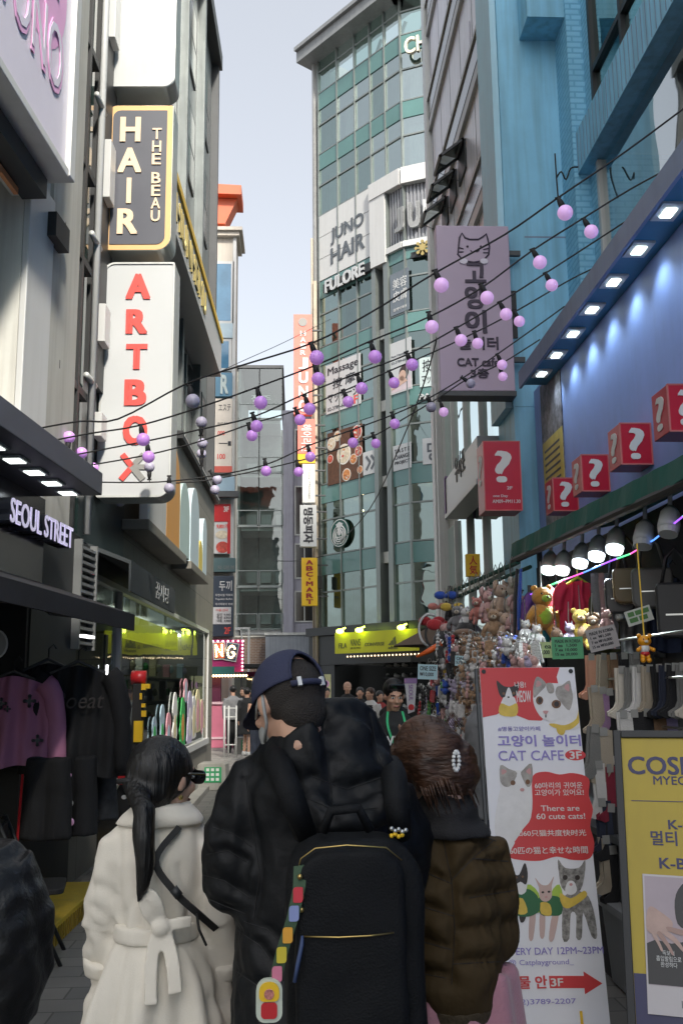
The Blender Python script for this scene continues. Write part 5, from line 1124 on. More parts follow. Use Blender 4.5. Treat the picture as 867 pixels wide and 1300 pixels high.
# ---- soft toys
FUR = {}
def fur(name, c):
    if name not in FUR: FUR[name] = M('plush_' + name, c, .95, var=.16, vs=30, bump=.9, bs=160, sheen=.4)
    return FUR[name]
fur('beige', (.50, .36, .27)); fur('pink', (.55, .33, .31)); fur('brown', (.22, .13, .08)); fur('tan', (.38, .24, .14)); fur('white', (.62, .61, .60)); fur('grey', (.20, .20, .21)); fur('orange', (.52, .24, .03)); fur('black', (.02, .02, .022)); fur('red', (.50, .03, .04)); fur('blue', (.02, .08, .42)); fur('yellow', (.6, .42, .06)); fur('lime', (.30, .46, .03)); fur('lilac', (.42, .36, .50)); fur('cream', (.60, .52, .42)); fur('salmon', (.60, .22, .18))
m_eye = M('toy_eye', (.01, .01, .01), .15, var=0)
def plush(c, h, col, ear='long', label='', group=None, yaw=0, belly=None, tilt=0.0, name='plush_toy', hang=True, sd=0):
    """a soft toy hanging at c (its top), height h"""
    s = thing(name, label, 'soft toy', c - Vector((0, 0, h)), group)
    M3 = Matrix.Rotation(yaw, 3, 'Z') @ Matrix.Rotation(tilt, 3, 'Y')
    def P(x, y, z): return c - Vector((0, 0, h)) + Vector((0, 0, h * .5)) + M3 @ Vector((x * h, y * h, (z - .5) * h))
    b = MB(); b.ball(P(0, 0, .36), (.19 * h, .16 * h, .22 * h), nu=24, nv=18, M3=M3)
    for sx in (-1, 1):
        b.tube([P(.12 * sx, 0, .48), P(.24 * sx, -.03, .36), P(.28 * sx, -.05, .24)], [.075 * h, .07 * h, .065 * h], n=9); b.ball(P(.28 * sx, -.05, .22), .07 * h, nu=8, nv=6)
        b.tube([P(.09 * sx, 0, .24), P(.13 * sx, -.06, .1), P(.14 * sx, -.1, .04)], [.09 * h, .08 * h, .07 * h], n=9); b.ball(P(.14 * sx, -.11, .05), .078 * h, nu=8, nv=6)
    disp(b, 0, .016 * h, 9 / h * .5, sd); disp(b, 0, .013 * h, 30 / h * .5, sd + 9); b.build('body', fur(col, None) if col in FUR else col, s, smooth=True)
    b = MB(); b.ball(P(0, -.02, .68), (.17 * h, .155 * h, .155 * h), nu=24, nv=18, M3=M3)
    for sx in (-1, 1):
        if ear == 'long': b.tube([P(.07 * sx, 0, .8), P(.10 * sx, .02, .92), P(.16 * sx, -.02, .86), P(.2 * sx, -.05, .7)], [.035 * h, .055 * h, .06 * h, .03 * h], n=8)
        elif ear == 'round': b.ball(P(.13 * sx, 0, .82), (.06 * h, .035 * h, .06 * h), nu=8, nv=6, M3=M3)
        else: b.tube([P(.1 * sx, 0, .78), P(.13 * sx, 0, .93)], [.06 * h, .005 * h], n=6)
    disp(b, 0, .014 * h, 10 / h * .5, sd + 3); disp(b, 0, .012 * h, 30 / h * .5, sd + 7); hd = b.build('head', FUR[col], s, smooth=True)
    b = MB(); b.ball(P(0, -.16, .64), (.08 * h, .06 * h, .06 * h), 0, nu=10, nv=8, M3=M3); b.ball(P(0, -.22, .66), .02 * h, 1, nu=6, nv=5)
    for sx in (-1, 1): b.ball(P(.07 * sx, -.155, .72), .018 * h, 1, nu=6, nv=5)
    b.build('face', [FUR[belly or 'cream'], m_eye], hd, smooth=True)
    if belly: b = MB(); b.ball(P(0, -.06, .36), (.14 * h, .12 * h, .17 * h), nu=12, nv=8, M3=M3); b.build('belly', FUR[belly], s, smooth=True)
    if hang: b = MB(); b.tube([P(0, 0, .83), P(0, 0, 1.0), c + Vector((0, 0, .12))], .004, n=4); b.build('hanging_loop', m_steel, s)
    return s
gp = 'soft toys hanging from the stall rail'
PL = [(618, 742, 8.9, .36, 'pink', 'long', 'pale pink long eared soft toy, leftmost of the bunch on the rail'), (634, 733, 8.7, .40, 'beige', 'long', 'big beige long eared soft toy in the middle of the bunch on the rail'),
      (650, 730, 8.5, .42, 'cream', 'long', 'cream long eared soft toy highest in the bunch on the rail'), (626, 766, 8.45, .34, 'tan', 'round', 'tan bear shaped soft toy in front of the pink one, low in the bunch'),
      (642, 770, 8.3, .34, 'beige', 'round', 'beige soft toy with round ears hanging lowest in the bunch'), (656, 752, 8.25, .38, 'pink', 'long', 'rosy long eared soft toy at the right of the bunch beside the blue cords'), (606, 752, 9.2, .30, 'salmon', 'round', 'small salmon soft toy hanging left of the big bunch'),
      (590, 765, 9.5, .30, 'white', 'round', 'white soft toy with round ears left of the salmon one'), (580, 762, 9.8, .34, 'grey', 'round', 'grey soft toy hanging behind the white one with round ears'), (570, 758, 10.1, .28, 'black', 'round', 'black soft toy hanging near the far end of the rail'), (600, 778, 9.3, .26, 'grey', 'pointed', 'small grey soft toy with pointed ears under the salmon one')]
for k, (x, y, Y, h, c, e, lb) in enumerate(PL): plush(atY(x, y, Y), h, c, e, lb, gp, random.uniform(-.7, .9), sd=k, tilt=random.uniform(-.12, .12))
plush(atY(686, 733, 7.2), .46, 'orange', 'round', 'orange plush figure with a lime green belly under the stall lamps', None, .2, belly='lime')
plush(atY(735, 764, 6.9), .34, 'yellow', 'round', 'mustard yellow plush figure hanging in front of the red T shirt', None, -.2, belly='tan')
plush(atY(648, 800, 7.3), .30, 'blue', 'round', 'bright blue plush figure hanging left of the white fluffy toys', None, .3)
for k, (x, y, lb) in enumerate(((666, 782, 'fluffy white toy at the top of the little white cluster above the cat banner'), (680, 788, 'fluffy white toy with pale face at the right of the white cluster above the banner'), (661, 806, 'fluffy white toy at the lower left of the white cluster above the banner'), (677, 812, 'fluffy white toy lowest in the white cluster above the banner'))):
    plush(atY(x, y, 7.0), .2, 'white', 'round', lb, 'white fluffy toys above the cat banner', random.uniform(-.5, .5), sd=k + 20)
# far-left end of the rail: bows, bands, hats
def lump(name, label, cat, parts, group=None, smooth=True):
    c = sum((Vector(p[0]) for p in parts), Vector()) / len(parts); s = thing(name, label, cat, c, group)
    return s
def bow(c, r, mt, label):
    s = thing('hair_bow', label, 'hair bow', c, 'bright hair bows at the far end of the stall'); b = MB()
    for sx in (-1, 1): b.ball(c + Vector((.8 * r * sx, 0, .15 * r)), (r * .8, r * .3, r * .55), nu=10, nv=8)
    b.build('loop', mt, s, smooth=True); b = MB(); b.ball(c + Vector((0, -.2 * r, 0)), r * .3, nu=8, nv=6); b.build('knot', mt, s, smooth=True)
for (x, y, Y, r, cn, lb) in ((548, 790, 10.3, .09, 'red', 'red hair bow left of the black hats at the end of the rail'), (562, 795, 10.1, .11, 'red', 'larger red hair bow just above the black headband toys'), (574, 772, 10.0, .08, 'yellow', 'yellow hair bow over the red ones at the rail end'), (566, 757, 10.2, .08, 'blue', 'blue hair bow at the tip of the stall rail'), (576, 799, 9.9, .09, 'pink', 'pink hair bow beside the larger red one'), (556, 771, 10.3, .07, 'salmon', 'small salmon hair bow left of the yellow one')): bow(atY(x, y, Y), r, FUR[cn], lb)
for (x, y, Y, r, mt, lb) in ((546, 800, 10.2, .17, m_signwhite, 'white hoop headband hanging at the far end of the stall'), (552, 806, 10.1, .14, m_black, 'black hoop headband overlapping the white hoop')):
    c = atY(x, y, Y); b = MB(); b.tube([c + Vector((r * .7 * math.cos(R(a)), .03 * math.sin(R(a)), r * math.sin(R(a)))) for a in range(60, 310, 12)], .014, n=6); tag(b.build('headband', mt, smooth=True), lb, 'headband')
for (x, y, Y, lb) in ((563, 822, 9.8, 'black felt hat on a stack below the red bows'), (592, 812, 9.3, 'black felt hat beside the brown flat cap')):
    c = atY(x, y, Y); s = thing('felt_hat', lb, 'hat', c, 'black hats on the stall'); b = MB(); b.loft([(c, .11, .1), (c + Vector((0, 0, .1)), .1, .09), (c + Vector((0, 0, .16)), .07, .06)]); b.build('crown', FUR['black'], s, smooth=True); b = MB(); b.loft([(c, .17, .15), (c + Vector((0, 0, .015)), .17, .15)]); b.build('brim', FUR['black'], s)
c = atY(589, 804, 9.2); s = thing('flat_cap', 'brown flat cap hanging under the soft toys', 'hat', c); b = MB(); b.ball(c, (.11, .1, .045), nu=14, nv=8); b.build('crown', FUR['brown'], s, smooth=True); b = MB(); b.box(Fr(c, (1, 0, 0), (0, -1, -.3)), -.07, .07, .06, .13, -.008, .008); b.build('peak', FUR['brown'], s)
c = atY(545, 826, 9.6); b = MB(); b.tube([c + Vector((-.13, 0, -.06)), c, c + Vector((.12, 0, .07))], [.012, .028, .03], n=10); tag(b.build('carrot_toy', M('carrot_orange', (.75, .13, .02), .5, var=.05), smooth=True), 'bright orange carrot shaped toy sticking out of the stall', 'toy')
s = thing('parasol', 'brown parasol edge standing behind the far end of the stall', 'parasol', (1.7, 13.5, 0)); c = atY(552, 818, 13.5); b = MB(); n_ = 8
b.add([c + Vector((0, 0, .28))] + [c + Vector((.62 * math.cos(k * math.pi / 4 + .3), .62 * math.sin(k * math.pi / 4 + .3), -.02)) for k in range(8)], [(0, k + 1, (k + 1) % 8 + 1) for k in range(8)]); b.build('canopy', M('brown_canvas', (.14, .10, .075), .8), s); b = MB(); b.tube([(c.x, c.y, 0), c + Vector((0, 0, .28))], .02); b.build('pole', m_dgrey, s)

# ---- keyrings
kc = [('white', (.62, .60, .58)), ('tan', (.42, .28, .16)), ('black', (.03, .03, .035)), ('red', (.5, .04, .05)), ('lilac', (.42, .34, .55)), ('blue', (.08, .16, .45)), ('yellow', (.6, .45, .1)), ('pink', (.62, .28, .36)), ('green', (.1, .32, .1)), ('silver', (.5, .5, .5)), ('brown', (.2, .11, .06))]
KM = {n_: (fur(n_, c) if n_ in FUR else M('charm_' + n_, c, .45, var=.1)) for n_, c in kc}
protos = {}
def keyring_proto(kind, cn):
    o = thing('keyring', '', 'keyring', (0, 0, 0)); mt = KM[cn]
    b = MB()
    if kind == 0: b.ball((0, 0, -.055), (.026, .022, .026), nu=8, nv=6); b.ball((0, 0, -.095), (.022, .019, .026), nu=8, nv=6); b.ball((-.02, 0, -.032), .011, nu=6, nv=5); b.ball((.02, 0, -.032), .011, nu=6, nv=5); b.ball((-.024, -.005, -.09), .011, nu=6, nv=5); b.ball((.024, -.005, -.09), .011, nu=6, nv=5)
    elif kind == 1: b.poly(Fr((0, 0, -.085), (1, 0, 0)), rrect(-.022, .022, -.04, .04, .01, .01, .01, .01, 3), -.004, .004)
    else:
        for k in range(5): b.ball((0, 0, -.04 - .024 * k), (.014, .014, .014), nu=6, nv=5)
        b.ball((0, 0, -.165), (.02, .01, .024), nu=8, nv=6)
    b.build('charm', mt, o, smooth=kind != 1); b = MB(); b.tube([(.012 * math.cos(t), 0, -.012 + .014 * math.sin(t)) for t in [k * math.pi / 4 for k in range(9)]], .0025, n=4); b.build('ring', m_steel, o); return o
rnd = random.Random(11)
klabel = {0: '{} animal shaped keyring on the packed keyring rack', 1: 'flat {} tag keyring on the packed keyring rack', 2: '{} beaded strap keyring on the packed keyring rack'}
placed = 0
for row in range(11):
    for k in range(27):
        if placed >= 296: break
        x = 534 + 4.1 * k + rnd.uniform(-2, 2); y = 836 + 11.5 * row + rnd.uniform(-4, 4)
        if row > 8: x = 556 + 4.6 * k; y = 806 + 15 * (row - 9) + rnd.uniform(-7, 7)
        elif x > 619 or (x < 545 and y < 862): continue
        Y = 10.2 - (x - 530) / 90 * 2.3 + rnd.uniform(-.15, .15)
        zone = (x - 530) / 90
        kind = rnd.choice((0, 0, 1, 2)) if zone > .45 else rnd.choice((0, 1, 1, 2, 2))
        cn = rnd.choice(('tan', 'white', 'brown', 'white', 'lilac', 'tan', 'pink')) if zone > .5 else rnd.choice(('white', 'black', 'red', 'blue', 'yellow', 'green', 'silver', 'lilac', 'black', 'pink'))
        key = (kind, cn); p = atY(x, y, Y)
        if key not in protos: o = protos[key] = keyring_proto(kind, cn); o.location = p; o['label'] = klabel[kind].format(cn); o['group'] = 'keyrings on the stall rack'
        else: o = dup(protos[key], p)
        o.scale = (1.45,) * 3; o.rotation_euler = (0, rnd.uniform(-.2, .2), rnd.uniform(-.9, .9)); placed += 1
s = thing('keyring_rack', 'dark wire rack at the far end of the stall packed with keyrings', 'rack', (1.5, 9.2, 0))
b = MB(); b.add([Vector((1.63, 7.7, 0)), Vector((1.50, 10.6, 0)), Vector((1.50, 10.6, 1.9)), Vector((1.63, 7.7, 1.9))], [(0, 1, 2, 3)]); b.build('panel', M('rack_back', (.03, .03, .035), .8, var=.5, vs=14), s)
b = MB()
for z in (1.0, 1.15, 1.3, 1.45, 1.6, 1.75, 1.9): b.tube([(1.61, 7.7, z), (1.48, 10.6, z)], .006, n=4)
b.build('wire', m_steel, s)
b = MB(); rr_ = front(8.6)
# ---- price cards
def card(label, pts4, Y, mt, txt, ink=None, th=.004):
    """pts4: pixel corners TL, TR, BR, BL"""
    c = [atY(x, y, Y) for x, y in pts4]; o = c[3]; fr = Fr(o, c[2] - c[3], c[0] - c[3]); w_, h_ = (c[2] - c[3]).length, (c[0] - c[3]).length
    s = thing('price_card', label, 'price card', (c[2] + c[3]) / 2); b = MB(); b.box(fr, 0, w_, 0, h_, -th, 0); b.build('card', mt, s)
    b = MB(); n_ = len(txt)
    for i, t in enumerate(txt): b.text(fr, t, w_ * .1, h_ * (1 - .12 - (i + .75) * .8 / n_), w_ * (.92 if i == 0 else .8), h_ * (1 - .12 - i * .8 / n_), .0005, .001, 0, .03)
    b.build('lettering', ink or m_ink, s); return s
cg = M('green_card', (.10, .36, .18), .6); cw = M('grey_card', (.38, .36, .36), .6); cb = M('blue_card', (.42, .62, .68), .6); cy_ = M('lime_card', (.42, .48, .25), .6)
card('green price card headed MADE IN KOREA above the cat banner', ((702, 809), (741, 809), (741, 836), (701, 837)), 6.3, cg, ['MADE IN KOREA', '1 ea  1,500', '7 ea 10,000', '15 ea 20,000'])
card('grey tilted price card headed MADE IN KOREA right of the green card', ((742, 801), (778, 789), (787, 820), (750, 829)), 6.0, cw, ['MADE IN KOREA', '1 ea  ₩1,500', '7 ea ₩10,000', '15 ea ₩20,000'])
card('small lime price card half hidden left of the green card', ((684, 815), (703, 813), (701, 835), (684, 835)), 6.5, cy_, ['1 ea', '5,000'])
card('tilted white framed card with a green print hanging by the bear charm', ((793, 777), (824, 767), (830, 786), (798, 796)), 5.6, M('white_card', (.5, .52, .48), .6), ['— — —', '— —'], M('green_print', (.08, .2, .06), .6))
card('pale blue price card hanging over the keyring rack', ((530, 843), (555, 844), (555, 863), (530, 862)), 8.8, cb, ['ONE SIZE', '₩10,000'])
card('smaller pale blue price card right of the other blue card', ((577, 832), (593, 832), (592, 846), (577, 845)), 8.7, cb, ['ONE', '5,000'])
# ---- clothes hanging in the stall
def garment(name, label, c, w_, h_, mt, yaw=0, sleeves=True, cat='shirt', group=None, long=False, extra=None, parent=None):
    """a top hanging from c (collar middle)"""
    s = thing(name, label, cat, c - Vector((0, 0, h_)), group); fr = Fr(c, (math.cos(yaw), math.sin(yaw), 0))
    b = MB(); nu, nv = 30, 22; front_, back_ = [], []
    sh = .12 * h_
    for j in range(nv + 1):
        v = j / nv
        for i in range(nu + 1):
            u = i / nu * 2 - 1; hw = w_ / 2 * (.82 + .18 * min(1, abs(v - .0) * 2))
            z = -v * h_ - (abs(u) ** 1.5) * sh * (1 - v)
            d = .04 + .026 * math.sin(u * 7 + v * 3) * v + .02 * math.cos(u * 13 + v * 2.4) + .03 * noise.noise(Vector((u * 2.2, v * 3.5, c.x * 9))) + .014 * noise.noise(Vector((u * 6, v * 5, c.y * 7))); z += .012 * math.sin(u * 5 + c.y) * v
            d *= (1 - u * u) ** .5 + .15
            front_.append(fr.P(u * hw, z, d)); back_.append(fr.P(u * hw, z, -.02))
    n1 = (nu + 1) * (nv + 1)
    fs = []
    for j in range(nv):
        for i in range(nu):
            a = j * (nu + 1) + i; fs.append((a, a + nu + 1, a + nu + 2, a + 1)); fs.append((n1 + a, n1 + a + 1, n1 + a + nu + 2, n1 + a + nu + 1))
    b.add(front_ + back_, fs)
    b.build('body', mt, s, smooth=True)
    if sleeves:
        for sx in (-1, 1):
            b = MB(); L_ = h_ * (.85 if long else .38); b.tube([fr.P(sx * w_ * .36, -sh * .7, .01).lerp(fr.P(sx * w_ * (.5 + .05 * t), -sh - L_ * t, .02), min(1, t * 3)) for t in [q / 9 for q in range(10)]], [w_ * (.13 - .03 * q / 9) for q in range(10)], n=12); s0 = len(b.v); disp(b, 0, .03 * w_, 9, w_); b.build('sleeve', mt, s, smooth=True)
    b = MB(); b.tube([fr.P(-w_ * .32, -sh * .6, 0), fr.P(0, .03, 0), fr.P(w_ * .32, -sh * .6, 0)], .012, n=6); b.tube([fr.P(0, .02, 0), fr.P(0, .1, 0), fr.P(.03, .13, 0), fr.P(.05, .1, 0)], .005, n=5); b.build('hanger', m_lime2 if extra == 'lime' else m_black, s)
    return s, fr
m_lime2 = M('lime_hanger', (.45, .62, .05), .4)
garment('t_shirt', 'crimson T shirt on a lime green hanger inside the stall', atY(733, 738, 7.2), .34, .46, M('crimson_cotton', (.42, .015, .05), .85, bump=.2, bs=40), .2, extra='lime')
garment('t_shirt', 'teal T shirt hanging behind the orange plush figure', atY(706, 746, 7.6), .3, .45, M('teal_cotton', (.03, .22, .26), .85, bump=.2, bs=40), .3)
garment('t_shirt', 'maroon T shirt half hidden left of the crimson one', atY(717, 745, 7.4), .3, .45, M('maroon_cotton', (.16, .02, .04), .85, bump=.2, bs=40), .3)
for (x, w_, cn, lb) in ((757, .05, 'grey', 'grey scarf hanging right of the crimson T shirt'), (764, .05, 'pink', 'dusty pink scarf hanging beside the grey scarf'), (771, .04, 'grey', 'dark scarf hanging rightmost in the stall row')):
    p = atY(x, 728, 7.0); b = MB(); n_ = 10; fr = Fr(p, (1, .2, 0)); vv = []
    for k in range(n_ + 1): vv += [fr.P(-w_ - .008 * math.sin(k), -.055 * k, .01 * math.sin(k * 1.3)), fr.P(-w_ * .3, -.055 * k, .035), fr.P(w_ * .4, -.055 * k, .005), fr.P(w_ + .008 * math.sin(k * 2), -.055 * k, .03)]
    b.add(vv, [(4 * k + i, 4 * k + 4 + i, 4 * k + 5 + i, 4 * k + 1 + i) for k in range(n_) for i in range(3)]); tag(b.build('scarf', FUR[cn], smooth=True), lb, 'scarf')
for (x, y0, y1, Y, cn, lb) in ((661, 722, 800, 7.9, 'blue', 'blue cord hanging right of the soft toys'), (656, 722, 806, 8.0, 'black', 'black cord hanging beside the blue cord')):
    b = MB(); b.tube([atY(x, y0, Y), atY(x - 2, (y0 + y1) / 2, Y), atY(x - 3, y1, Y)], [.012, .02, .012], n=6); tag(b.build('strap_bundle', FUR[cn]), lb, 'strap')
def bag(label, x, y, Y, w_, h_, mt):
    c = atY(x, y, Y); s = thing('shoulder_bag', label, 'bag', c - Vector((0, 0, h_)), 'dark bags hanging in the stall'); fr = Fr(c, (.9, -.3, 0)); b = MB(); b.poly(fr, rrect(-w_ / 2, w_ / 2, -h_, 0, .03, .03, .06, .06), -.06, .06); b.build('body', mt, s, bev=.015); b = MB(); b.tube([fr.P(-w_ * .35, -.02, 0), fr.P(-w_ * .2, .16, 0), fr.P(0, .22, 0), fr.P(w_ * .2, .16, 0), fr.P(w_ * .35, -.02, 0)], .012, n=6); b.build('handle', mt, s, smooth=True); b = MB(); b.box(fr, -w_ * .3, w_ * .3, -h_ * .6, -h_ * .57, .061, .066); b.build('zip', m_steel, s)
m_bagk = M('bag_black', (.02, .02, .022), .45); m_bagb = M('bag_brown', (.11, .075, .03), .5); m_bagg = M('bag_grey', (.09, .09, .085), .5)
bag('black shoulder bag left of the brown one deep in the stall', 785, 735, 6.6, .2, .24, m_bagk); bag('olive brown shoulder bag hanging deep in the stall', 797, 722, 6.5, .22, .24, m_bagb); bag('large grey bag hanging deep in the stall at the right', 826, 722, 6.2, .26, .26, m_bagg); bag('black bag hanging at the right edge of the stall', 858, 740, 5.9, .26, .34, m_bagk)
# bear charm on a cord
c = atY(818, 822, 5.0); s = thing('bear_charm', 'orange bear charm in a white top and red shorts hanging on a yellow cord', 'charm', c - Vector((0, 0, .07)))
m_bear = M('orange_vinyl', (.72, .30, .01), .3, var=.04); b = MB(); b.ball(c + Vector((0, 0, .034)), (.036, .03, .03), nu=14, nv=10)
for sx in (-1, 1): b.ball(c + Vector((.028 * sx, 0, .06)), .013, nu=8, nv=6); b.tube([c + Vector((.02 * sx, 0, 0)), c + Vector((.038 * sx, -.012, -.012))], .010, n=8); b.ball(c + Vector((.04 * sx, -.014, -.013)), .011, nu=8, nv=6); b.tube([c + Vector((.012 * sx, 0, -.03)), c + Vector((.015 * sx, -.003, -.066))], .013, n=8); b.ball(c + Vector((.016 * sx, -.008, -.066)), .014, nu=8, nv=6)
b.build('body', m_bear, s, smooth=True); b = MB(); b.ball(c + Vector((0, 0, -.005)), (.026, .023, .026), nu=12, nv=8); b.build('top', m_inkw, s, smooth=True); b = MB(); b.ball(c + Vector((0, 0, -.032)), (.026, .022, .014), nu=12, nv=8); b.build('shorts', m_red, s, smooth=True)
b = MB(); b.ball(c + Vector((0, -.03, .03)), (.011, .006, .008), 0, nu=8, nv=6)
for sx in (-1, 1): b.ball(c + Vector((.013 * sx, -.027, .042)), .004, 1, nu=6, nv=5)
b.build('face', [FUR['cream'], m_eye], s); b = MB(); b.tube([c + Vector((0, 0, .06)), atY(808, 690, 5.0)], .004, n=5); b.build('cord', m_yel, s)
# ---- socks
def sock_mesh():
    b = MB(); pr = [(-.035, 0), (.035, 0), (.037, -.17), (.034, -.21), (-.01, -.285), (-.06, -.30), (-.088, -.285), (-.09, -.262), (-.05, -.235), (-.036, -.2)]
    fr = Fr((0, 0, 0), (1, 0, 0)); b.poly(fr, pr, -.006, .008, 0); o = b.build('sock', FUR['grey'], loc=(0, 0, 0), bev=.005); me = o.data; bpy.data.objects.remove(o); return me
sock_me = sock_mesh(); lab_b = MB(); lab_b.box(Fr((0, 0, 0), (1, 0, 0)), -.02, .02, -.035, .012, .01, .013); lo_ = lab_b.build('tmp', m_gl, loc=(0, 0, 0)); lab_me = lo_.data; bpy.data.objects.remove(lo_)
sock_cols = {'cream': M('sock_cream', (.55, .51, .44), .95, bump=.4, bs=200), 'grey': M('sock_grey', (.20, .20, .19), .95, bump=.4, bs=200), 'oatmeal': M('sock_oatmeal', (.36, .31, .24), .95, bump=.4, bs=200), 'navy': M('sock_navy', (.02, .025, .045), .95, bump=.4, bs=200), 'black': M('sock_black', (.015, .015, .017), .95, bump=.4, bs=200), 'mauve': M('sock_mauve', (.33, .20, .34), .95, bump=.4, bs=200), 'lilac': M('sock_lilac', (.34, .29, .50), .95, bump=.4, bs=200), 'brown': M('sock_brown', (.20, .12, .07), .95, bump=.4, bs=200), 'peach': M('sock_peach', (.52, .26, .18), .95, bump=.4, bs=200), 'white': M('sock_white', (.58, .57, .55), .95, bump=.4, bs=200), 'wine': M('sock_wine', (.22, .02, .04), .95, bump=.4, bs=200)}
def sock(x, y, Y, cn, where):
    p = atY(x, y, Y); s = thing('sock_pair', f'{cn} pair of socks {where}', 'socks', p, 'socks hanging on the stall board')
    for k in range(2):
        o = bpy.data.objects.new('sock', sock_me.copy()); o.data.materials[0] = sock_cols[cn]; COL.objects.link(o); o.parent = s; o.location = (.012 * k, -.006 - .016 * k, -.004 * k)
    o = bpy.data.objects.new('paper_band', lab_me); COL.objects.link(o); o.parent = s; o.location = (0, -.024, 0)
    s.rotation_euler = (0, random.uniform(-.06, .1), random.uniform(-.15, .35)); s.scale = (1.05, 1.05, 1.0)
top = ['peach', 'oatmeal', 'brown', 'black', 'grey', 'black']
for k, cn in enumerate(top): sock(748 + 14 * k, 832 - k * .5, 6.7 - .05 * k, cn, 'in the top row below the grey price card' if cn not in ('black', 'grey') else f'in the top row, {"fourth" if k == 3 else "fifth" if k == 4 else "last"} along from the banner')
for k, cn in enumerate(['cream', 'grey', 'white', 'oatmeal', 'black', 'navy', 'black', 'grey', 'cream']):
    sock(786 + 11.2 * k, 848 - .6 * k, 5.9 - .06 * k, cn, 'in the big middle row, ' + ('first from the banner', 'second from the banner', 'third from the banner', 'fourth from the banner', 'fifth from the banner', 'sixth from the banner', 'seventh from the banner', 'next to last', 'at the right edge')[k])
for k, cn in enumerate(['oatmeal', 'mauve', 'black']): sock(752 + 10 * k, 872 + 2 * k, 6.3, cn, 'hanging low beside the top of the cat banner')
for k, cn in enumerate(['white', 'black', 'black', 'brown', 'lilac', 'grey']): sock(789 + 14 * k, 904 - k, 5.7, cn, 'in the row just above the yellow sign board, ' + ('leftmost', 'second', 'third', 'fourth', 'fifth', 'sixth')[k])
for j, (x, y, cn) in enumerate(((752, 922, 'grey'), (764, 926, 'oatmeal'), (757, 968, 'white'), (769, 972, 'wine'), (762, 1015, 'navy'), (772, 1022, 'black'), (765, 1062, 'oatmeal'), (774, 1075, 'black'))): sock(x, y, 5.6, cn, 'in the narrow gap between banner and yellow board, ' + ('top left', 'top right', 'second row left', 'second row right', 'third row left', 'third row right', 'bottom left', 'bottom right')[j])
# white printed pennant at the far end, plastic crate below
s = thing('pennant', 'white and purple printed pennant hanging at the far end of the keyring rack', 'pennant', atY(522, 905, 9.5)); fr = front(9.5); r = fr.rect(514, 861, 529, 906); b = MB(); b.poly(fr, [(r[0] + .03, r[1]), (r[2] - .03, r[1] + .02), (r[2], r[3]), (r[0], r[3])], -.008, 0); b.build('cloth', M('pennant_white', (.55, .55, .58), .8), s); b = MB(); b.text(Fr(fr.o, (0, 0, -1), (1, 0, 0)), 'SEOUL', -(r[3] - .06), r[0] + .04, -(r[1] + .12), r[2] - .04, .001, .002, 0, .03); b.box(fr, r[0], r[2], r[3] - .05, r[3], .001, .004); b.build('print', m_purp, s); b = MB(); b.disc(fr, (r[0] + r[2]) / 2, r[1] + .06, .03, .03, .001, 0, 10, .002); b.build('print', m_red, s)
s = thing('plastic_crate', 'grey plastic storage box under the socks between banner and yellow board', 'box', (2.0, 5.3, 0)); b = MB(); c0 = fX(1.7); b.loft([((1.95, 5.5, .02), .2, .28, 0, .3), ((1.95, 5.5, .42), .23, .32, 0, .3)], n=24); b.build('body', M('grey_plastic', (.22, .23, .24), .5), s, smooth=False); b = MB(); b.loft([((1.95, 5.5, .42), .25, .34, 0, .3), ((1.95, 5.5, .46), .25, .34, 0, .3)], n=24); b.build('lid', M('grey_plastic_lid', (.26, .27, .28), .5), s)

# ================================================================== cat cafe banner
m_ban = M('banner_vinyl', (.78, .78, .83), .3, var=.05, vs=1.5, coat=.2)
bl, br_, tl, tr = atY(637, 1300, 4.55), atY(775, 1300, 4.55), atY(620, 849, 4.85), atY(740, 846, 4.85)
ub = ((br_ - bl) + (tr - tl)).normalized(); vb_ = ((tl + tr) - (bl + br_)).normalized()
fbn = Fr((bl + br_) / 2, ub, vb_); BH = ((tl + tr) / 2 - (bl + br_) / 2).length; BWh = (tr - tl).length / 2
s = BN = thing('cat_cafe_banner', 'tall white and red standing banner with cat photos and a CAT CAFE heading', 'banner', Vector(((bl.x + br_.x) / 2, 4.6, 0)))
b = MB(); b.box(fbn, -BWh, BWh, -.06, BH, -.004, 0); b.build('sheet', m_ban, s)
def Bp(cx, cy): return fbn.px(600 + cx / 2.828, 840 + cy / 2.828)
def Bpoly(b, pts, w, m=0, d=.0016): b.poly(fbn, [Bp(*p) for p in pts], w, w + d, m)
def clampu(pts): return pts
m_banred = M('banner_red', (.60, .055, .06), .35, var=.03); m_banlil = M('banner_lilac', (.27, .23, .56), .4, var=0)
def spl(pts, n=5):
    out = []; k = len(pts)
    for i in range(k):
        p0, p1, p2, p3 = pts[i - 1], pts[i], pts[(i + 1) % k], pts[(i + 2) % k]
        for q in range(n):
            t = q / n; out.append(tuple(.5 * (2 * p1[j] + (p2[j] - p0[j]) * t + (2 * p0[j] - 5 * p1[j] + 4 * p2[j] - p3[j]) * t * t + (3 * p1[j] - p0[j] - 3 * p2[j] + p3[j]) * t ** 3) for j in (0, 1)))
    return out
eL = Bp(62, 22)[0]
b = MB()
u0 = -BWh + .001; tp = BH - .001
pts = [(u0, tp)] + [Bp(310, 19), Bp(300, 55), Bp(312, 105), Bp(280, 180), Bp(245, 212), Bp(200, 210), Bp(150, 190), Bp(110, 175), Bp(85, 190)] + [(u0, Bp(70, 200)[1])]
pts = [(x, min(y, tp)) for x, y in pts]; b.poly(fbn, pts, 0, .0015)
bl_ = [Bp(*p) for p in spl([(215, 410), (260, 395), (310, 405), (360, 400), (415, 420), (415, 480), (430, 530), (420, 590), (435, 650), (420, 705), (360, 712), (300, 700), (240, 715), (170, 712), (130, 700), (120, 660), (170, 600), (205, 560), (212, 480)], 4)]
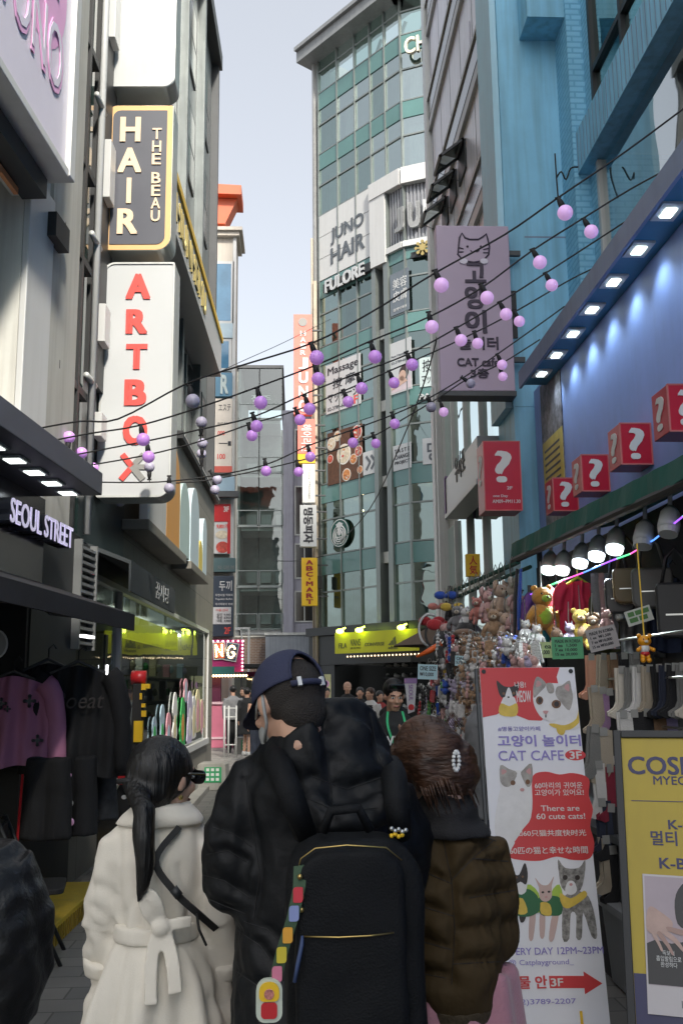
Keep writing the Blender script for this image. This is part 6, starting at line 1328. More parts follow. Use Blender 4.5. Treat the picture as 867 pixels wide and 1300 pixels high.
b.poly(fbn, bl_, 0, .0015); c1, c2 = Bp(332, 355), Bp(402, 316); b.disc(fbn, (c1[0] + c2[0]) / 2, (c1[1] + c2[1]) / 2, abs(c2[0] - c1[0]) / 2, abs(c2[1] - c1[1]) / 2, 0, 0, 24, .0015)
b.poly(fbn, [Bp(*p) for p in ((272, 1128), (398, 1128), (396, 1112), (464, 1155), (402, 1194), (400, 1172), (276, 1172))], 0, .0015)
b.build('red_print', m_banred, s)
def Bt(mt, items):
    b = MB()
    for (t, x0, y0, x1, y1, bold) in items:
        a, c = Bp(x0, y1), Bp(x1, y0); b.text(fbn, t, a[0], a[1], c[0], c[1], .0016, .001, 0, bold)
    return b.build('lettering', mt, s)
Bt(m_banlil, [('#명동고양이카페', 90, 232, 240, 250, .01), ('고양이 놀이터', 90, 262, 384, 306, .04), ('CAT CAFE', 92, 318, 324, 356, .012), ('EVERY DAY 12PM~23PM', 118, 1022, 466, 1054, .01), ('@ Catplayground_', 128, 1066, 360, 1096, 0), ('T.02)3789-2207', 122, 1208, 368, 1238, .005)])
Bt(m_inkw, [('3F', 347, 322, 388, 350, .03), ('60마리의 귀여운\n고양이가 있어요!', 222, 432, 393, 482, .01), ('There are\n60 cute cats!', 228, 515, 398, 566, .01), ('和60只猫共度快时光', 152, 602, 404, 628, .01), ('60匹の猫と幸せな時間', 132, 662, 410, 692, .01), ('3F', 280, 1136, 322, 1166, .03), ('MEOW', 158, 104, 206, 146, .02), ('냐옹!', 150, 72, 188, 94, .02)])
Bt(m_banred, [('건물 안', 120, 1126, 264, 1176, .04)])
catm = {'w': M('print_white_fur', (.72, .71, .72), .4, var=.06, vs=25), 'g': M('print_grey_fur', (.34, .32, .30), .4, var=.3, vs=30), 'k': M('print_dark_fur', (.035, .028, .028), .4), 'p': M('print_pink', (.55, .30, .30), .4), 'y': M('print_yellow', (.66, .47, .08), .4, var=.15, vs=20), 'e': M('print_amber', (.18, .09, .045), .3), 'n': M('print_green', (.03, .14, .06), .4), 's': M('print_sphynx', (.58, .42, .39), .4), 'l': M('print_lime', (.38, .55, .08), .4), 't': M('print_tabby', (.26, .25, .24), .4, var=.75, vs=45)}
ck = list(catm); cms = [catm[k] for k in ck]
def cat(shapes, w0=.0016):
    b = MB()
    for i, (k, pts) in enumerate(shapes): b.poly(fbn, [(max(-BWh + .002, min(BWh - .002, p[0])), p[1]) for p in (Bp(*q) for q in spl(pts, 3))], w0 + .0004 * i, w0 + .0004 * (i + 1) + .0002, ck.index(k))
    return b.build('cat_print', cms, s)
def el(cx, cy, rx, ry, n=10): return [(cx + rx * math.cos(6.283 * t / n), cy + ry * math.sin(6.283 * t / n)) for t in range(n)]
# big grey and white cat, top right
cat([('w', [(300, 180), (260, 200), (300, 235), (350, 245), (395, 225), (402, 150), (395, 90), (360, 110)]), ('y', [(272, 225), (300, 240), (345, 245), (380, 220), (400, 190), (398, 150), (380, 160), (370, 205), (330, 228), (290, 222)]), ('y', [(300, 232), (330, 238), (325, 262), (305, 258)]), ('w', [(215, 120), (222, 165), (250, 205), (290, 212), (330, 195), (358, 160), (355, 110), (320, 82), (270, 78), (232, 90)]),
     ('g', [(228, 55), (216, 90), (218, 130), (240, 110), (262, 85), (250, 65)]), ('g', [(345, 68), (318, 86), (300, 92), (296, 120), (318, 150), (345, 175), (358, 130), (352, 95)]), ('p', [(231, 68), (226, 92), (246, 82)]), ('p', [(342, 80), (326, 92), (344, 108)]), ('g', [(262, 80), (285, 80), (290, 110), (270, 112)]),
     ('e', el(298, 153, 17, 15)), ('e', el(238, 140, 13, 15)), ('k', el(299, 153, 9, 10)), ('k', el(239, 140, 7, 10)), ('p', [(250, 178), (270, 178), (260, 190)]), ('k', [(259, 190), (261, 190), (262, 200), (258, 200)])])
# small dark cat, top left
cat([('w', [(108, 130), (100, 190), (155, 195), (150, 130)]), ('y', [(100, 150), (96, 190), (155, 195), (158, 150), (130, 160)]), ('k', [(85, 68), (92, 110), (105, 130), (125, 120), (150, 125), (165, 95), (160, 78), (140, 90), (110, 88)]), ('w', [(125, 95), (115, 130), (128, 142), (142, 132), (134, 100)]), ('e', el(110, 115, 5, 5)), ('e', el(146, 114, 5, 5)), ('k', el(127, 128, 4, 3))])
# sitting white cat at left
cat([('w', [(110, 440), (85, 520), (78, 600), (92, 650), (118, 675), (150, 645), (180, 600), (208, 560), (212, 470), (190, 440)]), ('w', [(98, 400), (100, 460), (130, 492), (170, 495), (205, 470), (210, 410), (180, 392), (130, 392)]), ('g', [(98, 372), (98, 430), (118, 450), (140, 440), (158, 400), (128, 385)]), ('g', [(210, 366), (180, 388), (172, 405), (195, 450), (212, 430)]), ('p', [(104, 386), (104, 406), (122, 394)]), ('p', [(205, 382), (190, 394), (207, 406)]), ('e', el(143, 435, 9, 9)), ('e', el(196, 432, 8, 9)), ('p', el(176, 460, 8, 6)), ('w', [(120, 640), (118, 690), (150, 650)])])
# the three cats in jackets at the foot
cat([('l', [(195, 800), (235, 830), (240, 900), (200, 880)]), ('l', [(280, 830), (310, 800), (325, 870), (290, 880)]), ('s', [(205, 900), (225, 900), (215, 995), (200, 990)]), ('k', [(165, 895), (190, 900), (185, 930), (170, 935)]), ('n', [(150, 850), (190, 815), (230, 840), (240, 890), (200, 915), (150, 905)]), ('y', [(150, 860), (178, 850), (195, 900), (160, 905)]), ('w', [(150, 790), (165, 835), (190, 825), (185, 790)]), ('k', [(185, 722), (165, 765), (145, 765), (150, 800), (170, 790), (190, 800), (196, 760)]), ('e', el(178, 772, 4, 4)), ('e', el(155, 775, 4, 4))])
cat([('s', [(240, 900), (258, 900), (256, 985), (240, 985)]), ('s', [(285, 905), (308, 900), (290, 995), (272, 995)]), ('n', [(235, 850), (270, 840), (315, 850), (318, 905), (280, 912), (240, 905)]), ('y', [(242, 865), (275, 870), (280, 910), (245, 905)]), ('s', [(222, 775), (236, 810), (240, 850), (262, 862), (282, 845), (282, 805), (290, 770), (270, 800), (244, 800)]), ('k', el(250, 828, 5, 4)), ('k', el(272, 826, 5, 4)), ('p', el(262, 845, 5, 4))])
cat([('t', [(330, 840), (320, 990), (345, 995), (350, 905), (370, 910), (370, 990), (390, 990), (395, 900), (425, 985), (445, 985), (432, 890), (400, 830)]), ('t', [(305, 710), (308, 760), (318, 810), (350, 835), (385, 820), (400, 765), (402, 712), (380, 740), (330, 740)]), ('y', [(312, 830), (350, 850), (398, 822), (405, 845), (345, 885), (318, 872)]), ('w', [(340, 790), (330, 825), (352, 838), (372, 822), (362, 790)]), ('k', el(330, 775, 9, 9)), ('k', el(374, 775, 9, 9)), ('p', el(351, 800, 6, 5))])
b = MB(); b.tube([fbn.P(-BWh - .012, -.06, -.03), fbn.P(-BWh - .012, BH, -.03)], .01, n=6); b.tube([fbn.P(BWh + .0, -.06, -.04), fbn.P(BWh, BH, -.04)], .01, n=6); b.tube([fbn.P(-BWh, BH - .01, -.02), fbn.P(BWh, BH - .01, -.02)], .011, n=6)
c_ = fbn.P(0, 0, 0); b.tube([Vector((fbn.P(-BWh, 0, 0).x, 4.5, .03)), Vector((fbn.P(-BWh, 0, 0).x, 5.1, .02))], .014, n=6); b.tube([Vector((fbn.P(BWh, 0, 0).x, 4.5, .03)), Vector((fbn.P(BWh, 0, 0).x, 5.1, .02))], .014, n=6); b.build('stand', m_dgrey, s)
b = MB()
for (u, v) in ((-BWh + .02, BH - .02), (BWh - .02, BH - .02)): b.disc(fbn, u, v, .011, .011, .001, 0, 12, .004)
b.build('clip', m_black, s)
b = MB(); p_ = Bp(390, 1290); b.box(fbn, p_[0] - .006, p_[0] + .006, -.05, p_[1] + .04, .002, .004); b.build('strip', m_yel, s)

# ================================================================== yellow cosmetics board
tlp, blp = atY(778, 934, 4.05), atY(796, 1300, 3.72)
vv_ = tlp - blp; fcs = Fr(blp, (vv_.y, -vv_.x, 0), vv_); CH = (tlp - blp).length + .08; CWd = .78
fcs.o = fcs.o - fcs.v * .08; CH += .02
s = CS = thing('cosmetics_board', 'yellow A frame board in a black frame with dark blue lettering, at the right edge', 'sign board', Vector((fcs.o.x + .39, 3.9, 0)))
m_cyel = M('board_yellow', (.46, .34, .012), .4, var=.08, vs=1.5, streak=.08); m_navy = M('navy_ink', (.03, .03, .10), .45)
b = MB(); b.box(fcs, .012, CWd - .012, .0, CH - .02, -.012, 0); b.build('panel', m_cyel, s)
b = MB(); b.box(fcs, 0, .03, -.03, CH, -.03, .012); b.box(fcs, CWd - .03, CWd, -.03, CH, -.03, .012); b.box(fcs, .031, CWd - .031, CH - .03, CH, -.03, .0115); b.box(fcs, .031, CWd - .031, -.03, 0, -.03, .0115); b.build('frame', m_black, s, bev=.003)
b = MB(); b.box(fcs, .031, CWd - .031, .001, fcs.px(800, 1235)[1], .0005, .0015); b.build('blue_band', m_navy, s)
b = MB()
def Ct(t, x0, y0, x1, y1, bold): a = fcs.px(x0, y1); c = fcs.px(x1, y0); b.text(fcs, t, a[0], a[1], c[0], c[1], .0008, .001, 0, bold)
Ct('COSMECCA', 797, 962, 977, 983, .03); Ct('MYEONGDONG', 829, 987, 951, 996, .015); Ct('K-뷰티', 848, 1040, 900, 1054, .03); Ct('멀티 브랜드샵', 826, 1058, 942, 1073, .03); Ct('K-Beauty', 837, 1092, 920, 1107, .03)
a = fcs.px(801, 1017); b.box(fcs, a[0], CWd - .1, a[1], a[1] + .003, .0008, .0016); b.build('lettering', m_navy, s)
b = MB(); bk = fcs.o + Vector((.0, .55, 0)); b.tube([fcs.P(CWd * .6, CH - .2, -.03), Vector((fcs.o.x + CWd * .75, fcs.o.y + .6, .03))], .014, n=6); b.tube([fcs.P(.015, 0, -.01), Vector((fcs.P(.015, 0, -.01).x, fcs.P(0, -.3, 0).y, .02))], .014, n=6); b.tube([fcs.P(CWd - .015, 0, -.01), Vector((fcs.P(CWd - .015, 0, 0).x, fcs.P(0, -.3, 0).y, .02))], .014, n=6); b.build('rear_leg', m_black, s)
# paper poster taped on the board
a, c = fcs.px(822, 1287, .01), fcs.px(811, 1109, .01); pw, ph = .31, c[1] - a[1]
fpp = Fr(fcs.P(a[0], a[1], .004), fcs.u + fcs.v * -.02, fcs.v + fcs.u * -.035)
s = thing('paper_poster', 'pale paper poster of a dark haired man with raised fingers, taped on the yellow board', 'poster', fpp.P(pw / 2, 0, .006))
b = MB(); b.box(fpp, 0, pw, 0, ph, .003, .006); b.build('sheet', M('poster_paper', (.56, .53, .54), .4, var=.05), s)
pm = [M('poster_ink', (.018, .018, .02), .4, var=.1), M('poster_skin', (.50, .35, .30), .45, var=.12, vs=14), M('poster_mauve', (.43, .36, .40), .45, var=.1), M('poster_card', (.42, .42, .45), .4), M('poster_skin_shade', (.40, .26, .22), .45)]
def pp(x, y): return (x * pw, y * ph)
b = MB(); b.box(fpp, .02 * pw, .98 * pw, .2 * ph, .985 * ph, .006, .0065, 2)
b.poly(fpp, [pp(*q) for q in ((.02, .205), (.02, .49), (.12, .52), (.3, .5), (.45, .52), (.6, .5), (.98, .5), (.98, .205))], .0066, .0072, 0)
b.poly(fpp, [pp(*q) for q in spl([(.42, .62), (.36, .72), (.38, .86), (.5, .96), (.68, .98), (.86, .92), (.92, .78), (.86, .66), (.7, .6)], 3)], .0073, .0078, 0)
b.poly(fpp, [pp(*q) for q in spl([(.46, .66), (.47, .78), (.58, .84), (.74, .83), (.83, .76), (.82, .64), (.74, .52), (.62, .48), (.52, .54)], 3)], .0079, .0084, 1)
b.poly(fpp, [pp(*q) for q in ((.45, .76), (.5, .86), (.62, .82), (.84, .87), (.84, .78), (.7, .83), (.56, .78))], .0085, .0089, 0)
for x in (.55, .74): b.disc(fpp, x * pw, .7 * ph, .022, .01, .0085, 0, 10, .0005)
b.poly(fpp, [pp(*q) for q in spl([(.6, .56), (.66, .565), (.72, .56), (.66, .55)], 3)], .0085, .0089, 4)
hand_ = [[(.03, .7), (.03, .58), (.16, .56), (.3, .6), (.32, .66), (.2, .72), (.08, .76)], [(.26, .62), (.46, .6), (.62, .57), (.63, .55), (.46, .56), (.28, .585)], [(.22, .6), (.36, .54), (.44, .46), (.42, .45), (.33, .51), (.2, .57)], [(.18, .58), (.27, .5), (.32, .43), (.3, .42), (.24, .48), (.14, .56)], [(.12, .57), (.17, .5), (.2, .45), (.18, .44), (.14, .49), (.08, .56)]]
for k, q_ in enumerate(hand_): b.poly(fpp, [pp(*q) for q in spl(q_, 3)], .0090 + .0003 * k, .0094 + .0003 * k, 1 if k % 2 == 0 else 4)
b.poly(fpp, rrect(.48 * pw, .98 * pw, .22 * ph, .47 * ph, .01, .01, .01, .01), .0073, .0079, 3); b.build('picture', pm, s)
lines(s, fpp, m_inkw, [('독보적\n흡입발림으로\n완성하다', .12 * pw, .33 * ph, .4 * pw, .45 * ph, .0073, .0)], .0008); lines(s, fpp, m_dletter, [('INGA', .38 * pw, .06 * ph, .62 * pw, .11 * ph, .006, 0), ('LIP TINT', .42 * pw, .15 * ph, .58 * pw, .165 * ph, .006, 0)], .0008)
# more stock under the awning: toys along the front bar and garments deep inside
XT = [(704, 790, 7.0, .26, 'brown', 'round', 'brown bear toy left of the green price card'), (722, 785, 6.9, .22, 'lilac', 'pointed', 'lilac toy with pointed ears above the green price card'), (752, 775, 6.6, .22, 'tan', 'long', 'tan long eared toy above the grey price card'), (768, 768, 6.5, .2, 'pink', 'round', 'small pink toy above the right end of the grey price card'),
 (604, 800, 8.9, .24, 'brown', 'round', 'brown bear toy low beside the blue cords'), (618, 806, 8.7, .24, 'white', 'long', 'white long eared toy low beside the brown bear'), (634, 812, 8.4, .22, 'tan', 'round', 'tan bear toy just left of the blue figure'), (586, 800, 9.4, .22, 'orange', 'pointed', 'small orange toy under the grey ones at the rail end'), (622, 826, 8.2, .2, 'grey', 'round', 'grey toy just above the top left corner of the cat banner'), (608, 830, 8.5, .2, 'cream', 'round', 'cream toy left of the cat banner corner'),
 (576, 780, 9.9, .22, 'pink', 'round', 'little pink toy below the black hats'), (597, 845, 8.7, .18, 'white', 'round', 'little white toy over the upper keyrings'), (612, 856, 8.4, .18, 'brown', 'pointed', 'little brown toy over the keyrings by the banner edge')]
for k, (x, y, Y, h, c, e, lb) in enumerate(XT): plush(atY(x, y, Y), h, c, e, lb, 'small toys hung inside the stall', random.uniform(-.8, .9), sd=k + 40, tilt=random.uniform(-.15, .15))
for (x, y, Y, mt, lb, yw) in ((812, 745, 6.9, 'grey_t', 'grey hooded top deep in the stall behind the bags', .3), (850, 735, 6.6, 'navy_t', 'navy hooded top deep in the stall at the right', .3), (780, 742, 7.2, 'olive_t', 'olive T shirt deep in the stall behind the scarves', .2), (690, 752, 7.9, 'purple_t', 'purple T shirt deep in the stall behind the orange figure', .3)):
    garment('sweater', lb, atY(x, y, Y), .36, .5, M(mt, {'grey_t': (.12, .12, .12), 'navy_t': (.02, .03, .07), 'olive_t': (.08, .085, .03), 'purple_t': (.12, .05, .2)}[mt], .85, bump=.2, bs=50), yw, True, 'sweater', 'sweaters hanging deep in the stall')

# ================================================================== people
m_skin = M('skin', (.56, .33, .23), .5, var=.08, vs=14, sss=.12); m_skin2 = M('skin_fair', (.62, .40, .30), .5, var=.08, vs=14, sss=.12)
m_hair = M('black_hair', (.006, .0055, .0055), .42, var=.4, vs=12, stretch=(6, 6, .2), bump=.8, bs=22, bdist=.006)
m_hairb = M('brown_hair', (.055, .024, .012), .5, var=.75, vs=7, stretch=(2.2, 2.2, 7), bump=.9, bs=16, bdist=.006)
def remeshed(mb, voxel, smooth, fold=None):
    me = bpy.data.meshes.new('tmp'); me.from_pydata(mb.v, [], mb.f); ob = bpy.data.objects.new('tmp', me); COL.objects.link(ob)
    r = ob.modifiers.new('r', 'REMESH'); r.mode = 'VOXEL'; r.voxel_size = voxel
    if smooth: q = ob.modifiers.new('s', 'SMOOTH'); q.factor = .5; q.iterations = smooth
    bpy.context.view_layer.update(); dg = bpy.context.evaluated_depsgraph_get(); ev = ob.evaluated_get(dg); m2 = ev.to_mesh()
    vs = [v.co.copy() for v in m2.vertices]
    if fold: vs = [c + v.normal * fold(c) for c, v in zip(vs, m2.vertices)]
    fs = [tuple(p.vertices) for p in m2.polygons]
    ev.to_mesh_clear(); bpy.data.objects.remove(ob); bpy.data.meshes.remove(me)
    return vs, fs
def soft(name, mb, mt, parent, voxel=.011, smooth=6, fold=None):
    vs, fs = remeshed(mb, voxel, smooth, fold); b = MB(); b.add(vs, fs, 0); return b.build(name, mt, parent, smooth=True)
def pxs(poly, n=10):
    return [(a[0] + (c[0] - a[0]) * t / n, a[1] + (c[1] - a[1]) * t / n) for a, c in zip(poly[:-1], poly[1:]) for t in range(n + 1)]
def sewn(name, mb, mt, parent, voxel, smooth, fold, seams, amp, rad, stitch=None, sr=.0016):
    """cloth with sewn or creased lines: measured on the photo, laid on the surface, the cloth sinks along them"""
    vs, fs = remeshed(mb, voxel, smooth); bv = BVHTree.FromPolygons(vs, fs); pts = []; lines_ = []
    for poly in seams:
        L_ = []
        for x, y in pxs(poly):
            h = bv.ray_cast(EYE, ray(x, y).normalized())
            if h[0] is not None: L_.append(h[0])
        pts += L_; lines_.append(L_)
    kd = KDTree(max(1, len(pts)))
    for i, p in enumerate(pts): kd.insert(p, i)
    kd.balance()
    me = bpy.data.meshes.new('t'); me.from_pydata(vs, [], fs); me.update(); ns = [v.normal.copy() for v in me.vertices]; bpy.data.meshes.remove(me)
    out = []
    for v, n_ in zip(vs, ns):
        d = kd.find(v)[2] if pts else 9
        out.append(v + n_ * (fold(v) - amp * math.exp(-(d / rad) ** 1.3)))
    b = MB(); b.add(out, fs); o = b.build(name, mt, parent, smooth=True)
    if stitch:
        bv = BVHTree.FromPolygons(out, fs); b = MB()
        for poly in seams:
            L_ = [h[0] + (EYE - h[0]).normalized() * .001 for h in (bv.ray_cast(EYE, ray(x, y).normalized()) for x, y in pxs(poly)) if h[0] is not None]
            L_ = [p for i, p in enumerate(L_) if i == 0 or (p - L_[i - 1]).length > 1e-4]
            if len(L_) > 2 and all((L_[i + 1] - L_[i]).length < .06 for i in range(len(L_) - 1)): b.tube(L_, sr, n=4)
        if b.v: b.build('stitching', stitch, o)
    return o
def nz(p, f, seed=0): return noise.noise(p * f + Vector((seed, seed * 1.3, seed * .7)))
class Fig:
    def __init__(s, loc, yaw=0, k=1.0): s.o = Vector(loc); s.R = Matrix.Rotation(yaw, 3, 'Z'); s.yaw = yaw; s.k = k
    def w(s, x, y, z): return s.o + s.R @ Vector((x * s.k, y * s.k, z * s.k))
def add_head(b, c, M3, k=1.0):
    def P(x, y, z): return c + M3 @ Vector((x * k, y * k, z * k))
    b.ball(P(0, -.012, .022), (.074 * k, .094 * k, .092 * k), nu=20, nv=14, M3=M3); b.ball(P(0, .022, -.04), (.061 * k, .070 * k, .085 * k), nu=18, nv=12, M3=M3); b.ball(P(0, .046, -.092), (.040 * k, .042 * k, .036 * k), nu=12, nv=8, M3=M3)
    b.tube([P(0, .088, .005), P(0, .108, -.03), P(0, .1, -.042)], [.009 * k, .014 * k, .012 * k], n=8); b.ball(P(0, .086, -.068), (.024 * k, .014 * k, .011 * k), nu=10, nv=6, M3=M3); b.ball(P(0, .078, .022), (.052 * k, .018 * k, .012 * k), nu=12, nv=6, M3=M3)
    for sx in (-1, 1): b.ball(P(.078 * sx, -.008, -.014), (.012 * k, .022 * k, .033 * k), nu=10, nv=8, M3=M3); b.ball(P(.04 * sx, .07, -.03), (.025 * k, .02 * k, .02 * k), nu=10, nv=6, M3=M3)
    b.tube([P(0, -.02, -.06), P(0, -.028, -.11), P(0, -.03, -.15)], [.056 * k, .054 * k, .05 * k], n=14)
    return P
def face_bits(P, M3, parent, k=1.0, closed=False):
    b = MB()
    for sx in (-1, 1): b.ball(P(.031 * sx, .081, .002), (.015 * k, .007 * k, (.004 if closed else .008) * k), 0 if not closed else 1, nu=10, nv=6, M3=M3); b.ball(P(.031 * sx, .0865, .002), (.006 * k, .004 * k, (.003 if closed else .007) * k), 1, nu=8, nv=6, M3=M3); b.tube([P(.014 * sx, .088, .022), P(.032 * sx, .09, .027), P(.05 * sx, .08, .022)], .0045 * k, 1, n=5)
    b.build('eye', [m_inkw, m_eye], parent, smooth=True); b = MB(); b.tube([P(-.022, .094, -.068), P(0, .1, -.067), P(.022, .094, -.068)], [.004 * k, .007 * k, .004 * k], n=6); b.build('mouth', M('lip', (.40, .15, .13), .4), parent, smooth=True)
def add_hand(b, wrist, d, side, k=1.0, curl=.5):
    """wrist: Vector; d: pointing direction of the hand; side: thumb direction"""
    d = d.normalized(); side = (side - d * side.dot(d)).normalized(); nrm = d.cross(side)
    M3 = Matrix((side, d, nrm)).transposed()
    pc = wrist + d * .045 * k; b.ball(pc, (.038 * k, .052 * k, .016 * k), nu=12, nv=8, M3=M3); b.tube([wrist - d * .03 * k, wrist + d * .02 * k], [.026 * k, .027 * k], n=10)
    for i, (off, L_) in enumerate(((.028, .072), (.0095, .080), (-.0095, .075), (-.027, .058))):
        p0 = wrist + d * .075 * k + side * off * k; a = curl; p1 = p0 + (d * math.cos(a * .6) + nrm * math.sin(a * .6)) * L_ * .45 * k; p2 = p1 + (d * math.cos(a * 1.4) + nrm * math.sin(a * 1.4)) * L_ * .32 * k; p3 = p2 + (d * math.cos(a * 2) + nrm * math.sin(a * 2)) * L_ * .23 * k
        b.tube([p0 - d * .03 * k, p0, p1, p2, p3], [.0095 * k, .009 * k, .0085 * k, .0075 * k, .006 * k], n=8)
    t0 = wrist + d * .018 * k + side * .026 * k; b.tube([t0 - side * .01 * k, t0 + side * .018 * k + d * .02 * k, t0 + side * .026 * k + d * .045 * k + nrm * .008 * k, t0 + side * .024 * k + d * .066 * k + nrm * .016 * k], [.013 * k, .012 * k, .010 * k, .007 * k], n=8)
def body_mesh(F, arms, headM, hc=(0, .02, 1.60), legs=None, head_c=None, lean=0, hands=True, kh=1.0, ts=1.0, neck=None, zs=1.0):
    """continuous nude figure under the clothes; returns MB and head mapper"""
    b = MB(); k = F.k; w = F.w
    b.loft([(w(0, lean * .0, .86), .15 * k * ts, .11 * k * ts, F.yaw), (w(0, lean * .1, .95), .165 * k * ts, .12 * k * ts, F.yaw), (w(0, lean * .3, 1.08), .14 * k * ts, .10 * k * ts, F.yaw), (w(0, lean * .6, 1.25 * zs), .165 * k * ts, .115 * k * ts, F.yaw), (w(0, lean * .9, 1.36 * zs), .16 * k * ts, .10 * k * ts, F.yaw), (w(0, lean, 1.42 * zs), .09 * k * ts, .07 * k * ts, F.yaw)], n=20)
    for (sx, sh, el_, wr) in arms:
        if not isinstance(sh, Vector): sh, el_, wr = w(*sh), w(*el_), w(*wr)
        b.tube([sh, sh.lerp(el_, .5), el_, el_.lerp(wr, .4), wr], [.055 * k, .046 * k, .038 * k, .038 * k, .026 * k], n=12)
        if hands: add_hand(b, wr, wr - el_, F.R @ Vector((-sx * .3, 1, 0)), k)
    for (hip, kn, an, toe) in (legs or (((-.085, 0, .9), (-.09, .015, .49), (-.09, -.01, .08), (-.1, .16, .035)), ((.085, 0, .9), (.09, .015, .49), (.09, -.01, .08), (.1, .16, .035)))):
        hip, kn, an, toe = w(*hip), w(*kn), w(*an), w(*toe); b.tube([hip, hip.lerp(kn, .5), kn, kn.lerp(an, .35), an], [.085 * k, .07 * k, .052 * k, .052 * k, .036 * k], n=14); b.tube([an + Vector((0, 0, -.02)), toe], [.04 * k, .03 * k], n=10)
    c = head_c if head_c is not None else w(*hc); P = add_head(b, c, headM, k * kh)
    b.tube([c + headM @ Vector((0, -.03, -.14)) * k, neck or w(0, lean, 1.40)], [.054 * k, .06 * k], n=12)
    return b, P
def shoes(F, parent, mt, legs=None):
    for (an, toe) in (legs or (((-.09, -.01, .08), (-.1, .17, .04)), ((.09, -.01, .08), (.1, .17, .04)))):
        b = MB(); a, t = F.w(*an), F.w(*toe); b.tube([a + Vector((0, 0, .03)), a + Vector((0, 0, -.03))], [.048, .052], n=12); b.tube([a + (a - t).normalized() * .05 + Vector((0, 0, -.035)), a.lerp(t, .5) + Vector((0, 0, -.025)), t], [.046, .046, .036], n=12)
        i0 = 0
        for i in range(len(b.v)): b.v[i].z = max(b.v[i].z, .004)
        b.build('shoe', mt, parent, smooth=True)
def trousers(F, parent, mt, legs=None, r=(.10, .085, .075, .07), top=.95, name='trousers'):
    b = MB(); k = F.k; b.loft([(F.w(0, 0, .84), .165 * k, .125 * k, F.yaw), (F.w(0, 0, top + .08), .165 * k, .125 * k, F.yaw)], n=18)
    for (hip, kn, an) in (legs or (((-.085, 0, .9), (-.09, .015, .49), (-.09, -.01, .1)), ((.085, 0, .9), (.09, .015, .49), (.09, -.01, .1)))):
        b.tube([F.w(*hip), F.w(*kn), F.w(*an)], [r[0] * k, r[1] * k, r[3] * k], n=14)
    return soft(name, b, mt, parent, .015, 4, lambda p: .006 * nz(p, 9, 2))

# ------------------------------------------------------------------ man with the backpack
YM = 2.5
base = atY(408, 1100, YM); F = Fig((base.x, YM, 0), 0, 1.0)
MAN = thing('person', 'man in a black hooded jacket and navy cap with his back turned, wearing a backpack', 'person', (base.x, YM, 0))
hc = atY(366, 890, YM - .02); hM = Matrix.Rotation(R(30), 3, 'Z') @ Matrix.Rotation(R(-22), 3, 'X')
b, P = body_mesh(F, [(-1, atY(330, 1005, 2.56), atY(292, 1112, 2.56), atY(372, 1108, 2.86)), (1, atY(490, 1005, 2.58), atY(502, 1115, 2.6), atY(430, 1108, 2.9))], hM, head_c=hc, ts=.8)
soft('body', b, m_skin, MAN, .008, 3); face_bits(P, hM, MAN)
b = MB(); b.ball(P(0, -.03, .01), (.079, .088, .088), nu=24, nv=16, M3=hM); b.ball(P(0, -.06, -.045), (.060, .052, .06), nu=18, nv=12, M3=hM)
soft('hair', b, M('cropped_hair', (.022, .017, .014), .7, var=.5, vs=120, bump=.8, bs=260), MAN, .007, 4)
m_cap = M('navy_twill', (.028, .033, .075), .8, var=.1, bump=.35, bs=300)
b = MB(); n_, nv_ = 120, 26; rings = []
cb = Matrix.Rotation(R(-4), 3, 'X')
for i in range(nv_ + 1):
    t = i / nv_ * math.pi / 2; rr = math.cos(t) ** .8; z = .02 + .112 * math.sin(t)
    for j in range(n_):
        a = 2 * math.pi * j / n_; rings.append(P(*(cb @ Vector((.0905 * rr * math.cos(a), -.012 + .111 * rr * math.sin(a), z - .012)))))
fs = []
for i in range(nv_):
    for j in range(n_):
        a = 2 * math.pi * (j + .5) / n_
        if ((a - 1.5 * math.pi) / .52) ** 2 + (i / nv_ / .46) ** 2 < 1: continue          # the arched opening at the back
        fs.append((i * n_ + j, i * n_ + (j + 1) % n_, (i + 1) * n_ + (j + 1) % n_, (i + 1) * n_ + j))
b.add(rings, fs); cap = b.build('cap', m_cap, MAN, smooth=True); md = cap.modifiers.new('sol', 'SOLIDIFY'); md.thickness = .004
b = MB(); pts = []
for j in range(17):
    a = R(20 + 140 * j / 16); pts.append((math.cos(a), math.sin(a)))
vv = [P(.089 * x, -.012 + .109 * y, .012) for x, y in pts] + [P(.098 * x, -.0 + .109 * y + .075 * max(0, y) ** 1.2, -.004 - .012 * x * x) for x, y in pts]
b.add(vv + [v - Vector((0, 0, .004)) for v in vv], [(j, j + 1, 18 + j, 17 + j) for j in range(16)] + [(34 + j + 17, 34 + j + 18, 34 + j + 1, 34 + j) for j in range(16)]); b.build('peak', m_cap, cap, smooth=True)
b = MB(); ar = []
for k in range(25):
    q = math.pi * k / 24; a = 1.5 * math.pi - .52 * math.cos(q); t = .46 * math.sin(q) * math.pi / 2; rr = math.cos(t) ** .8; ar.append(P(*(cb @ Vector((.092 * rr * math.cos(a), -.012 + .1125 * rr * math.sin(a), .008 + .112 * math.sin(t))))))
b.tube(ar, .0035, n=6); b.build('edge_binding', m_cap, cap, smooth=True)
b = MB(); b.tube([P(.0905 * math.cos(R(a)), -.012 + .112 * math.sin(R(a)), .002) for a in range(238, 303, 8)], .0075, n=8); b.build('strap', m_cap, cap, smooth=True)
b = MB(); b.ball(P(0, -.012, .122), (.008, .008, .005), nu=8, nv=6); b.build('button', m_cap, cap)
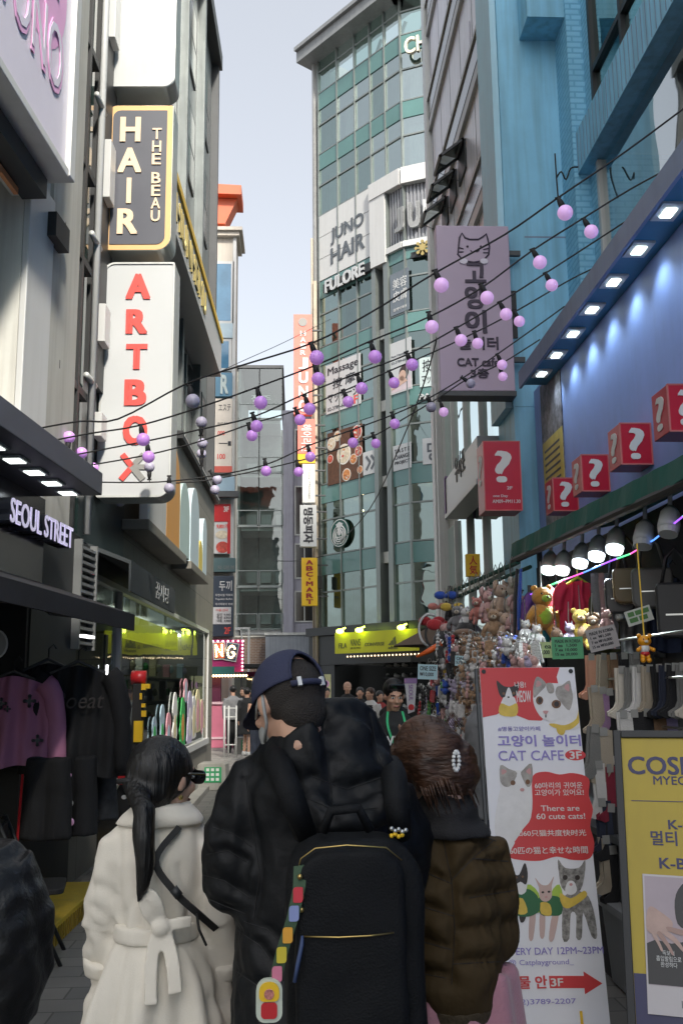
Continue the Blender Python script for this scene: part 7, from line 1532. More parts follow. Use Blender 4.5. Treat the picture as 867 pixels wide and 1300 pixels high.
for a in (250, 290):
    b = MB(); c0 = P(.0925 * math.cos(R(a)), -.012 + .116 * math.sin(R(a)), .003); fr = Fr(c0, hM @ Vector((-math.sin(R(a)), math.cos(R(a)), 0)), hM @ Vector((0, 0, 1))); b.box(fr, -.005, .005, -.011, .011, -.004, .004); b.build('buckle', m_inkw, cap)
m_mask = M('mask_grey', (.33, .34, .33), .7)
b = MB(); b.tube([P(-.080, -.018, .012), P(-.088, -.028, -.02), P(-.078, -.01, -.06), P(-.058, .05, -.085)], .0042, n=6); b.tube([P(-.079, -.002, .018), P(-.075, .03, -.005), P(-.06, .07, -.02)], .0036, n=6); b.tube([P(.080, -.018, .012), P(.088, -.028, -.02), P(.078, -.01, -.06), P(.058, .05, -.085)], .0042, n=6)
b.ball(P(0, .062, -.062), (.058, .055, .058), nu=18, nv=12, M3=hM); b.build('face_mask', m_mask, MAN, smooth=True)
# jacket
def rows(lst, Y, n=30, pw=.85):
    out = []
    for (y, xl, xr, ry, dy) in lst:
        a, c = atY(xl, y, Y + dy), atY(xr, y, Y + dy); out.append(((a + c) / 2, (c.x - a.x) / 2, ry, 0, pw))
    return out
b = MB()
b.loft(rows([(1420, 282, 535, .155, .05), (1300, 292, 532, .155, .05), (1200, 298, 528, .15, .05), (1120, 298, 528, .15, .05), (1050, 298, 526, .145, .05), (1000, 308, 514, .145, .03), (970, 336, 490, .12, .03), (945, 372, 462, .085, .03)], YM))
b.tube([atY(325, 990, 2.53), atY(298, 1060, 2.53), atY(292, 1118, 2.54), atY(330, 1118, 2.72), atY(372, 1110, 2.86)], [.07, .078, .08, .07, .055], n=16)
b.tube([atY(490, 1000, 2.55), atY(508, 1070, 2.56), atY(505, 1125, 2.58), atY(470, 1115, 2.78), atY(430, 1110, 2.9)], [.075, .083, .082, .07, .06], n=16)
Mh = Matrix.Rotation(R(-14), 3, 'Y')
b.ball(atY(422, 992, 2.45), (.160, .085, .105), nu=24, nv=16, M3=Mh); b.ball(atY(440, 938, 2.46), (.07, .08, .06), nu=18, nv=12)
b.tube([atY(x, y, Y) for x, y, Y in ((338, 962, 2.58), (348, 946, 2.50), (374, 925, 2.45), (408, 906, 2.45), (442, 900, 2.48), (468, 910, 2.5), (486, 950, 2.5), (500, 1005, 2.5))], [.03, .032, .036, .034, .032, .028, .028, .026], n=12)
b.tube([atY(350, 962, 2.54), atY(318, 990, 2.54), atY(300, 1020, 2.54)], [.05, .06, .06], n=12); b.ball(atY(382, 972, 2.42), (.085, .065, .06), nu=14, nv=10); b.tube([atY(336, 966, 2.52), atY(352, 956, 2.45), atY(378, 942, 2.40), atY(404, 922, 2.40)], [.034, .034, .036, .036], n=12); b.ball(atY(392, 948, 2.40), (.06, .045, .05), nu=14, nv=10); b.ball(atY(377, 946, 2.395), (.035, .03, .03), nu=12, nv=8)
b.tube([atY(x, y, Y) for x, y, Y in ((372, 1010, 2.37), (420, 1042, 2.34), (475, 1035, 2.35), (512, 1000, 2.42))], [.03, .04, .04, .03], n=10)
def jf(p):
    q = Vector((p.x * .8 + p.z * .45, p.y, p.z * .5 - p.x * .3)); v = .008 - .013 * abs(nz(q, 5.5, 1)) - .015 * abs(nz(q, 13, 4)) - .008 * abs(nz(q, 27, 7))
    return v
m_nylon = M('black_nylon', (.0038, .0046, .006), .55, var=.15, bump=.15, bs=70, spec=.28)
sewn('jacket', b, m_nylon, MAN, .0095, 18, jf, [[(345, 962), (372, 985), (395, 1030)], [(408, 905), (415, 960), (425, 1040)], [(312, 985), (318, 1040), (330, 1110), (322, 1165)], [(255, 1110), (285, 1118), (318, 1140)], [(250, 1135), (285, 1150), (312, 1160)], [(262, 1085), (290, 1080), (315, 1095)], [(270, 1050), (296, 1058), (320, 1075)], [(470, 905), (480, 960), (505, 1010)], [(395, 985), (440, 1002), (490, 985)], [(388, 1012), (430, 1030), (480, 1025)], [(300, 1180), (330, 1200), (352, 1230)], [(296, 1230), (325, 1250), (352, 1275)], [(310, 1170), (340, 1180), (356, 1195)]], .013, .016, m_rubber, .0011)
trousers(F, MAN, M('black_trouser', (.015, .016, .018), .75), top=.9); shoes(F, MAN, m_black)
# backpack
BP = thing('backpack', 'black backpack with a gold zip worn by the man in the navy cap', 'backpack', (atY(440, 1200, 2.3).x, 2.28, .55))
fb = Fr((0, 2.30, 0), (1, .03, 0)); m_pack = M('pack_nylon', (.0036, .0043, .0055), .7, var=.15, bump=.3, bs=220, spec=.25); m_brass = M('brass', (.50, .36, .13), .3, 1.0, var=.1)
def rr(xl, xr, yt, yb, w=0): return fb.rect(xl, yt, xr, yb, w)
r = rr(362, 524, 1052, 1400); b = MB(); b.poly(fb, rrect(r[0], r[2], .55, r[3], .09, .09, .03, .03, 8), -.0, .17)
vs, fs = remeshed(b, .012, 10, lambda p: .006 * nz(p, 9, 5)); bb = MB(); bb.add(vs, fs); bb.build('main_compartment', m_pack, BP, smooth=True)
r = rr(376, 516, 1078, 1400, .2); b = MB(); b.poly(fb, rrect(r[0], r[2], .58, r[3], .07, .07, .03, .03, 8), .1, .205)
vs, fs = remeshed(b, .010, 8, lambda p: .005 * nz(p, 11, 6)); bb = MB(); bb.add(vs, fs); pk = bb.build('front_pocket', m_pack, BP, smooth=True)
def fP(x, y, w): return fb.P(*fb.px(x, y, w), w)
b = MB(); b.tube([fP(384, 1189, .207), fP(430, 1190, .213), fP(470, 1188, .213), fP(500, 1184, .207)], .002, n=6); b.build('zip', m_brass, pk, smooth=True)
b = MB(); b.tube([fP(377, 1112, .18), fP(382, 1090, .19), fP(400, 1077, .195), fP(440, 1073, .198), fP(490, 1076, .195), fP(510, 1092, .19)], .0016, n=6); b.build('piping', m_brass, pk, smooth=True)
b = MB(); b.tube([fP(410, 1056, .1), fP(420, 1030, .11), fP(455, 1026, .11), fP(470, 1054, .1)], .011, n=8); b.build('handle', m_pack, BP, smooth=True)
for (x, y) in ((381, 1113), (383, 1139), (383, 1155)): b = MB(); b.ball(fP(x, y, .206), .006, nu=8, nv=6); b.build('stud', m_brass, pk, smooth=True)
b = MB(); b.tube([fP(384, 1188, .21), fP(383, 1200, .215), fP(378, 1225, .218), fP(374, 1247, .216)], [.003, .0045, .0045, .004], n=6); b.build('zip_pull', M('blue_cord', (.05, .08, .18), .6), pk, smooth=True)
b = MB()
for k in range(9): b.ball(fP(497 + (k % 5) * 4.5, 1052 + (k * 7) % 13, .16), .005, k % 2, nu=7, nv=5)
b.build('bead_charm', [m_steel, m_yel], BP, smooth=True)
for xs in ((352, 962, 388, 1060, 340), (500, 985, 508, 1060, 510)):
    b = MB(); pa = [fb.P(*fb.px(xs[2], xs[3], .02), .02), fb.P(*fb.px((xs[0] + xs[2]) / 2, (xs[1] + xs[3]) / 2, .05), .06), atY(xs[0], xs[1] + 2, 2.40), atY(xs[0] - 4, xs[1] - 12, 2.50), atY(xs[0], xs[1], 2.62)]
    b.tube(pa, [.026, .03, .032, .03, .028], n=10); b.build('shoulder_strap', m_pack, BP, smooth=True)
# lanyard hanging from the pack (its cartoon figure is left as a plain tag)
LY = thing('lanyard', 'dark green lanyard with coloured patches and a bright tag hanging from the backpack', 'lanyard', fP(345, 1290, .2))
pts = [fP(381, 1100, .19), fP(380, 1128, .205), fP(372, 1165, .215), fP(358, 1210, .22), fP(349, 1248, .22)]
b = MB(); w_ = .013; vv = []
for p in pts: vv += [p + Vector((-w_, -.002, 0)), p + Vector((w_, -.002, .004)), p + Vector((w_, .003, .004)), p + Vector((-w_, .003, 0))]
b.add(vv, [(4 * i + j, 4 * i + 4 + j, 4 * i + 4 + (j + 1) % 4, 4 * i + (j + 1) % 4) for i in range(len(pts) - 1) for j in range(4)] + [(0, 1, 2, 3), (19, 18, 17, 16)]); b.build('ribbon', M('green_ribbon', (.035, .075, .035), .7), LY)
pc = [(.60, .04, .06), (.25, .3, .55), (.75, .36, .04), (.62, .5, .04), (.65, .2, .3)]
for i, t in enumerate((.30, .46, .62, .76, .92)):
    q = t * (len(pts) - 1); a = int(min(q, len(pts) - 2)); p = pts[a].lerp(pts[a + 1], q - a); fr = Fr(p + Vector((0, -.004, 0)), (1, 0, 0), (.3, 0, 1)); b = MB(); b.poly(fr, rrect(-.010, .010, -.015, .015, .006, .003, .006, .003, 3), 0, .003); b.build('patch', M('patch_' + 'abcde'[i], pc[i], .5), LY)
fr = Fr(fP(342, 1268, .222), (1, 0, 0)); b = MB(); b.poly(fr, rrect(-.026, .026, -.042, .04, .022, .022, .018, .018, 5), 0, .008, 0); b.poly(fr, rrect(-.020, .02, -.002, .034, .017, .017, .01, .01, 4), .0081, .012, 1); b.poly(fr, rrect(-.016, .016, -.034, -.004, .008, .008, .008, .008, 4), .0081, .0115, 2); b.disc(fr, 0, .012, .01, .01, .0121, 3, 12, .002); b.build('tag', [M('tag_pale', (.55, .6, .5), .4), m_yel, m_red, FUR['salmon']], LY)
KR = thing('key_holder', 'small red framed key tag on a gold chain at the right edge of the backpack', 'key tag', fP(520, 1255, .1)); b = MB()
for k in range(8): b.ball(fP(517 + .3 * k, 1190 + 4.2 * k, .13), .005, nu=7, nv=5)
b.build('chain', m_brass, KR); fr = Fr(fP(521, 1238, .14), (1, 0, 0), (-.25, 0, 1)); b = MB(); b.poly(fr, rrect(-.012, .012, -.028, .028, .004, .004, .004, .004, 3), 0, .006); b.build('tag', m_inkw, KR); b = MB(); b.poly(fr, rrect(-.009, .009, -.02, .022, .003, .003, .003, .003, 3), .0061, .009); b.build('picture', m_red, KR)

# ------------------------------------------------------------------ woman in the cream coat
YW = 2.8
base = atY(196, 1100, YW); F = Fig((base.x, YW, 0), 0, .90)
WOM = thing('person', 'woman in a cream belted coat with a long black ponytail, walking away', 'person', (base.x, YW, 0))
hc = atY(210, 985, YW); hM = Matrix.Rotation(R(-38), 3, 'Z') @ Matrix.Rotation(R(-6), 3, 'X')
b, P = body_mesh(F, [(-1, atY(160, 1075, YW + .02), atY(134, 1160, YW + .02), atY(140, 1225, YW + .09)), (1, atY(246, 1075, YW + .02), atY(281, 1160, YW + .02), atY(268, 1225, YW + .09))], hM, head_c=hc, ts=.74)
soft('body', b, m_skin2, WOM, .008, 3); face_bits(P, hM, WOM, .9)
b = MB(); kk = .92
b.ball(P(0, -.025, .018), (.083, .098, .094), nu=24, nv=16, M3=hM); b.ball(P(0, -.055, -.035), (.07, .065, .075), nu=18, nv=12, M3=hM)
tie = P(-.035, -.105, -.02); b.tube([P(-.02, -.085, 0), tie], [.045, .032], n=14)
tl_ = [tie, atY(184, 1030, YW - .165), atY(183, 1065, YW - .175), atY(185, 1098, YW - .175), atY(182, 1125, YW - .17), atY(176, 1146, YW - .16)]
b.tube(tl_, [.027, .029, .029, .026, .018, .004], n=16)
def hf(p): return .0022 * nz(Vector((p.x * 5, p.y * 5, p.z * .5)), 14, 3) + .0022 * nz(Vector((p.x * 3, p.y * 3, p.z * .25)), 50, 6)
soft('hair', b, m_hair, WOM, .0065, 9, hf)
b = MB(); b.tube([tie + Vector((-.034, 0, 0)), tie + Vector((0, -.034, .004)), tie + Vector((.034, 0, 0))], .008, n=8); b.build('hair_tie', m_rubber, WOM, smooth=True)
b = MB(); b.poly(Fr(P(.0, .1, .0), hM @ Vector((-1, 0, 0)), hM @ Vector((0, 0, 1))), rrect(-.066, .066, -.018, .02, .015, .015, .02, .02, 4), -.004, .004); b.tube([P(.07, .1, .01), P(.085, .02, .01), P(.08, -.02, 0)], .0035, n=6); b.build('sunglasses', m_blackg, WOM)
b = MB(); b.ball(P(.08, -.005, -.06), .007, nu=8, nv=6); b.build('earring', m_brass, WOM)
m_coat = M('cream_wool', (.74, .69, .60), .92, var=.06, vs=5, bump=.12, bs=260, sheen=.1)
b = MB()
b.loft(rows([(1640, 92, 312, .22, .05), (1460, 98, 305, .21, .05), (1300, 108, 296, .19, .04), (1245, 124, 282, .165, .03), (1200, 142, 262, .135, .02), (1174, 151, 251, .115, .02), (1130, 143, 260, .12, .02), (1085, 133, 268, .125, .02), (1060, 136, 266, .115, .02), (1044, 152, 256, .095, .01), (1034, 172, 244, .075, .0)], YW, pw=.9))
for sx, ps in ((-1, ((152, 1068), (139, 1112), (133, 1160), (132, 1205), (146, 1240))), (1, ((260, 1068), (272, 1112), (281, 1160), (282, 1205), (268, 1240)))):
    b.tube([atY(x, y, YW + (.0, .0, .01, .05, .09)[i]) for i, (x, y) in enumerate(ps)], [.054, .054, .053, .052, .045], n=14)
wz = atY(200, 1174, YW).z
def cf(p):
    v = .004 * nz(p, 7, 2) + .002 * nz(p, 17, 3); dx, dy = p.x - base.x, p.y - YW - .03
    if p.z < wz: t = min(1, (wz - p.z) / .22); a = math.atan2(dy, dx); v += .016 * t * math.sin(a * 7 + nz(p, 3) * 2.2 + .7) + .008 * t * math.sin(a * 15 + 1)
    elif p.z < wz + .14: a = math.atan2(dy, dx); v += .008 * math.sin(a * 12) * (1 - (p.z - wz) / .14)
    if abs(dx) > .16: v += .0035 * math.sin(p.z * 60 + nz(p, 5) * 5 + p.x * 40)
    return v
sewn('coat', b, m_coat, WOM, .0095, 6, cf, [[(205, 1050), (206, 1110), (204, 1165)], [(150, 1058), (152, 1100), (150, 1160)], [(252, 1056), (256, 1100), (258, 1150)], [(112, 1150), (130, 1160), (148, 1175)], [(108, 1180), (126, 1186), (145, 1196)], [(118, 1125), (135, 1128), (150, 1140)], [(160, 1160), (172, 1140), (176, 1110)], [(240, 1160), (236, 1130), (228, 1100)], [(160, 1195), (150, 1240), (140, 1299)], [(235, 1195), (255, 1240), (268, 1299)], [(180, 1200), (176, 1250), (178, 1299)]], .008, .014)
b = MB(); b.loft(rows([(1046, 146, 262, .10, .0), (1034, 154, 256, .095, -.01), (1022, 168, 244, .085, -.005), (1018, 172, 240, .075, 0)], YW, pw=.9)); soft('collar', b, m_coat, WOM, .009, 4, lambda p: .004 * nz(p, 12))
for sx, c0, c1 in ((-1, (133, 1210), (134, 1230)), (1, (281, 1212), (279, 1232))):
    b = MB(); b.tube([atY(*c0, YW + .05), atY(*c1, YW + .07)], [.060, .058], n=16); soft('cuff', b, m_coat, WOM, .009, 3)
b = MB(); b.loft(rows([(1188, 146, 256, .125, .02), (1186, 145, 257, .131, .02), (1167, 147, 254, .129, .02), (1165, 149, 252, .122, .02)], YW, pw=.9)); belt = soft('belt', b, m_coat, WOM, .0075, 2, lambda p: .003 * nz(p, 22))
yb_ = YW - .118
def ribbon(b, pts, wd, th=.006, axis=None):
    vv = []; n = len(pts)
    for i, p in enumerate(pts):
        d = (pts[min(i + 1, n - 1)] - pts[max(i - 1, 0)]).normalized(); sd = d.cross(Vector((0, 1, 0))).normalized() * wd / 2
        vv += [p - sd + Vector((0, -th, 0)), p + sd + Vector((0, -th, 0)), p + sd + Vector((0, th, 0)), p - sd + Vector((0, th, 0))]
    b.add(vv, [(4 * i + j, 4 * i + (j + 1) % 4, 4 * i + 4 + (j + 1) % 4, 4 * i + 4 + j) for i in range(n - 1) for j in range(4)] + [(3, 2, 1, 0), (4 * n - 4, 4 * n - 3, 4 * n - 2, 4 * n - 1)])
def sm(pts, n=5):
    o = []
    for i in range(len(pts) - 1):
        p0, p1, p2, p3 = pts[max(i - 1, 0)], pts[i], pts[i + 1], pts[min(i + 2, len(pts) - 1)]
        for q in range(n): t = q / n; o.append(.5 * (2 * p1 + (p2 - p0) * t + (2 * p0 - 5 * p1 + 4 * p2 - p3) * t * t + (3 * p1 - p0 - 3 * p2 + p3) * t ** 3))
    return o + [pts[-1]]
b = MB(); ribbon(b, sm([atY(203, 1176, yb_ - .01), atY(188, 1160, yb_ - .03), atY(182, 1140, yb_ - .035), atY(192, 1136, yb_ - .04), atY(201, 1150, yb_ - .035), atY(206, 1172, yb_ - .015)]), .028); ribbon(b, sm([atY(205, 1178, yb_ - .015), atY(196, 1200, yb_ - .022), atY(192, 1235, yb_ - .035), atY(192, 1276, yb_ - .05)]), .034); ribbon(b, sm([atY(208, 1178, yb_ - .015), atY(214, 1200, yb_ - .022), atY(220, 1225, yb_ - .035), atY(223, 1262, yb_ - .046)]), .036); b.ball(atY(204, 1177, yb_ - .02), (.026, .018, .024), nu=14, nv=10); ribbon(b, sm([atY(210, 1176, yb_ - .012), atY(228, 1172, yb_ - .016), atY(244, 1170, yb_ - .0)]), .03)
soft('bow', b, m_coat, belt, .0045, 3)
BG = thing('crossbody_bag', 'thin black cross body strap and small bag over the cream coat', 'bag', (base.x + .2, YW, .8))
b = MB(); ribbon(b, sm([atY(228, 1050, YW - .09), atY(198, 1092, YW - .135), atY(222, 1132, YW - .14), atY(252, 1160, YW - .115), atY(275, 1180, YW - .04)]), .017, .004); b.build('strap', m_rubber, BG); b = MB(); b.tube([atY(220, 1128, YW - .146), atY(228, 1138, YW - .146)], .012, n=8); b.build('buckle', m_black, BG, smooth=True); b = MB(); b.tube([atY(250, 1160, YW - .125), atY(253, 1180, YW - .125), atY(262, 1200, YW - .10)], .0035, n=6); b.build('loose_end', m_rubber, BG)
b = MB(); fr = front(YW + .26); p = atY(270, 1200, YW + .26); b.poly(fr, rrect(p.x - .1, p.x + .1, p.z - .14, p.z, .03, .03, .03, .03, 4), -.03, .03); b.build('bag_body', m_rubber, BG)
trousers(F, WOM, M('dark_trouser', (.03, .03, .035), .8), top=.85); shoes(F, WOM, m_black)

# ------------------------------------------------------------------ woman in the brown puffer
YP = 2.7
base = atY(577, 1100, YP); F = Fig((base.x, YP, 0), R(12), .92)
PUF = thing('person', 'woman in a brown quilted puffer jacket and pink skirt with a pearl hair clip', 'person', (base.x, YP, 0))
hc = atY(541, 968, YP); hM = Matrix.Rotation(R(35), 3, 'Z') @ Matrix.Rotation(R(-20), 3, 'X') @ Matrix.Rotation(R(-8), 3, 'Y')
b, P = body_mesh(F, [(-1, atY(542, 1085, YP), atY(540, 1150, YP - .03), atY(552, 1195, YP + .12)), (1, atY(598, 1085, YP + .02), atY(618, 1150, YP + .02), atY(596, 1190, YP + .2))], hM, head_c=hc, ts=.66, zs=.92, neck=atY(562, 1060, YP + .02))
soft('body', b, m_skin2, PUF, .008, 3); face_bits(P, hM, PUF, .92)
b = MB(); b.ball(P(0, -.02, .02), (.092, .106, .100), nu=24, nv=16, M3=hM); b.ball(P(.03, -.05, -.04), (.088, .08, .09), nu=18, nv=12, M3=hM); b.ball(P(.055, -.03, -.075), (.06, .06, .06), nu=16, nv=10, M3=hM); b.tube([atY(582, 950, YP - .06), atY(590, 975, YP - .04), atY(582, 1003, YP - .02)], [.03, .034, .014], n=10); b.tube([atY(535, 960, YP - .06), atY(548, 990, YP - .06), atY(560, 1012, YP - .05)], [.05, .05, .03], n=12); b.tube([atY(560, 960, YP - .06), atY(570, 985, YP - .06), atY(576, 1008, YP - .05)], [.05, .045, .02], n=12); b.tube([P(-.03, .03, .085), P(-.075, .05, .03), P(-.086, .06, -.03)], [.03, .026, .012], n=10); b.tube([P(.08, -.08, -.05), P(.1, -.09, -.09)], [.03, .004], n=8)
soft('hair', b, m_hairb, PUF, .0065, 3, lambda p: .011 * nz(Vector((p.x * 1.0, p.y * 2, p.z * 2.2)), 8, 3) + .0028 * nz(Vector((p.x * .7, p.y * 2, p.z * 3)), 42, 6))
b = MB(); 
for k in range(14): a = k / 14 * 6.283; b.ball(atY(579 + 3.6 * math.cos(a), 966 + 12 * math.sin(a), YP - .135), .0055, nu=7, nv=5)
b.build('pearl_clip', m_inkw, PUF, smooth=True); b = MB(); rq = random.Random(2)
for k in range(46):
    a = rq.uniform(-.9, .9); u0_ = rq.uniform(.2, 1); st = [P(math.sin(a + t * .9 - .3) * (.094 + .006 * u0_), .02 - math.cos(a + t * .5) * .108 * (1 if t < .9 else .98), .085 - .13 * t - .03 * u0_ + .02 * math.sin(t * 5 + k)) for t in (0, .25, .5, .75, 1.0)]
    b.tube(st, [.0012, .0022, .0022, .0018, .0008], n=4)
for k in range(40):
    a = rq.uniform(-1.2, 1.2); x_, y_ = math.sin(a) * .098, .0 - math.cos(a) * .105; b.tube([P(x_ * .95, y_ * .95, -.03), P(x_ * 1.02, y_ * 1.02, -.08), P(x_ * (.95 + rq.uniform(0, .14)), y_ * .98, -.12 - rq.uniform(0, .05))], [.005, .004, .0006], n=5)
for k in range(26):
    x0_, y0_ = rq.uniform(-.06, .09), rq.uniform(-.1, -.04); b.tube([P(x0_, y0_, .09), P(x0_ * 1.25, y0_ * 1.2, .1 + rq.uniform(0, .02)), P(x0_ * 1.5, y0_ * 1.25, .06)], .0008, n=3)
b.build('loose_strands', m_hairb, PUF, smooth=True); b = MB(); b.ball(P(-.085, .0, -.06), .006, nu=7, nv=5); b.build('earring', m_steel, PUF)
b = MB(); b.loft(rows([(1058, 520, 620, .13, 0), (1034, 523, 606, .115, 0), (1012, 527, 597, .10, -.0), (1002, 532, 590, .085, 0)], YP, pw=.9)); soft('collar', b, M('black_knit', (.016, .015, .016), .9, bump=.4, bs=200), PUF, .009, 4, lambda p: .008 * nz(p, 14) + .004 * math.sin(p.z * 110))
b = MB()
b.loft(rows([(1268, 518, 632, .150, .02), (1240, 508, 630, .172, .02), (1200, 506, 634, .185, .02), (1140, 508, 634, .182, .02), (1090, 512, 630, .17, .02), (1060, 518, 620, .145, .02), (1042, 528, 612, .11, .01)], YP, pw=.85))
b.tube([atY(535, 1070, YP - .04), atY(540, 1130, YP - .06), atY(546, 1185, YP - .05), atY(552, 1205, YP + .12)], [.075, .085, .082, .06], n=16)
b.tube([atY(608, 1068, YP), atY(621, 1130, YP), atY(621, 1185, YP + .02), atY(596, 1195, YP + .2)], [.072, .082, .08, .06], n=16)
def pf(p):
    return .006 - .008 * abs(nz(Vector((p.x * .7 + p.z * .5, p.y, p.z * .8)), 8, 2)) - .009 * abs(nz(Vector((p.x, p.y, p.z * .45)), 21, 3)) - .003 * abs(nz(p, 45, 5))
    dx = p.x - base.x; zz = p.z + .04 * dx + .012 * nz(p, 5, 1) + (.06 if dx < -.09 else 0) * .5
    q = abs(math.sin(math.pi * (zz - .04 + .18 * dx) / .17)); v = .012 * min(1, q * 2.2) - .008
    v -= .014 * abs(nz(Vector((p.x * .7 + p.z * .5, p.y, p.z * .8)), 8, 2)) + .010 * abs(nz(Vector((p.x, p.y, p.z * .45)), 22, 3)) * (1.4 - q) + .004 * abs(nz(p, 45, 5)); return v + .008
m_puf = M('brown_nylon', (.058, .039, .018), .75, var=.15, vs=5, bump=.2, bs=60, spec=.15)
sewn('jacket', b, m_puf, PUF, .0085, 8, pf, [[(548, 1050), (590, 1056), (630, 1068)], [(626, 1067), (602, 1088), (573, 1117)], [(573, 1117), (577, 1180), (573, 1250)], [(596, 1140), (654, 1130)], [(577, 1184), (656, 1174)], [(575, 1224), (650, 1220)], [(518, 1098), (573, 1122)], [(516, 1145), (575, 1163)], [(516, 1190), (573, 1206)], [(514, 1232), (572, 1243)], [(600, 1090), (650, 1094)], [(560, 1052), (566, 1085), (573, 1117)]], .030, .020, m_rubber, .0012)
b = MB(); b.loft(rows([(1282, 521, 628, .152, .02), (1262, 518, 632, .160, .02)], YP, pw=.9)); soft('hem_band', b, M('brown_rib', (.05, .036, .018), .85, bump=.4, bs=120), PUF, .008, 2)
b = MB(); b.loft([(Vector((base.x - .01, YP + .02, .30)), .20, .17), (Vector((base.x - .01, YP + .02, .75)), .185, .155), (Vector((base.x - .01, YP + .02, .92)), .165, .14)]); soft('skirt', b, M('pink_wool', (.46, .22, .27), .85, bump=.3, bs=150, sheen=.3), PUF, .012, 3, lambda p: .008 * math.sin(math.atan2(p.y - YP, p.x - base.x) * 8 + 1)); shoes(F, PUF, m_black)

# ------------------------------------------------------------------ seated person at the left edge
YS = 3.4
SE = thing('person', 'person in a shiny black leather jacket seated at the bottom left edge', 'person', (-1.15, YS, 0)); F = Fig((-1.16, YS, -.42), R(15), 1.0)
hM = Matrix.Rotation(R(30), 3, 'Z')
lg = (((-.09, 0, .93), (-.1, .42, .92), (-.1, .44, .5), (-.1, .6, .45)), ((.09, 0, .93), (.1, .42, .92), (.1, .44, .5), (.1, .6, .45)))
b, P = body_mesh(F, [(-1, atY(-72, 1115, YS), atY(-92, 1190, YS), atY(-72, 1220, YS + .22)), (1, atY(4, 1115, YS + .03), atY(32, 1170, YS + .06), atY(20, 1228, YS + .27))], hM, hc=(0, .1, 1.6), legs=lg, lean=.06, ts=.78); soft('body', b, m_skin, SE, .01, 3); face_bits(P, hM, SE)
b = MB(); b.ball(P(0, -.025, .02), (.084, .1, .095), nu=20, nv=14, M3=hM); soft('hair', b, m_hair, SE, .009, 3, hf)
b = MB(); b.loft(rows([(1300, -95, 46, .16, .02), (1255, -100, 58, .18, .02), (1200, -100, 56, .18, .02), (1140, -95, 48, .17, .03), (1095, -85, 36, .15, .04), (1070, -70, 16, .11, .05)], YS, pw=.85)); b.tube([atY(10, 1095, YS + .03), atY(35, 1160, YS + .05), atY(40, 1225, YS + .1), atY(20, 1230, YS + .3)], [.08, .085, .08, .06], n=14); b.tube([atY(-80, 1095, YS), atY(-95, 1200, YS), atY(-70, 1220, YS + .25)], [.08, .085, .06], n=14)
soft('jacket', b, M('black_leather', (.006, .0065, .008), .46, var=.15, bump=.3, bs=90), SE, .011, 4, lambda p: .014 * nz(Vector((p.x, p.y, p.z * .6)), 9, 4) + .008 * nz(p, 20, 2))
b = MB(); b.ball(F.w(0, .02, .95), (.2, .2, .15)); b.tube([F.w(-.09, -.05, .93), F.w(-.1, .42, .93), F.w(-.1, .44, .5)], [.12, .105, .075], n=14); b.tube([F.w(.09, -.05, .93), F.w(.1, .42, .93), F.w(.1, .44, .5)], [.12, .105, .075], n=14); soft('trousers', b, M('black_denim', (.015, .016, .02), .8), SE, .014, 3); shoes(F, SE, m_black, (((-.1, .44, .5), (-.1, .62, .46)), ((.1, .44, .5), (.1, .62, .46))))

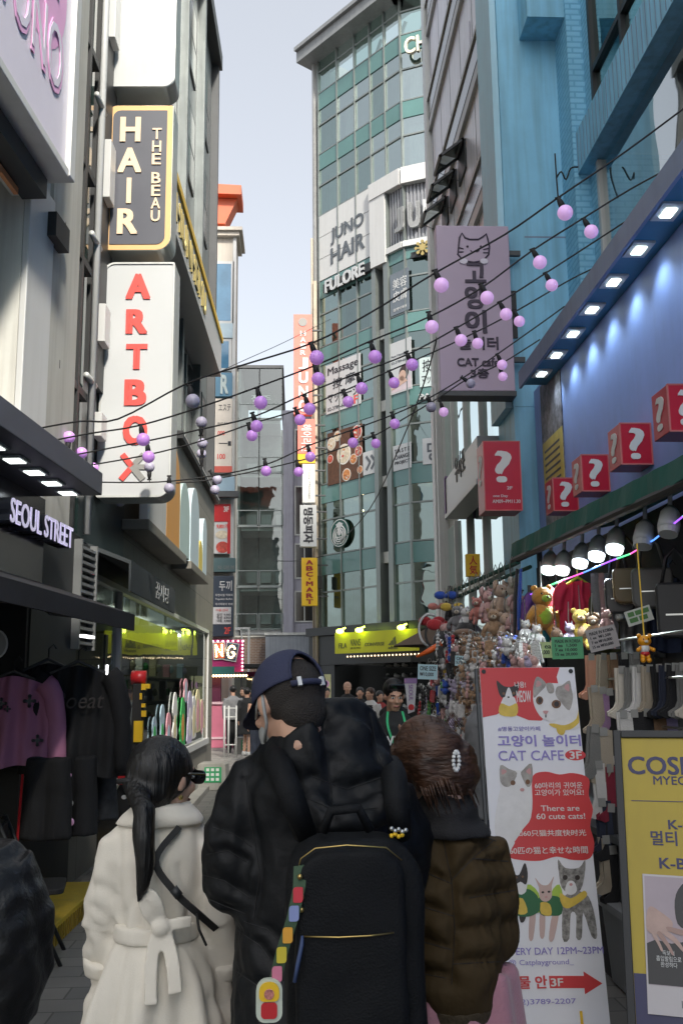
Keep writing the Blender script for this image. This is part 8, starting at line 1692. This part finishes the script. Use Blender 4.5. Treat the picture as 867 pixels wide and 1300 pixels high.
# ------------------------------------------------------------------ other passers-by
def mini(label, x, yh, Y, yaw, h, top, bot, hair=m_hair, cap=None, long=False, skirt=False, skin=m_skin, vox=.013, walk=.0, arms=None, vest=None, hw=1.0, headM=None, sleeve=True, hairlong=False, hood=False, hc=(0, .02, 1.62)):
    p = atY(x, yh, Y); k = h / 1.75; z0 = 0.0; F = Fig((p.x, Y, z0), yaw, k); s = thing('person', label, 'person', (p.x, Y, 0)); hM = headM or Matrix.Rotation(yaw, 3, 'Z')
    legs = (((-.085, 0, .9), (-.09, .015 + walk, .49), (-.09, -.03 + walk * .6, .08), (-.1, .14 + walk * .6, .035)), ((.085, 0, .9), (.09, .015 - walk * .3, .49), (.09, -.01 - walk, .08), (.1, .16 - walk, .035)))
    arms = arms or [(-1, (-.18, 0, 1.41), (-.23, -.02 - walk, 1.13), (-.22, .06 - walk, .88)), (1, (.18, 0, 1.41), (.23, -.02 + walk, 1.13), (.22, .08 + walk, .88))]
    b, P = body_mesh(F, arms, hM, hc=hc, legs=legs); soft('body', b, skin, s, vox * .85, 2)
    if Y < 12: face_bits(P, hM, s, k)
    b = MB(); b.ball(P(0, -.030, .042), (.092 * k, .106 * k, .098 * k), nu=18, nv=12, M3=hM)
    if hairlong: b.tube([P(0, -.06, .02), P(0, -.08, -.12), P(0, -.08, -.26)], [.075 * k, .08 * k, .05 * k], n=14)
    soft('hair', b, hair, s, .011, 2, hf)
    if cap: b = MB(); b.ball(P(0, -.012, .045), (.088 * k, .104 * k, .078 * k), nu=18, nv=12, M3=hM); b.tube([P(-.05, .08, .05), P(0, .13, .045), P(.05, .08, .05)], .018 * k, n=8); soft('cap', b, cap, s, .01, 2)
    b = MB(); w = F.w; bt = .55 if long else .86
    b.loft([(w(0, 0, bt), (.24 if long else .185) * k * hw, (.19 if long else .145) * k, yaw), (w(0, 0, 1.0), .185 * k * hw, .14 * k, yaw), (w(0, 0, 1.2), .19 * k * hw, .135 * k, yaw), (w(0, 0, 1.38), .195 * k * hw, .125 * k, yaw), (w(0, 0, 1.455), .12 * k, .09 * k, yaw), (w(0, -.01, 1.49), .075 * k, .07 * k, yaw)], n=20)
    if sleeve:
        for (sx, a_, e_, r_) in arms: a_, e_, r_ = w(*a_), w(*e_), w(*r_); b.tube([a_, e_, e_.lerp(r_, .92)], [.07 * k, .06 * k, .045 * k], n=12)
    if hood: b.ball(w(0, -.1, 1.47), (.12 * k, .08 * k, .075 * k), nu=14, nv=10)
    soft('jacket' if not long else 'dress', b, top, s, vox, 3, lambda q: .009 * nz(q, 9, 3) + .005 * nz(q, 20, 1))
    if vest: b = MB(); b.loft([(w(0, 0, .9), .195 * k, .155 * k, yaw), (w(0, 0, 1.2), .2 * k, .145 * k, yaw), (w(0, 0, 1.4), .17 * k, .125 * k, yaw)], n=18); soft('vest', b, vest, s, vox, 2)
    if not long: trousers(F, s, bot, [(l[0], l[1], l[2]) for l in legs])
    shoes(F, s, m_inkw if long else m_black, [(l[2], l[3]) for l in legs]); return s, F, P, hM
m_blkc = M('black_cotton', (.016, .017, .019), .85, bump=.2, bs=80); m_gryc = M('grey_fleece', (.20, .205, .215), .9, var=.12, bump=.4, bs=160); m_jean = M('dark_denim', (.035, .045, .07), .85, bump=.2, bs=120)
# man with the green lanyard
s, F, P, hM = mini('man in a black hoodie with a green lanyard and sunglasses pushed up, facing the camera', 500, 880, 8.0, R(180), 1.70, m_blkc, m_blkc, headM=Matrix.Rotation(R(188), 3, 'Z') @ Matrix.Rotation(R(-16), 3, 'X'), arms=[(-1, (-.18, 0, 1.41), (-.25, .05, 1.13), (-.06, .26, 1.30)), (1, (.18, 0, 1.41), (.24, .02, 1.12), (.2, .16, .9))], hood=True, vox=.011)
b = MB(); b.poly(Fr(P(0, .075, .095), hM @ Vector((-1, 0, 0)), hM @ Vector((0, .5, 1))), rrect(-.065, .065, -.02, .02, .012, .012, .016, .016, 4), -.006, .006); b.build('sunglasses', m_blackg, s)
m_lany = M('lanyard_green', (.02, .42, .16), .6); b = MB(); ribbon(b, sm([F.w(-.06, .06, 1.49), F.w(-.075, .135, 1.38), F.w(-.06, .155, 1.25), F.w(-.03, .16, 1.12)]), .018, .003); ribbon(b, sm([F.w(.06, .06, 1.49), F.w(.07, .13, 1.38), F.w(.03, .155, 1.25), F.w(-.02, .16, 1.12)]), .018, .003); b.build('lanyard', m_lany, s)
b = MB(); fr = Fr(F.w(0, .15, 1.22), (1, 0, 0)); b.text(fr, 'WEST', -.13, .0, .13, .075, .012, .006, 0, .03); b.build('print', m_inkw, s)
# person in the grey sweatshirt behind the banner
pz = atY(633, 905, 5.9)
mini('person in a grey sweatshirt standing at the stall, half hidden behind the cat banner', 619, 905, 5.9, R(-80), 1.80, m_gryc, m_jean, arms=[(1, (.17, .0, 1.44), (.235, -.10, 1.15), (.23, -.05, .99)), (-1, (-.17, 0, 1.42), (-.22, .1, 1.14), (-.15, .3, 1.1))], vox=.010, hc=(0, .24, 1.56))
mini('person in a white top and dark vest with reddish hair standing before the shoe shop', 470, 885, 19, R(140), 1.62, M('white_cotton', (.6, .6, .6), .8), m_jean, hair=m_hairb, vest=m_blkc)
mini('person with a red bag strap standing behind the one in a dark vest', 482, 887, 20.5, R(200), 1.55, M('red_cotton', (.30, .03, .03), .8), m_jean)
mini('bald man in sunglasses and black near the shoe shop shelves', 441, 873, 22, R(180), 1.74, m_blkc, m_blkc, hair=m_skin)
mini('dark haired person in black beside the bald man', 457, 880, 21, R(170), 1.63, m_blkc, m_jean)
mini('person in a pale top standing in front of the yellow and pink poster', 415, 884, 24, R(190), 1.62, M('pale_cotton', (.5, .5, .48), .8), m_jean)
mini('man in a grey jacket with his back turned before the pink counter', 296, 878, 25.5, R(10), 1.70, m_gryc, m_blkc, hw=1.1)
mini('woman in a long black dress and pale cap walking away on the far left', 314, 880, 24.5, R(-20), 1.64, m_blkc, m_blkc, cap=M('pale_cap', (.55, .53, .48), .8), long=True, walk=.1)
mini('person with bare arms in dark clothes, just left of the navy cap', 327, 884, 22, R(20), 1.60, m_blkc, m_jean, sleeve=False)
mini('person in black seen between the two concrete blocks and the navy cap', 309, 884, 26.5, R(160), 1.66, m_blkc, m_jean)

# ================================================================== clothes hanging at the left shop
m_pinkk = M('pink_knit', (.46, .19, .31), .9, var=.06, bump=.3, bs=180)
s, fr = garment('sweatshirt', 'pink sweatshirt with small black crosses hanging at the front of the dark shop', atY(18, 858, 6.75), .56, .60, m_pinkk, R(10), True, 'sweatshirt', None, True)
b = MB()
for (x, y, q) in ((2, 893, .035), (38, 890, .04), (48, 940, .035), (10, 900, .02)):
    u, v = fr.px(x, y, .09); q *= .8; b.box(fr, u - q * .3, u + q * .3, v - q, v + q, .085, .092); b.box(fr, u - q, u + q, v - q * .3, v + q * .3, .0845, .0915)
    for sx, sy in ((1, 0), (-1, 0), (0, 1), (0, -1)): b.ball(fr.P(u + q * sx, v + q * sy, .09), q * .42, nu=6, nv=5)
b.build('print', m_ink, s)
m_bk2 = M('charcoal_knit', (.007, .0075, .009), .9, var=.25, bump=.3, bs=120)
s, fr = garment('sweatshirt', 'black sweatshirt with faint grey script hanging right of the pink one', atY(100, 845, 6.9), .58, .75, m_bk2, R(12), True, 'sweatshirt', None, True)
b = MB(); u, v = fr.px(100, 890, .09); b.text(fr, 'Boeat', u - .16, v - .05, u + .16, v + .06, .085, .004, 0, 0, shear=.2); b.build('print', M('faint_print', (.035, .03, .03), .8), s)
garment('sweatshirt', 'black hooded top hanging behind the pink sweatshirt', atY(62, 842, 6.9), .5, .7, m_bk2, R(20), True, 'sweatshirt', None, True)
def hangtr(label, x, y, Y, mt, red=None, patches=()):
    c = atY(x, y, Y); s = thing('hanging_trousers', label, 'trousers', (c.x, Y, c.z - .52), 'trousers hanging at the dark shop'); b = MB()
    for sx in (-1, 1): b.tube([c + Vector((.06 * sx, 0, 0)), c + Vector((.075 * sx, .01, -.25)), c + Vector((.08 * sx, 0, -.52))], [.085, .085, .095], n=12)
    soft('cloth', b, mt, s, .014, 3, lambda p: .012 * nz(Vector((p.x, p.y, p.z * .4)), 12))
    if red: b = MB(); b.tube([c + Vector((-.15, -.05, -.1)), c + Vector((-.165, -.05, -.52))], .008, n=5); b.build('side_stripe', red, s)
    b = MB()
    for k, (dx, dz) in enumerate(patches): b.ball(c + Vector((dx, -.10, dz)), (.022, .012, .026), k % 2, nu=8, nv=6)
    if patches: b.build('patch', [m_pink, m_gl], s)
hangtr('black trousers with a red side stripe hanging below the pink sweatshirt', 62, 962, 6.7, m_bk2, m_red, ()); hangtr('black trousers with small pale and pink patches hanging at the shop front', 96, 960, 6.9, m_bk2, None, ((-.02, -.12), (.0, -.3), (.01, -.42), (-.08, -.47))); hangtr('dark checked trousers with a pink stripe, rightmost in the shop front', 122, 945, 7.2, M('dark_check', (.03, .032, .036), .85, var=.6, vs=18), m_pink, ())
s = thing('round_clock', 'pale round disc at the left edge above the pink sweatshirt', 'disc', atY(0, 818, 6.2)); fr = front(6.2); c = fr.px(-6, 818); b = MB(); b.disc(fr, c[0], c[1], .075, .085, 0, 0, 24, .02); b.build('face', m_gl, s); b = MB(); b.tube([fr.P(c[0] + .078 * math.cos(k * .314), c[1] + .088 * math.sin(k * .314), .012) for k in range(21)], .008, n=6); b.build('rim', m_greylt, s)
# yellow step, folding chairs
s = thing('step_mat', 'yellow ribbed step along the front of the dark clothes shop', 'step', (-2.05, 7.0, 0)); b = MB(); fst = Fr((-1.58, 6.45, 0), (.02, 1, 0)); b.box(fst, -.9, 1.75, 0, .14, -.85, 0); b.build('tread', M('worn_yellow', (.58, .40, .03), .6, var=.15, vs=8, bump=.3, bs=40), s, bev=.006)
b = MB()
for k in range(41): b.box(fst, -.88 + .064 * k, -.85 + .064 * k, .005, .112, .001, .008)
b.build('ribs', M('ochre_rib', (.30, .20, .02), .7), s)
def folding_chair(label, c, yaw, seat_z=.45):
    s = thing('folding_chair', label, 'chair', (c.x, c.y, 0), 'black folding chairs'); R3 = Matrix.Rotation(yaw, 3, 'Z'); o = Vector((c.x, c.y, 0))
    def w(x, y, z): return o + R3 @ Vector((x, y, z))
    fr = Fr(w(0, 0, seat_z), R3 @ Vector((1, 0, 0)), R3 @ Vector((0, 1, 0))); b = MB(); b.poly(fr, rrect(-.2, .2, -.2, .2, .05, .05, .05, .05, 5), -.035, .0); b.build('seat', m_rubber, s, bev=.008)
    for sx in (-1, 1):
        b = MB(); b.tube([w(.19 * sx, -.2, .0), w(.19 * sx, .02, .45), w(.19 * sx, .2, .85)], .013, n=8); b.build('leg', m_black, s, smooth=True); b = MB(); b.tube([w(.17 * sx, .25, 0), w(.17 * sx, -.12, .43)], .013, n=8); b.build('leg', m_black, s, smooth=True)
    b = MB(); b.tube([w(-.19, .19, .82), w(-.1, .22, .86), w(.1, .22, .86), w(.19, .19, .82)], .013, n=8); b.box(Fr(w(0, .19, .72), R3 @ Vector((1, 0, 0))), -.18, .18, -.06, .1, -.012, .012); b.build('backrest', m_rubber, s, smooth=False)
    b = MB(); b.tube([w(-.18, -.12, .2), w(.18, -.12, .2)], .009, n=6); b.build('stretcher', m_black, s); return s
c = atZ(62, 1122, .45); folding_chair('empty black folding chair standing in front of the yellow step', Vector((c.x - .10, c.y, 0)), R(100)); folding_chair('black folding chair under the seated person in leather', Vector((-1.17, 3.42, 0)), R(195))
c = atZ(42, 1124, .456); s = thing('leaflet', 'pink edged white leaflet lying on the empty folding chair', 'leaflet', c); b = MB(); fr = Fr(c, (1, .3, 0), (-.3, 1, 0)); b.box(fr, -.1, .05, -.07, .07, 0, .012, 0); b.build('pages', M('pink_paper', (.62, .2, .33), .6), s); b = MB(); b.box(fr, -.098, .03, -.06, .06, .0121, .014); b.build('page', m_inkw, s)
# black sticker board, red topped post, small board
s = thing('sticker_board', 'black box covered in pale stickers with a printed ladder strip, left of the cream coat', 'box', (-1.55, 8.2, 0)); fk = front(8.2); r = fk.rect(122, 972, 168, 1090); b = MB(); b.box(fk, r[0], r[2], .01, r[3], -.35, 0); b.build('box', m_blackg, s, bev=.008)
b = MB(); st = [(132, 998, .035, 1), (134, 1012, .03, 2), (140, 1028, .028, 0), (150, 990, .02, 2), (158, 1012, .022, 0)]
for (x, y, q, k) in st: u, v = fk.px(x, y); b.disc(fk, u, v, q, q * .8, .001, k, 12, .002)
bar(b, fk, fk.px(128, 1036), fk.px(152, 992), .03, .001, .003, 3)
for t in range(7): p, q = fk.px(129 + 3.4 * t, 1034 - 6.3 * t); bar(b, fk, (p - .015, q - .008), (p + .015, q + .008), .006, .0031, .0045, 0)
b.build('sticker', [m_inkw, m_purp, m_gl, M('sticker_green', (.28, .30, .22), .5)], s); r = fk.rect(150, 985, 164, 996); b = MB(); b.box(fk, r[0], r[2], r[1], r[3], .002, .008); b.build('toy_car', m_red, s)
s = thing('red_topped_post', 'black post with a bright red cap and yellow blocks in front of the shop window', 'post', (atY(172, 960, 9.8).x, 9.8, 0)); f9 = front(9.8); u0 = f9.px(168, 900)[0]; u1 = f9.px(181, 900)[0]; z1 = f9.px(170, 868)[1]; z2 = f9.px(170, 851)[1]
b = MB(); b.box(f9, u0, u1, 0, z1, -.1, 0); b.build('column', m_rubber, s, bev=.006); b = MB(); b.tube([f9.P(u0 - .02, z1 + .06, -.06), f9.P(u1 + .02, z1 + .06, -.06)], .068, n=18); b.build('cap', m_red, s, smooth=True)
b = MB()
for (x0, y0, x1, y1) in ((170, 915, 182, 942), (180, 868, 186, 876), (186, 868, 191, 874), (180, 893, 185, 898), (180, 902, 186, 910), (178, 880, 181, 888)): r = f9.rect(x0, y0, x1, y1); b.box(f9, r[0], r[2], r[1], r[3], -.04, .02)
b.build('yellow_block', m_yel, s)
s = thing('notice_plate', 'small grey notice plate on the dark door frame left of the shop window', 'notice', f2.P(U2(138), 1.2, .05)); b = MB(); r = f2.rect(131, 940, 145, 968, .02); b.box(f2, r[0], r[2], r[1], r[3], .0, .02); b.build('plate', M('grey_plate', (.2, .23, .22), .5), s); r = f2.rect(130, 969, 140, 982, .02); b = MB(); b.box(f2, r[0], r[2], r[1], r[3], .0, .015); b.build('yellow_tag', M('lime_tag', (.45, .5, .05), .5), s)
s = thing('tube_lamp', 'thin upright white light strip on the door frame of the stone faced shop', 'lamp', f2.P(U2(136), 1.2, .05)); b = MB(); r = f2.rect(135, 844, 138, 930, .03); b.box(f2, r[0], r[2], r[1], r[3], .01, .03); b.build('tube', M('strip_white', (1, 1, 1), .3, var=0, emit=2), s); b = MB(); b.box(f2, r[0] - .05, r[2] + .05, r[1] - .02, r[3] + .3, -.01, .0095); b.build('holder', m_black, s)
# toys and stickers in the shop window (plain shapes)
rnd = random.Random(5); wc_ = [('white', m_inkw), ('pink', M('win_pink', (.62, .30, .36), .5)), ('green', M('win_green', (.03, .36, .08), .5)), ('lilac', M('win_lilac', (.45, .42, .58), .5)), ('cream', M('win_cream', (.62, .56, .34), .5)), ('blue', M('win_blue', (.35, .48, .58), .5)), ('orange', M('win_orange', (.6, .25, .06), .5))]
tp = [(236, 862, 890, 1, 'lilac oval'), (206, 895, 960, 5, ''), (214, 905, 958, 1, ''), (196, 910, 955, 5, ''), (222, 880, 955, 0, ''), (232, 886, 950, 2, ''), (241, 878, 944, 3, ''), (246, 884, 938, 0, ''), (251, 876, 930, 4, ''), (256, 888, 926, 4, '')]
names = ['white', 'pink', 'green', 'lilac', 'cream', 'blue', 'orange']
for i, (x, ya, yb, k, _) in enumerate(tp):
    w_ = 5 if i else 3; r = f2.rect(x - w_ / 2 - 1.5, ya, x + w_ / 2 + 1.5, yb, .01); b = MB(); um = (r[0] + r[2]) / 2; hw_ = (r[2] - r[0]) / 2; hh_ = r[3] - r[1]; L_ = [(.7 + .3 * rnd.random()) * (1 if q < 3 else .72 if q == 3 else .95 if q == 4 else .8 if q == 5 else .4) * hw_ for q in range(7)]; pl = [(um + L_[q], r[1] + hh_ * q / 6) for q in range(7)] + [(um - L_[q] * rnd.uniform(.85, 1.1), r[1] + hh_ * q / 6) for q in range(6, -1, -1)]; b.poly(f2, spl(pl, 3), .0, .016); s = thing('window_figure', '', 'window display', f2.P((r[0] + r[2]) / 2, r[1], -.08), 'tall rounded cut outs in the shop window')
    s['label'] = ('pale oval cut out highest in the shop window', 'pale blue cut out behind the pink one in the shop window', 'pink cut out in the shop window', 'leftmost pale blue cut out in the shop window', 'tall white cut out left of the green one', 'bright green cut out in the shop window', 'tall lilac cut out right of the green one', 'slim white cut out right of the lilac one', 'tall cream cut out near the window corner', 'short cream cut out nearest the window corner')[i]
    b.build('board', wc_[k][1], s); b = MB(); um = (r[0] + r[2]) / 2; q = r[2] - r[0]; b.disc(f2, um, r[1] + (r[3] - r[1]) * .4, q * .22, q * .35, .0165, 0, 12, .003); b.build('spot', wc_[(k + 4) % 7][1], s)
for i in range(26):
    u = f2.px(152 + 4.2 * i, 900, -.3)[0]; z = .75 + .36 * (i % 4); s = thing('shop_toy', f'{names[i % 7]} boxed toy on the {("lowest", "second", "third", "top")[i % 4]} shelf behind the shop window', 'toy', f2.P(u, z, -.3), 'toys on the shelves behind the shop window'); b = MB()
    b.box(f2, u - .09, u + .09, z, z + .2 + .05 * (i % 3), -.4, -.3); b.build('box', wc_[i % 7][1], s); b = MB(); b.ball(f2.P(u, z + .12, -.28), (.05, .05, .06), nu=8, nv=6); b.build('toy', wc_[(i * 3 + 2) % 7][1], s, smooth=True)
s = thing('shelf_unit', 'dark shelf unit behind the shop window of the stone faced building', 'shelf', f2.P(-5, 0, -1))
for z in (.72, 1.08, 1.44, 1.8): b = MB(); b.box(f2, US + .6, -.4, z - .03, z, -.6, -.26); b.build('shelf', m_dgrey, s)
# concrete blocks, barrier
def cblock(label, x, yb, D, wd, hh):
    p = atZ(x, yb, 0); s = thing('concrete_block', label, 'concrete block', (p.x, p.y, 0), 'concrete blocks with a green emblem'); fr = Fr((p.x, p.y, 0), (1, -.08, 0)); b = MB(); b.poly(fr, [(-wd / 2, .005), (wd / 2, .005), (wd / 2 - .02, hh - .03), (wd / 2 - .06, hh), (-wd / 2 + .06, hh), (-wd / 2 + .02, hh - .03)], -.4, 0); b.build('block', m_conc, s, bev=.012)
    b = MB(); b.box(fr, -.11, .17, hh * .3, hh * .85, .001, .01, 0); b.build('emblem_panel', M('emblem_panel_green', (.03, .30, .12), .5), s); b = MB(); q = hh * .55 / 7
    for r_ in range(3):
        for c_ in range(3): b.box(fr, -.08 + .08 * c_, -.03 + .08 * c_, hh * .36 + r_ * q * 2.2, hh * .36 + r_ * q * 2.2 + q * 1.3, .0101, .013)
    b.build('emblem', m_inkw, s)
cblock('nearer concrete block with a green emblem panel at the corner of the stone shop', 268, 1004, 15, .5, .44); cblock('farther concrete block with a green emblem panel beside the white barrier', 312, 958, 20, .6, .42)
s = thing('barrier', 'white painted tubular barrier standing beside the farther concrete block', 'barrier', atZ(292, 962, 0)); fr = front(atZ(292, 962, 0).y); ul, ur = fr.px(285, 930)[0], fr.px(300, 930)[0]; zt = fr.px(285, 896)[1]
for u in (ul, ul + .1, ur): b = MB(); b.tube([fr.P(u, 0, 0), fr.P(u, zt, 0)], .022, n=8); b.build('post', m_white, s, smooth=True)
b = MB()
for z in (zt * .95, zt * .78, .3): b.tube([fr.P(ul, z, 0), fr.P(ur, z, 0)], .016, n=8)
b.build('rail', m_white, s, smooth=True)
p = atZ(240, 1012, 0); s = thing('stone_bench', 'low grey stone bollard base against the stone wall behind the cream coat', 'stone block', p); b = MB(); b.loft([(p + Vector((-.1, .3, 0)), .2, .3, 0, .4), (p + Vector((-.1, .3, .38)), .18, .28, 0, .4)], n=24); b.build('block', m_conc, s)

# ================================================================== string lights
m_lit = M('lilac_globe', (.68, .34, .86), .28, var=.0, emit=.12, ecol=(.68, .3, .92), coat=.4); m_dim = M('frosted_globe', (.50, .47, .60), .35, var=.04)
m_cab = M('cable_black', (.012, .012, .013), .6, var=0)
def globe_proto(mt, loc, label):
    o = thing('globe_bulb', label, 'light bulb', loc, 'globe bulbs on the string lights'); b = MB(); b.ball((0, 0, -.115), .05, nu=20, nv=14); b.v = [v + Vector(loc) for v in b.v]; b.build('globe', mt, o, smooth=True)
    b = MB(); b.tube([(0, 0, .0), (0, 0, -.02), (0, 0, -.035), (0, 0, -.072)], [.010, .017, .020, .022], n=10); b.tube([(-.02, 0, .004), (.02, 0, .004)], .008, n=6); b.v = [v + Vector(loc) for v in b.v]; b.build('socket', m_rubber, o, smooth=True); return o
CAB = [  # cable: (pixel points left to right), Y at left, Y at right
 ('uppermost string light cable, from the blue canopy corner to the white building', [(28, 548), (100, 535), (150, 532), (235, 488), (300, 466), (395, 436), (470, 397), (553, 346), (640, 298), (708, 251), (790, 195), (867, 138), (900, 112)], 6.9, 5.4),
 ('second string light cable from the top on the right', [(55, 562), (110, 551), (178, 540), (260, 515), (325, 492), (400, 464), (470, 433), (545, 402), (610, 366), (674, 319), (740, 277), (800, 240), (852, 212)], 7.3, 6.3),
 ('third string light cable, passing the lilac cat sign', [(82, 580), (186, 560), (255, 545), (322, 529), (385, 501), (453, 474), (517, 450), (580, 416), (634, 384), (692, 347), (760, 303), (800, 277)], 7.8, 7.2),
 ('fourth string light cable, under the third one', [(100, 593), (185, 578), (255, 560), (316, 539), (376, 521), (437, 496), (494, 471), (550, 447), (605, 421), (653, 396), (720, 357), (754, 340)], 8.3, 8.1),
 ('fifth string light cable, ending below the floodlit canopy', [(118, 612), (200, 612), (270, 604), (337, 590), (391, 566), (446, 546), (500, 526), (545, 505), (590, 478), (632, 449), (690, 408), (716, 389)], 9.0, 9.0),
 ('lowest string light cable, from the far canopy end to the tall white blade sign', [(130, 622), (215, 614), (274, 608), (376, 586), (430, 570), (475, 553), (520, 527), (555, 506), (592, 482), (633, 463), (660, 447), (685, 431)], 9.6, 9.75)]
def cabY(i, x): L_ = CAB[i][1]; t = (x - L_[0][0]) / (L_[-1][0] - L_[0][0]); return CAB[i][2] + (CAB[i][3] - CAB[i][2]) * t
for i, (lb, L_, y0, y1) in enumerate(CAB):
    pts = sm([atY(x, y, cabY(i, x)) for x, y in L_], 4); b = MB(); b.tube(pts, .0068, n=6); tag(b.build('string_light_cable', m_cab, smooth=True), lb, 'cable', 'string light cables')
# bulbs: cable, socket x, globe centre (x, y), lit, what it hangs in front of
BUL = [(0, 708, 717, 270, 1, 'against the blue brick corner, right end of the uppermost cable'), (0, 553, 560, 362, 1, 'by the upper left corner of the lilac cat sign'), (0, 395, 402, 454, 1, 'just right of the tallest coral sign'), (0, 240, 245, 509, 0, 'in front of the dark windows, highest at the left'),
 (1, 740, 750, 294, 1, 'below the blue brick corner, beside the big window'), (1, 676, 685, 333, 1, 'against the flat blue tower'), (1, 612, 618, 378, 1, 'in front of the first Korean letters of the cat sign'), (1, 545, 548, 415, 1, 'left of the lilac cat sign, in front of the brick coloured blind'), (1, 470, 476, 453, 1, 'right of the Massage poster, at its top'), (1, 400, 404, 481, 1, 'right of the tallest coral sign, second down'), (1, 326, 331, 511, 1, 'in front of the low glazed building, highest there'), (1, 179, 182, 558, 1, 'in front of the tall white sign, by its letter O'),
 (2, 692, 700, 362, 1, 'against the blue tower, lower of its two'), (2, 634, 642, 399, 1, 'near the right edge of the cat sign, beside the third letter'), (2, 579, 585, 432, 1, 'in front of the cat sign, left of the small Korean line'), (2, 517, 523, 463, 1, 'in front of the poster of the person lying down'), (2, 453, 459, 493, 1, 'in front of the Massage poster, at its right edge'), (2, 386, 393, 519, 1, 'at the foot of the tallest coral sign'), (2, 322, 326, 541, 1, 'in front of the low glazed building, second there'), (2, 187, 189, 580, 1, 'in front of the tall white sign, just above its cross'), (2, 86, 88, 555, 1, 'against the white building, leftmost of all'),
 (3, 653, 659, 408, 1, 'right of the cat sign, above the slit window'), (3, 602, 606, 436, 1, 'in front of the cat sign, over the small Korean line'), (3, 494, 500, 486, 1, 'left of the person lying down, in front of her poster'), (3, 436, 442, 510, 1, 'low on the Massage poster'), (3, 376, 381, 533, 1, 'over the short coral sign'), (3, 316, 320, 553, 1, 'in front of the low glazed building, third there'), (3, 255, 256, 536, 0, 'below the highest grey globe at the left'), (3, 101, 104, 575, 1, 'left of the tall white sign, upper one of three'), 
 (4, 631, 637, 463, 1, 'beside the CAT cafe line, upper of two'), (4, 544, 547, 517, 0, 'under the white letters on the dark rail'), (4, 498, 501, 538, 1, 'above the panel with three lines of capitals'), (4, 446, 448, 562, 1, 'in front of the food poster'), (4, 391, 394, 580, 1, 'over the yellow foot of the short coral sign'), (4, 337, 338, 598, 1, 'in front of the grey building edge, lowest there'), (4, 256, 257, 563, 0, 'third down of the column of grey globes at the left'), (4, 118, 119, 594, 1, 'left of the tall white sign, middle one of three'), (4, 215, 215, 620, 0, 'at the lower right corner of the tall white sign'), (4, 190, 190, 593, 0, 'beside the grey half of the cross on the tall white sign'),
 (5, 633, 638, 478, 1, 'beside the CAT cafe line, lower of two'), (5, 591, 597, 487, 0, 'at the bottom edge of the cat sign'), (5, 557, 563, 523, 1, 'below the lower left corner of the cat sign'), (5, 474, 477, 563, 1, 'in front of the chevron panel'), (5, 377, 379, 599, 1, 'left of the narrow off white vertical sign'), (5, 256, 256, 576, 0, 'lowest of the column of grey globes beside the tall white sign'), (5, 275, 276, 609, 0, 'at the stone corner, upper of two'), (5, 272, 273, 622, 0, 'at the stone corner, lower of two'), (5, 149, 150, 630, 0, 'below the tall white sign, upper of two'), (5, 152, 153, 637, 0, 'below the tall white sign, lower of two'), (5, 126, 126, 608, 1, 'left of the tall white sign, lowest of three')]
gp_ = {}; m_lit2 = M('pink_lilac_globe', (.80, .50, .86), .28, var=0, emit=.2, ecol=(.8, .46, .9), coat=.4)
for (ci, xs, x, y, lit, where) in BUL:
    Y = cabY(ci, x); g = atY(x, y, Y); loc = g + Vector((0, 0, .115)); lb = ('lilac' if lit else 'greyish white') + ' globe bulb ' + where
    if lit and x > 540: lit = 2
    if lit not in gp_: o = gp_[lit] = globe_proto((m_dim, m_lit, m_lit2)[lit], loc, lb)
    else: o = dup(gp_[lit], loc, lb)
    # tilt socket towards the cable
    L_ = CAB[ci][1]; k = max(j for j in range(len(L_) - 1) if L_[j][0] <= xs or j == 0); t = (xs - L_[k][0]) / (L_[k + 1][0] - L_[k][0]); cp = atY(xs, L_[k][1] + (L_[k + 1][1] - L_[k][1]) * t, cabY(ci, xs)); d = cp - g
    o.location = g + d.normalized() * .115; o.rotation_euler = Vector((0, 0, 1)).rotation_difference(d.normalized()).to_euler()
    if d.length > .14:
        b = MB(); b.tube([g + d.normalized() * .11, cp], .005, n=5); b.v = [o.rotation_euler.to_matrix().inverted() @ (v - o.location) for v in b.v]
        me = bpy.data.meshes.new('drop_wire'); me.from_pydata(b.v, [], b.f); me.materials.append(m_cab); w_ = bpy.data.objects.new('drop_wire', me); COL.objects.link(w_); w_.parent = o
def wire(label, pts, r=.006):
    b = MB(); b.tube(sm([atY(*p) for p in pts], 4), r, n=5); tag(b.build('power_cable', m_cab, smooth=True), label, 'cable')
wire('black cable sagging down the glass tower past the chevron panel', [(566, 372, 14), (545, 465, 16), (510, 560, 20), (470, 645, 26), (430, 690, 34)], .014)
wire('thin grey wire crossing the sky from the glass tower to the left building', [(420, 405, 36), (360, 435, 30), (300, 462, 24), (240, 492, 19)], .010)
wire('thin black wire across the lavender building at the height of the yellow sign', [(410, 706, 40), (380, 712, 44), (345, 712, 46)], .02)
wire('loose cable loop hanging on the corner of the blue brick', [(706, 226, 10.4), (712, 218, 10.3), (718, 228, 10.3), (724, 214, 10.3), (733, 212, 10.2)], .01)
wire('black cable running down the blue tower edge', [(704, 195, 10.8), (706, 225, 10.8), (708, 250, 10.7)], .01)
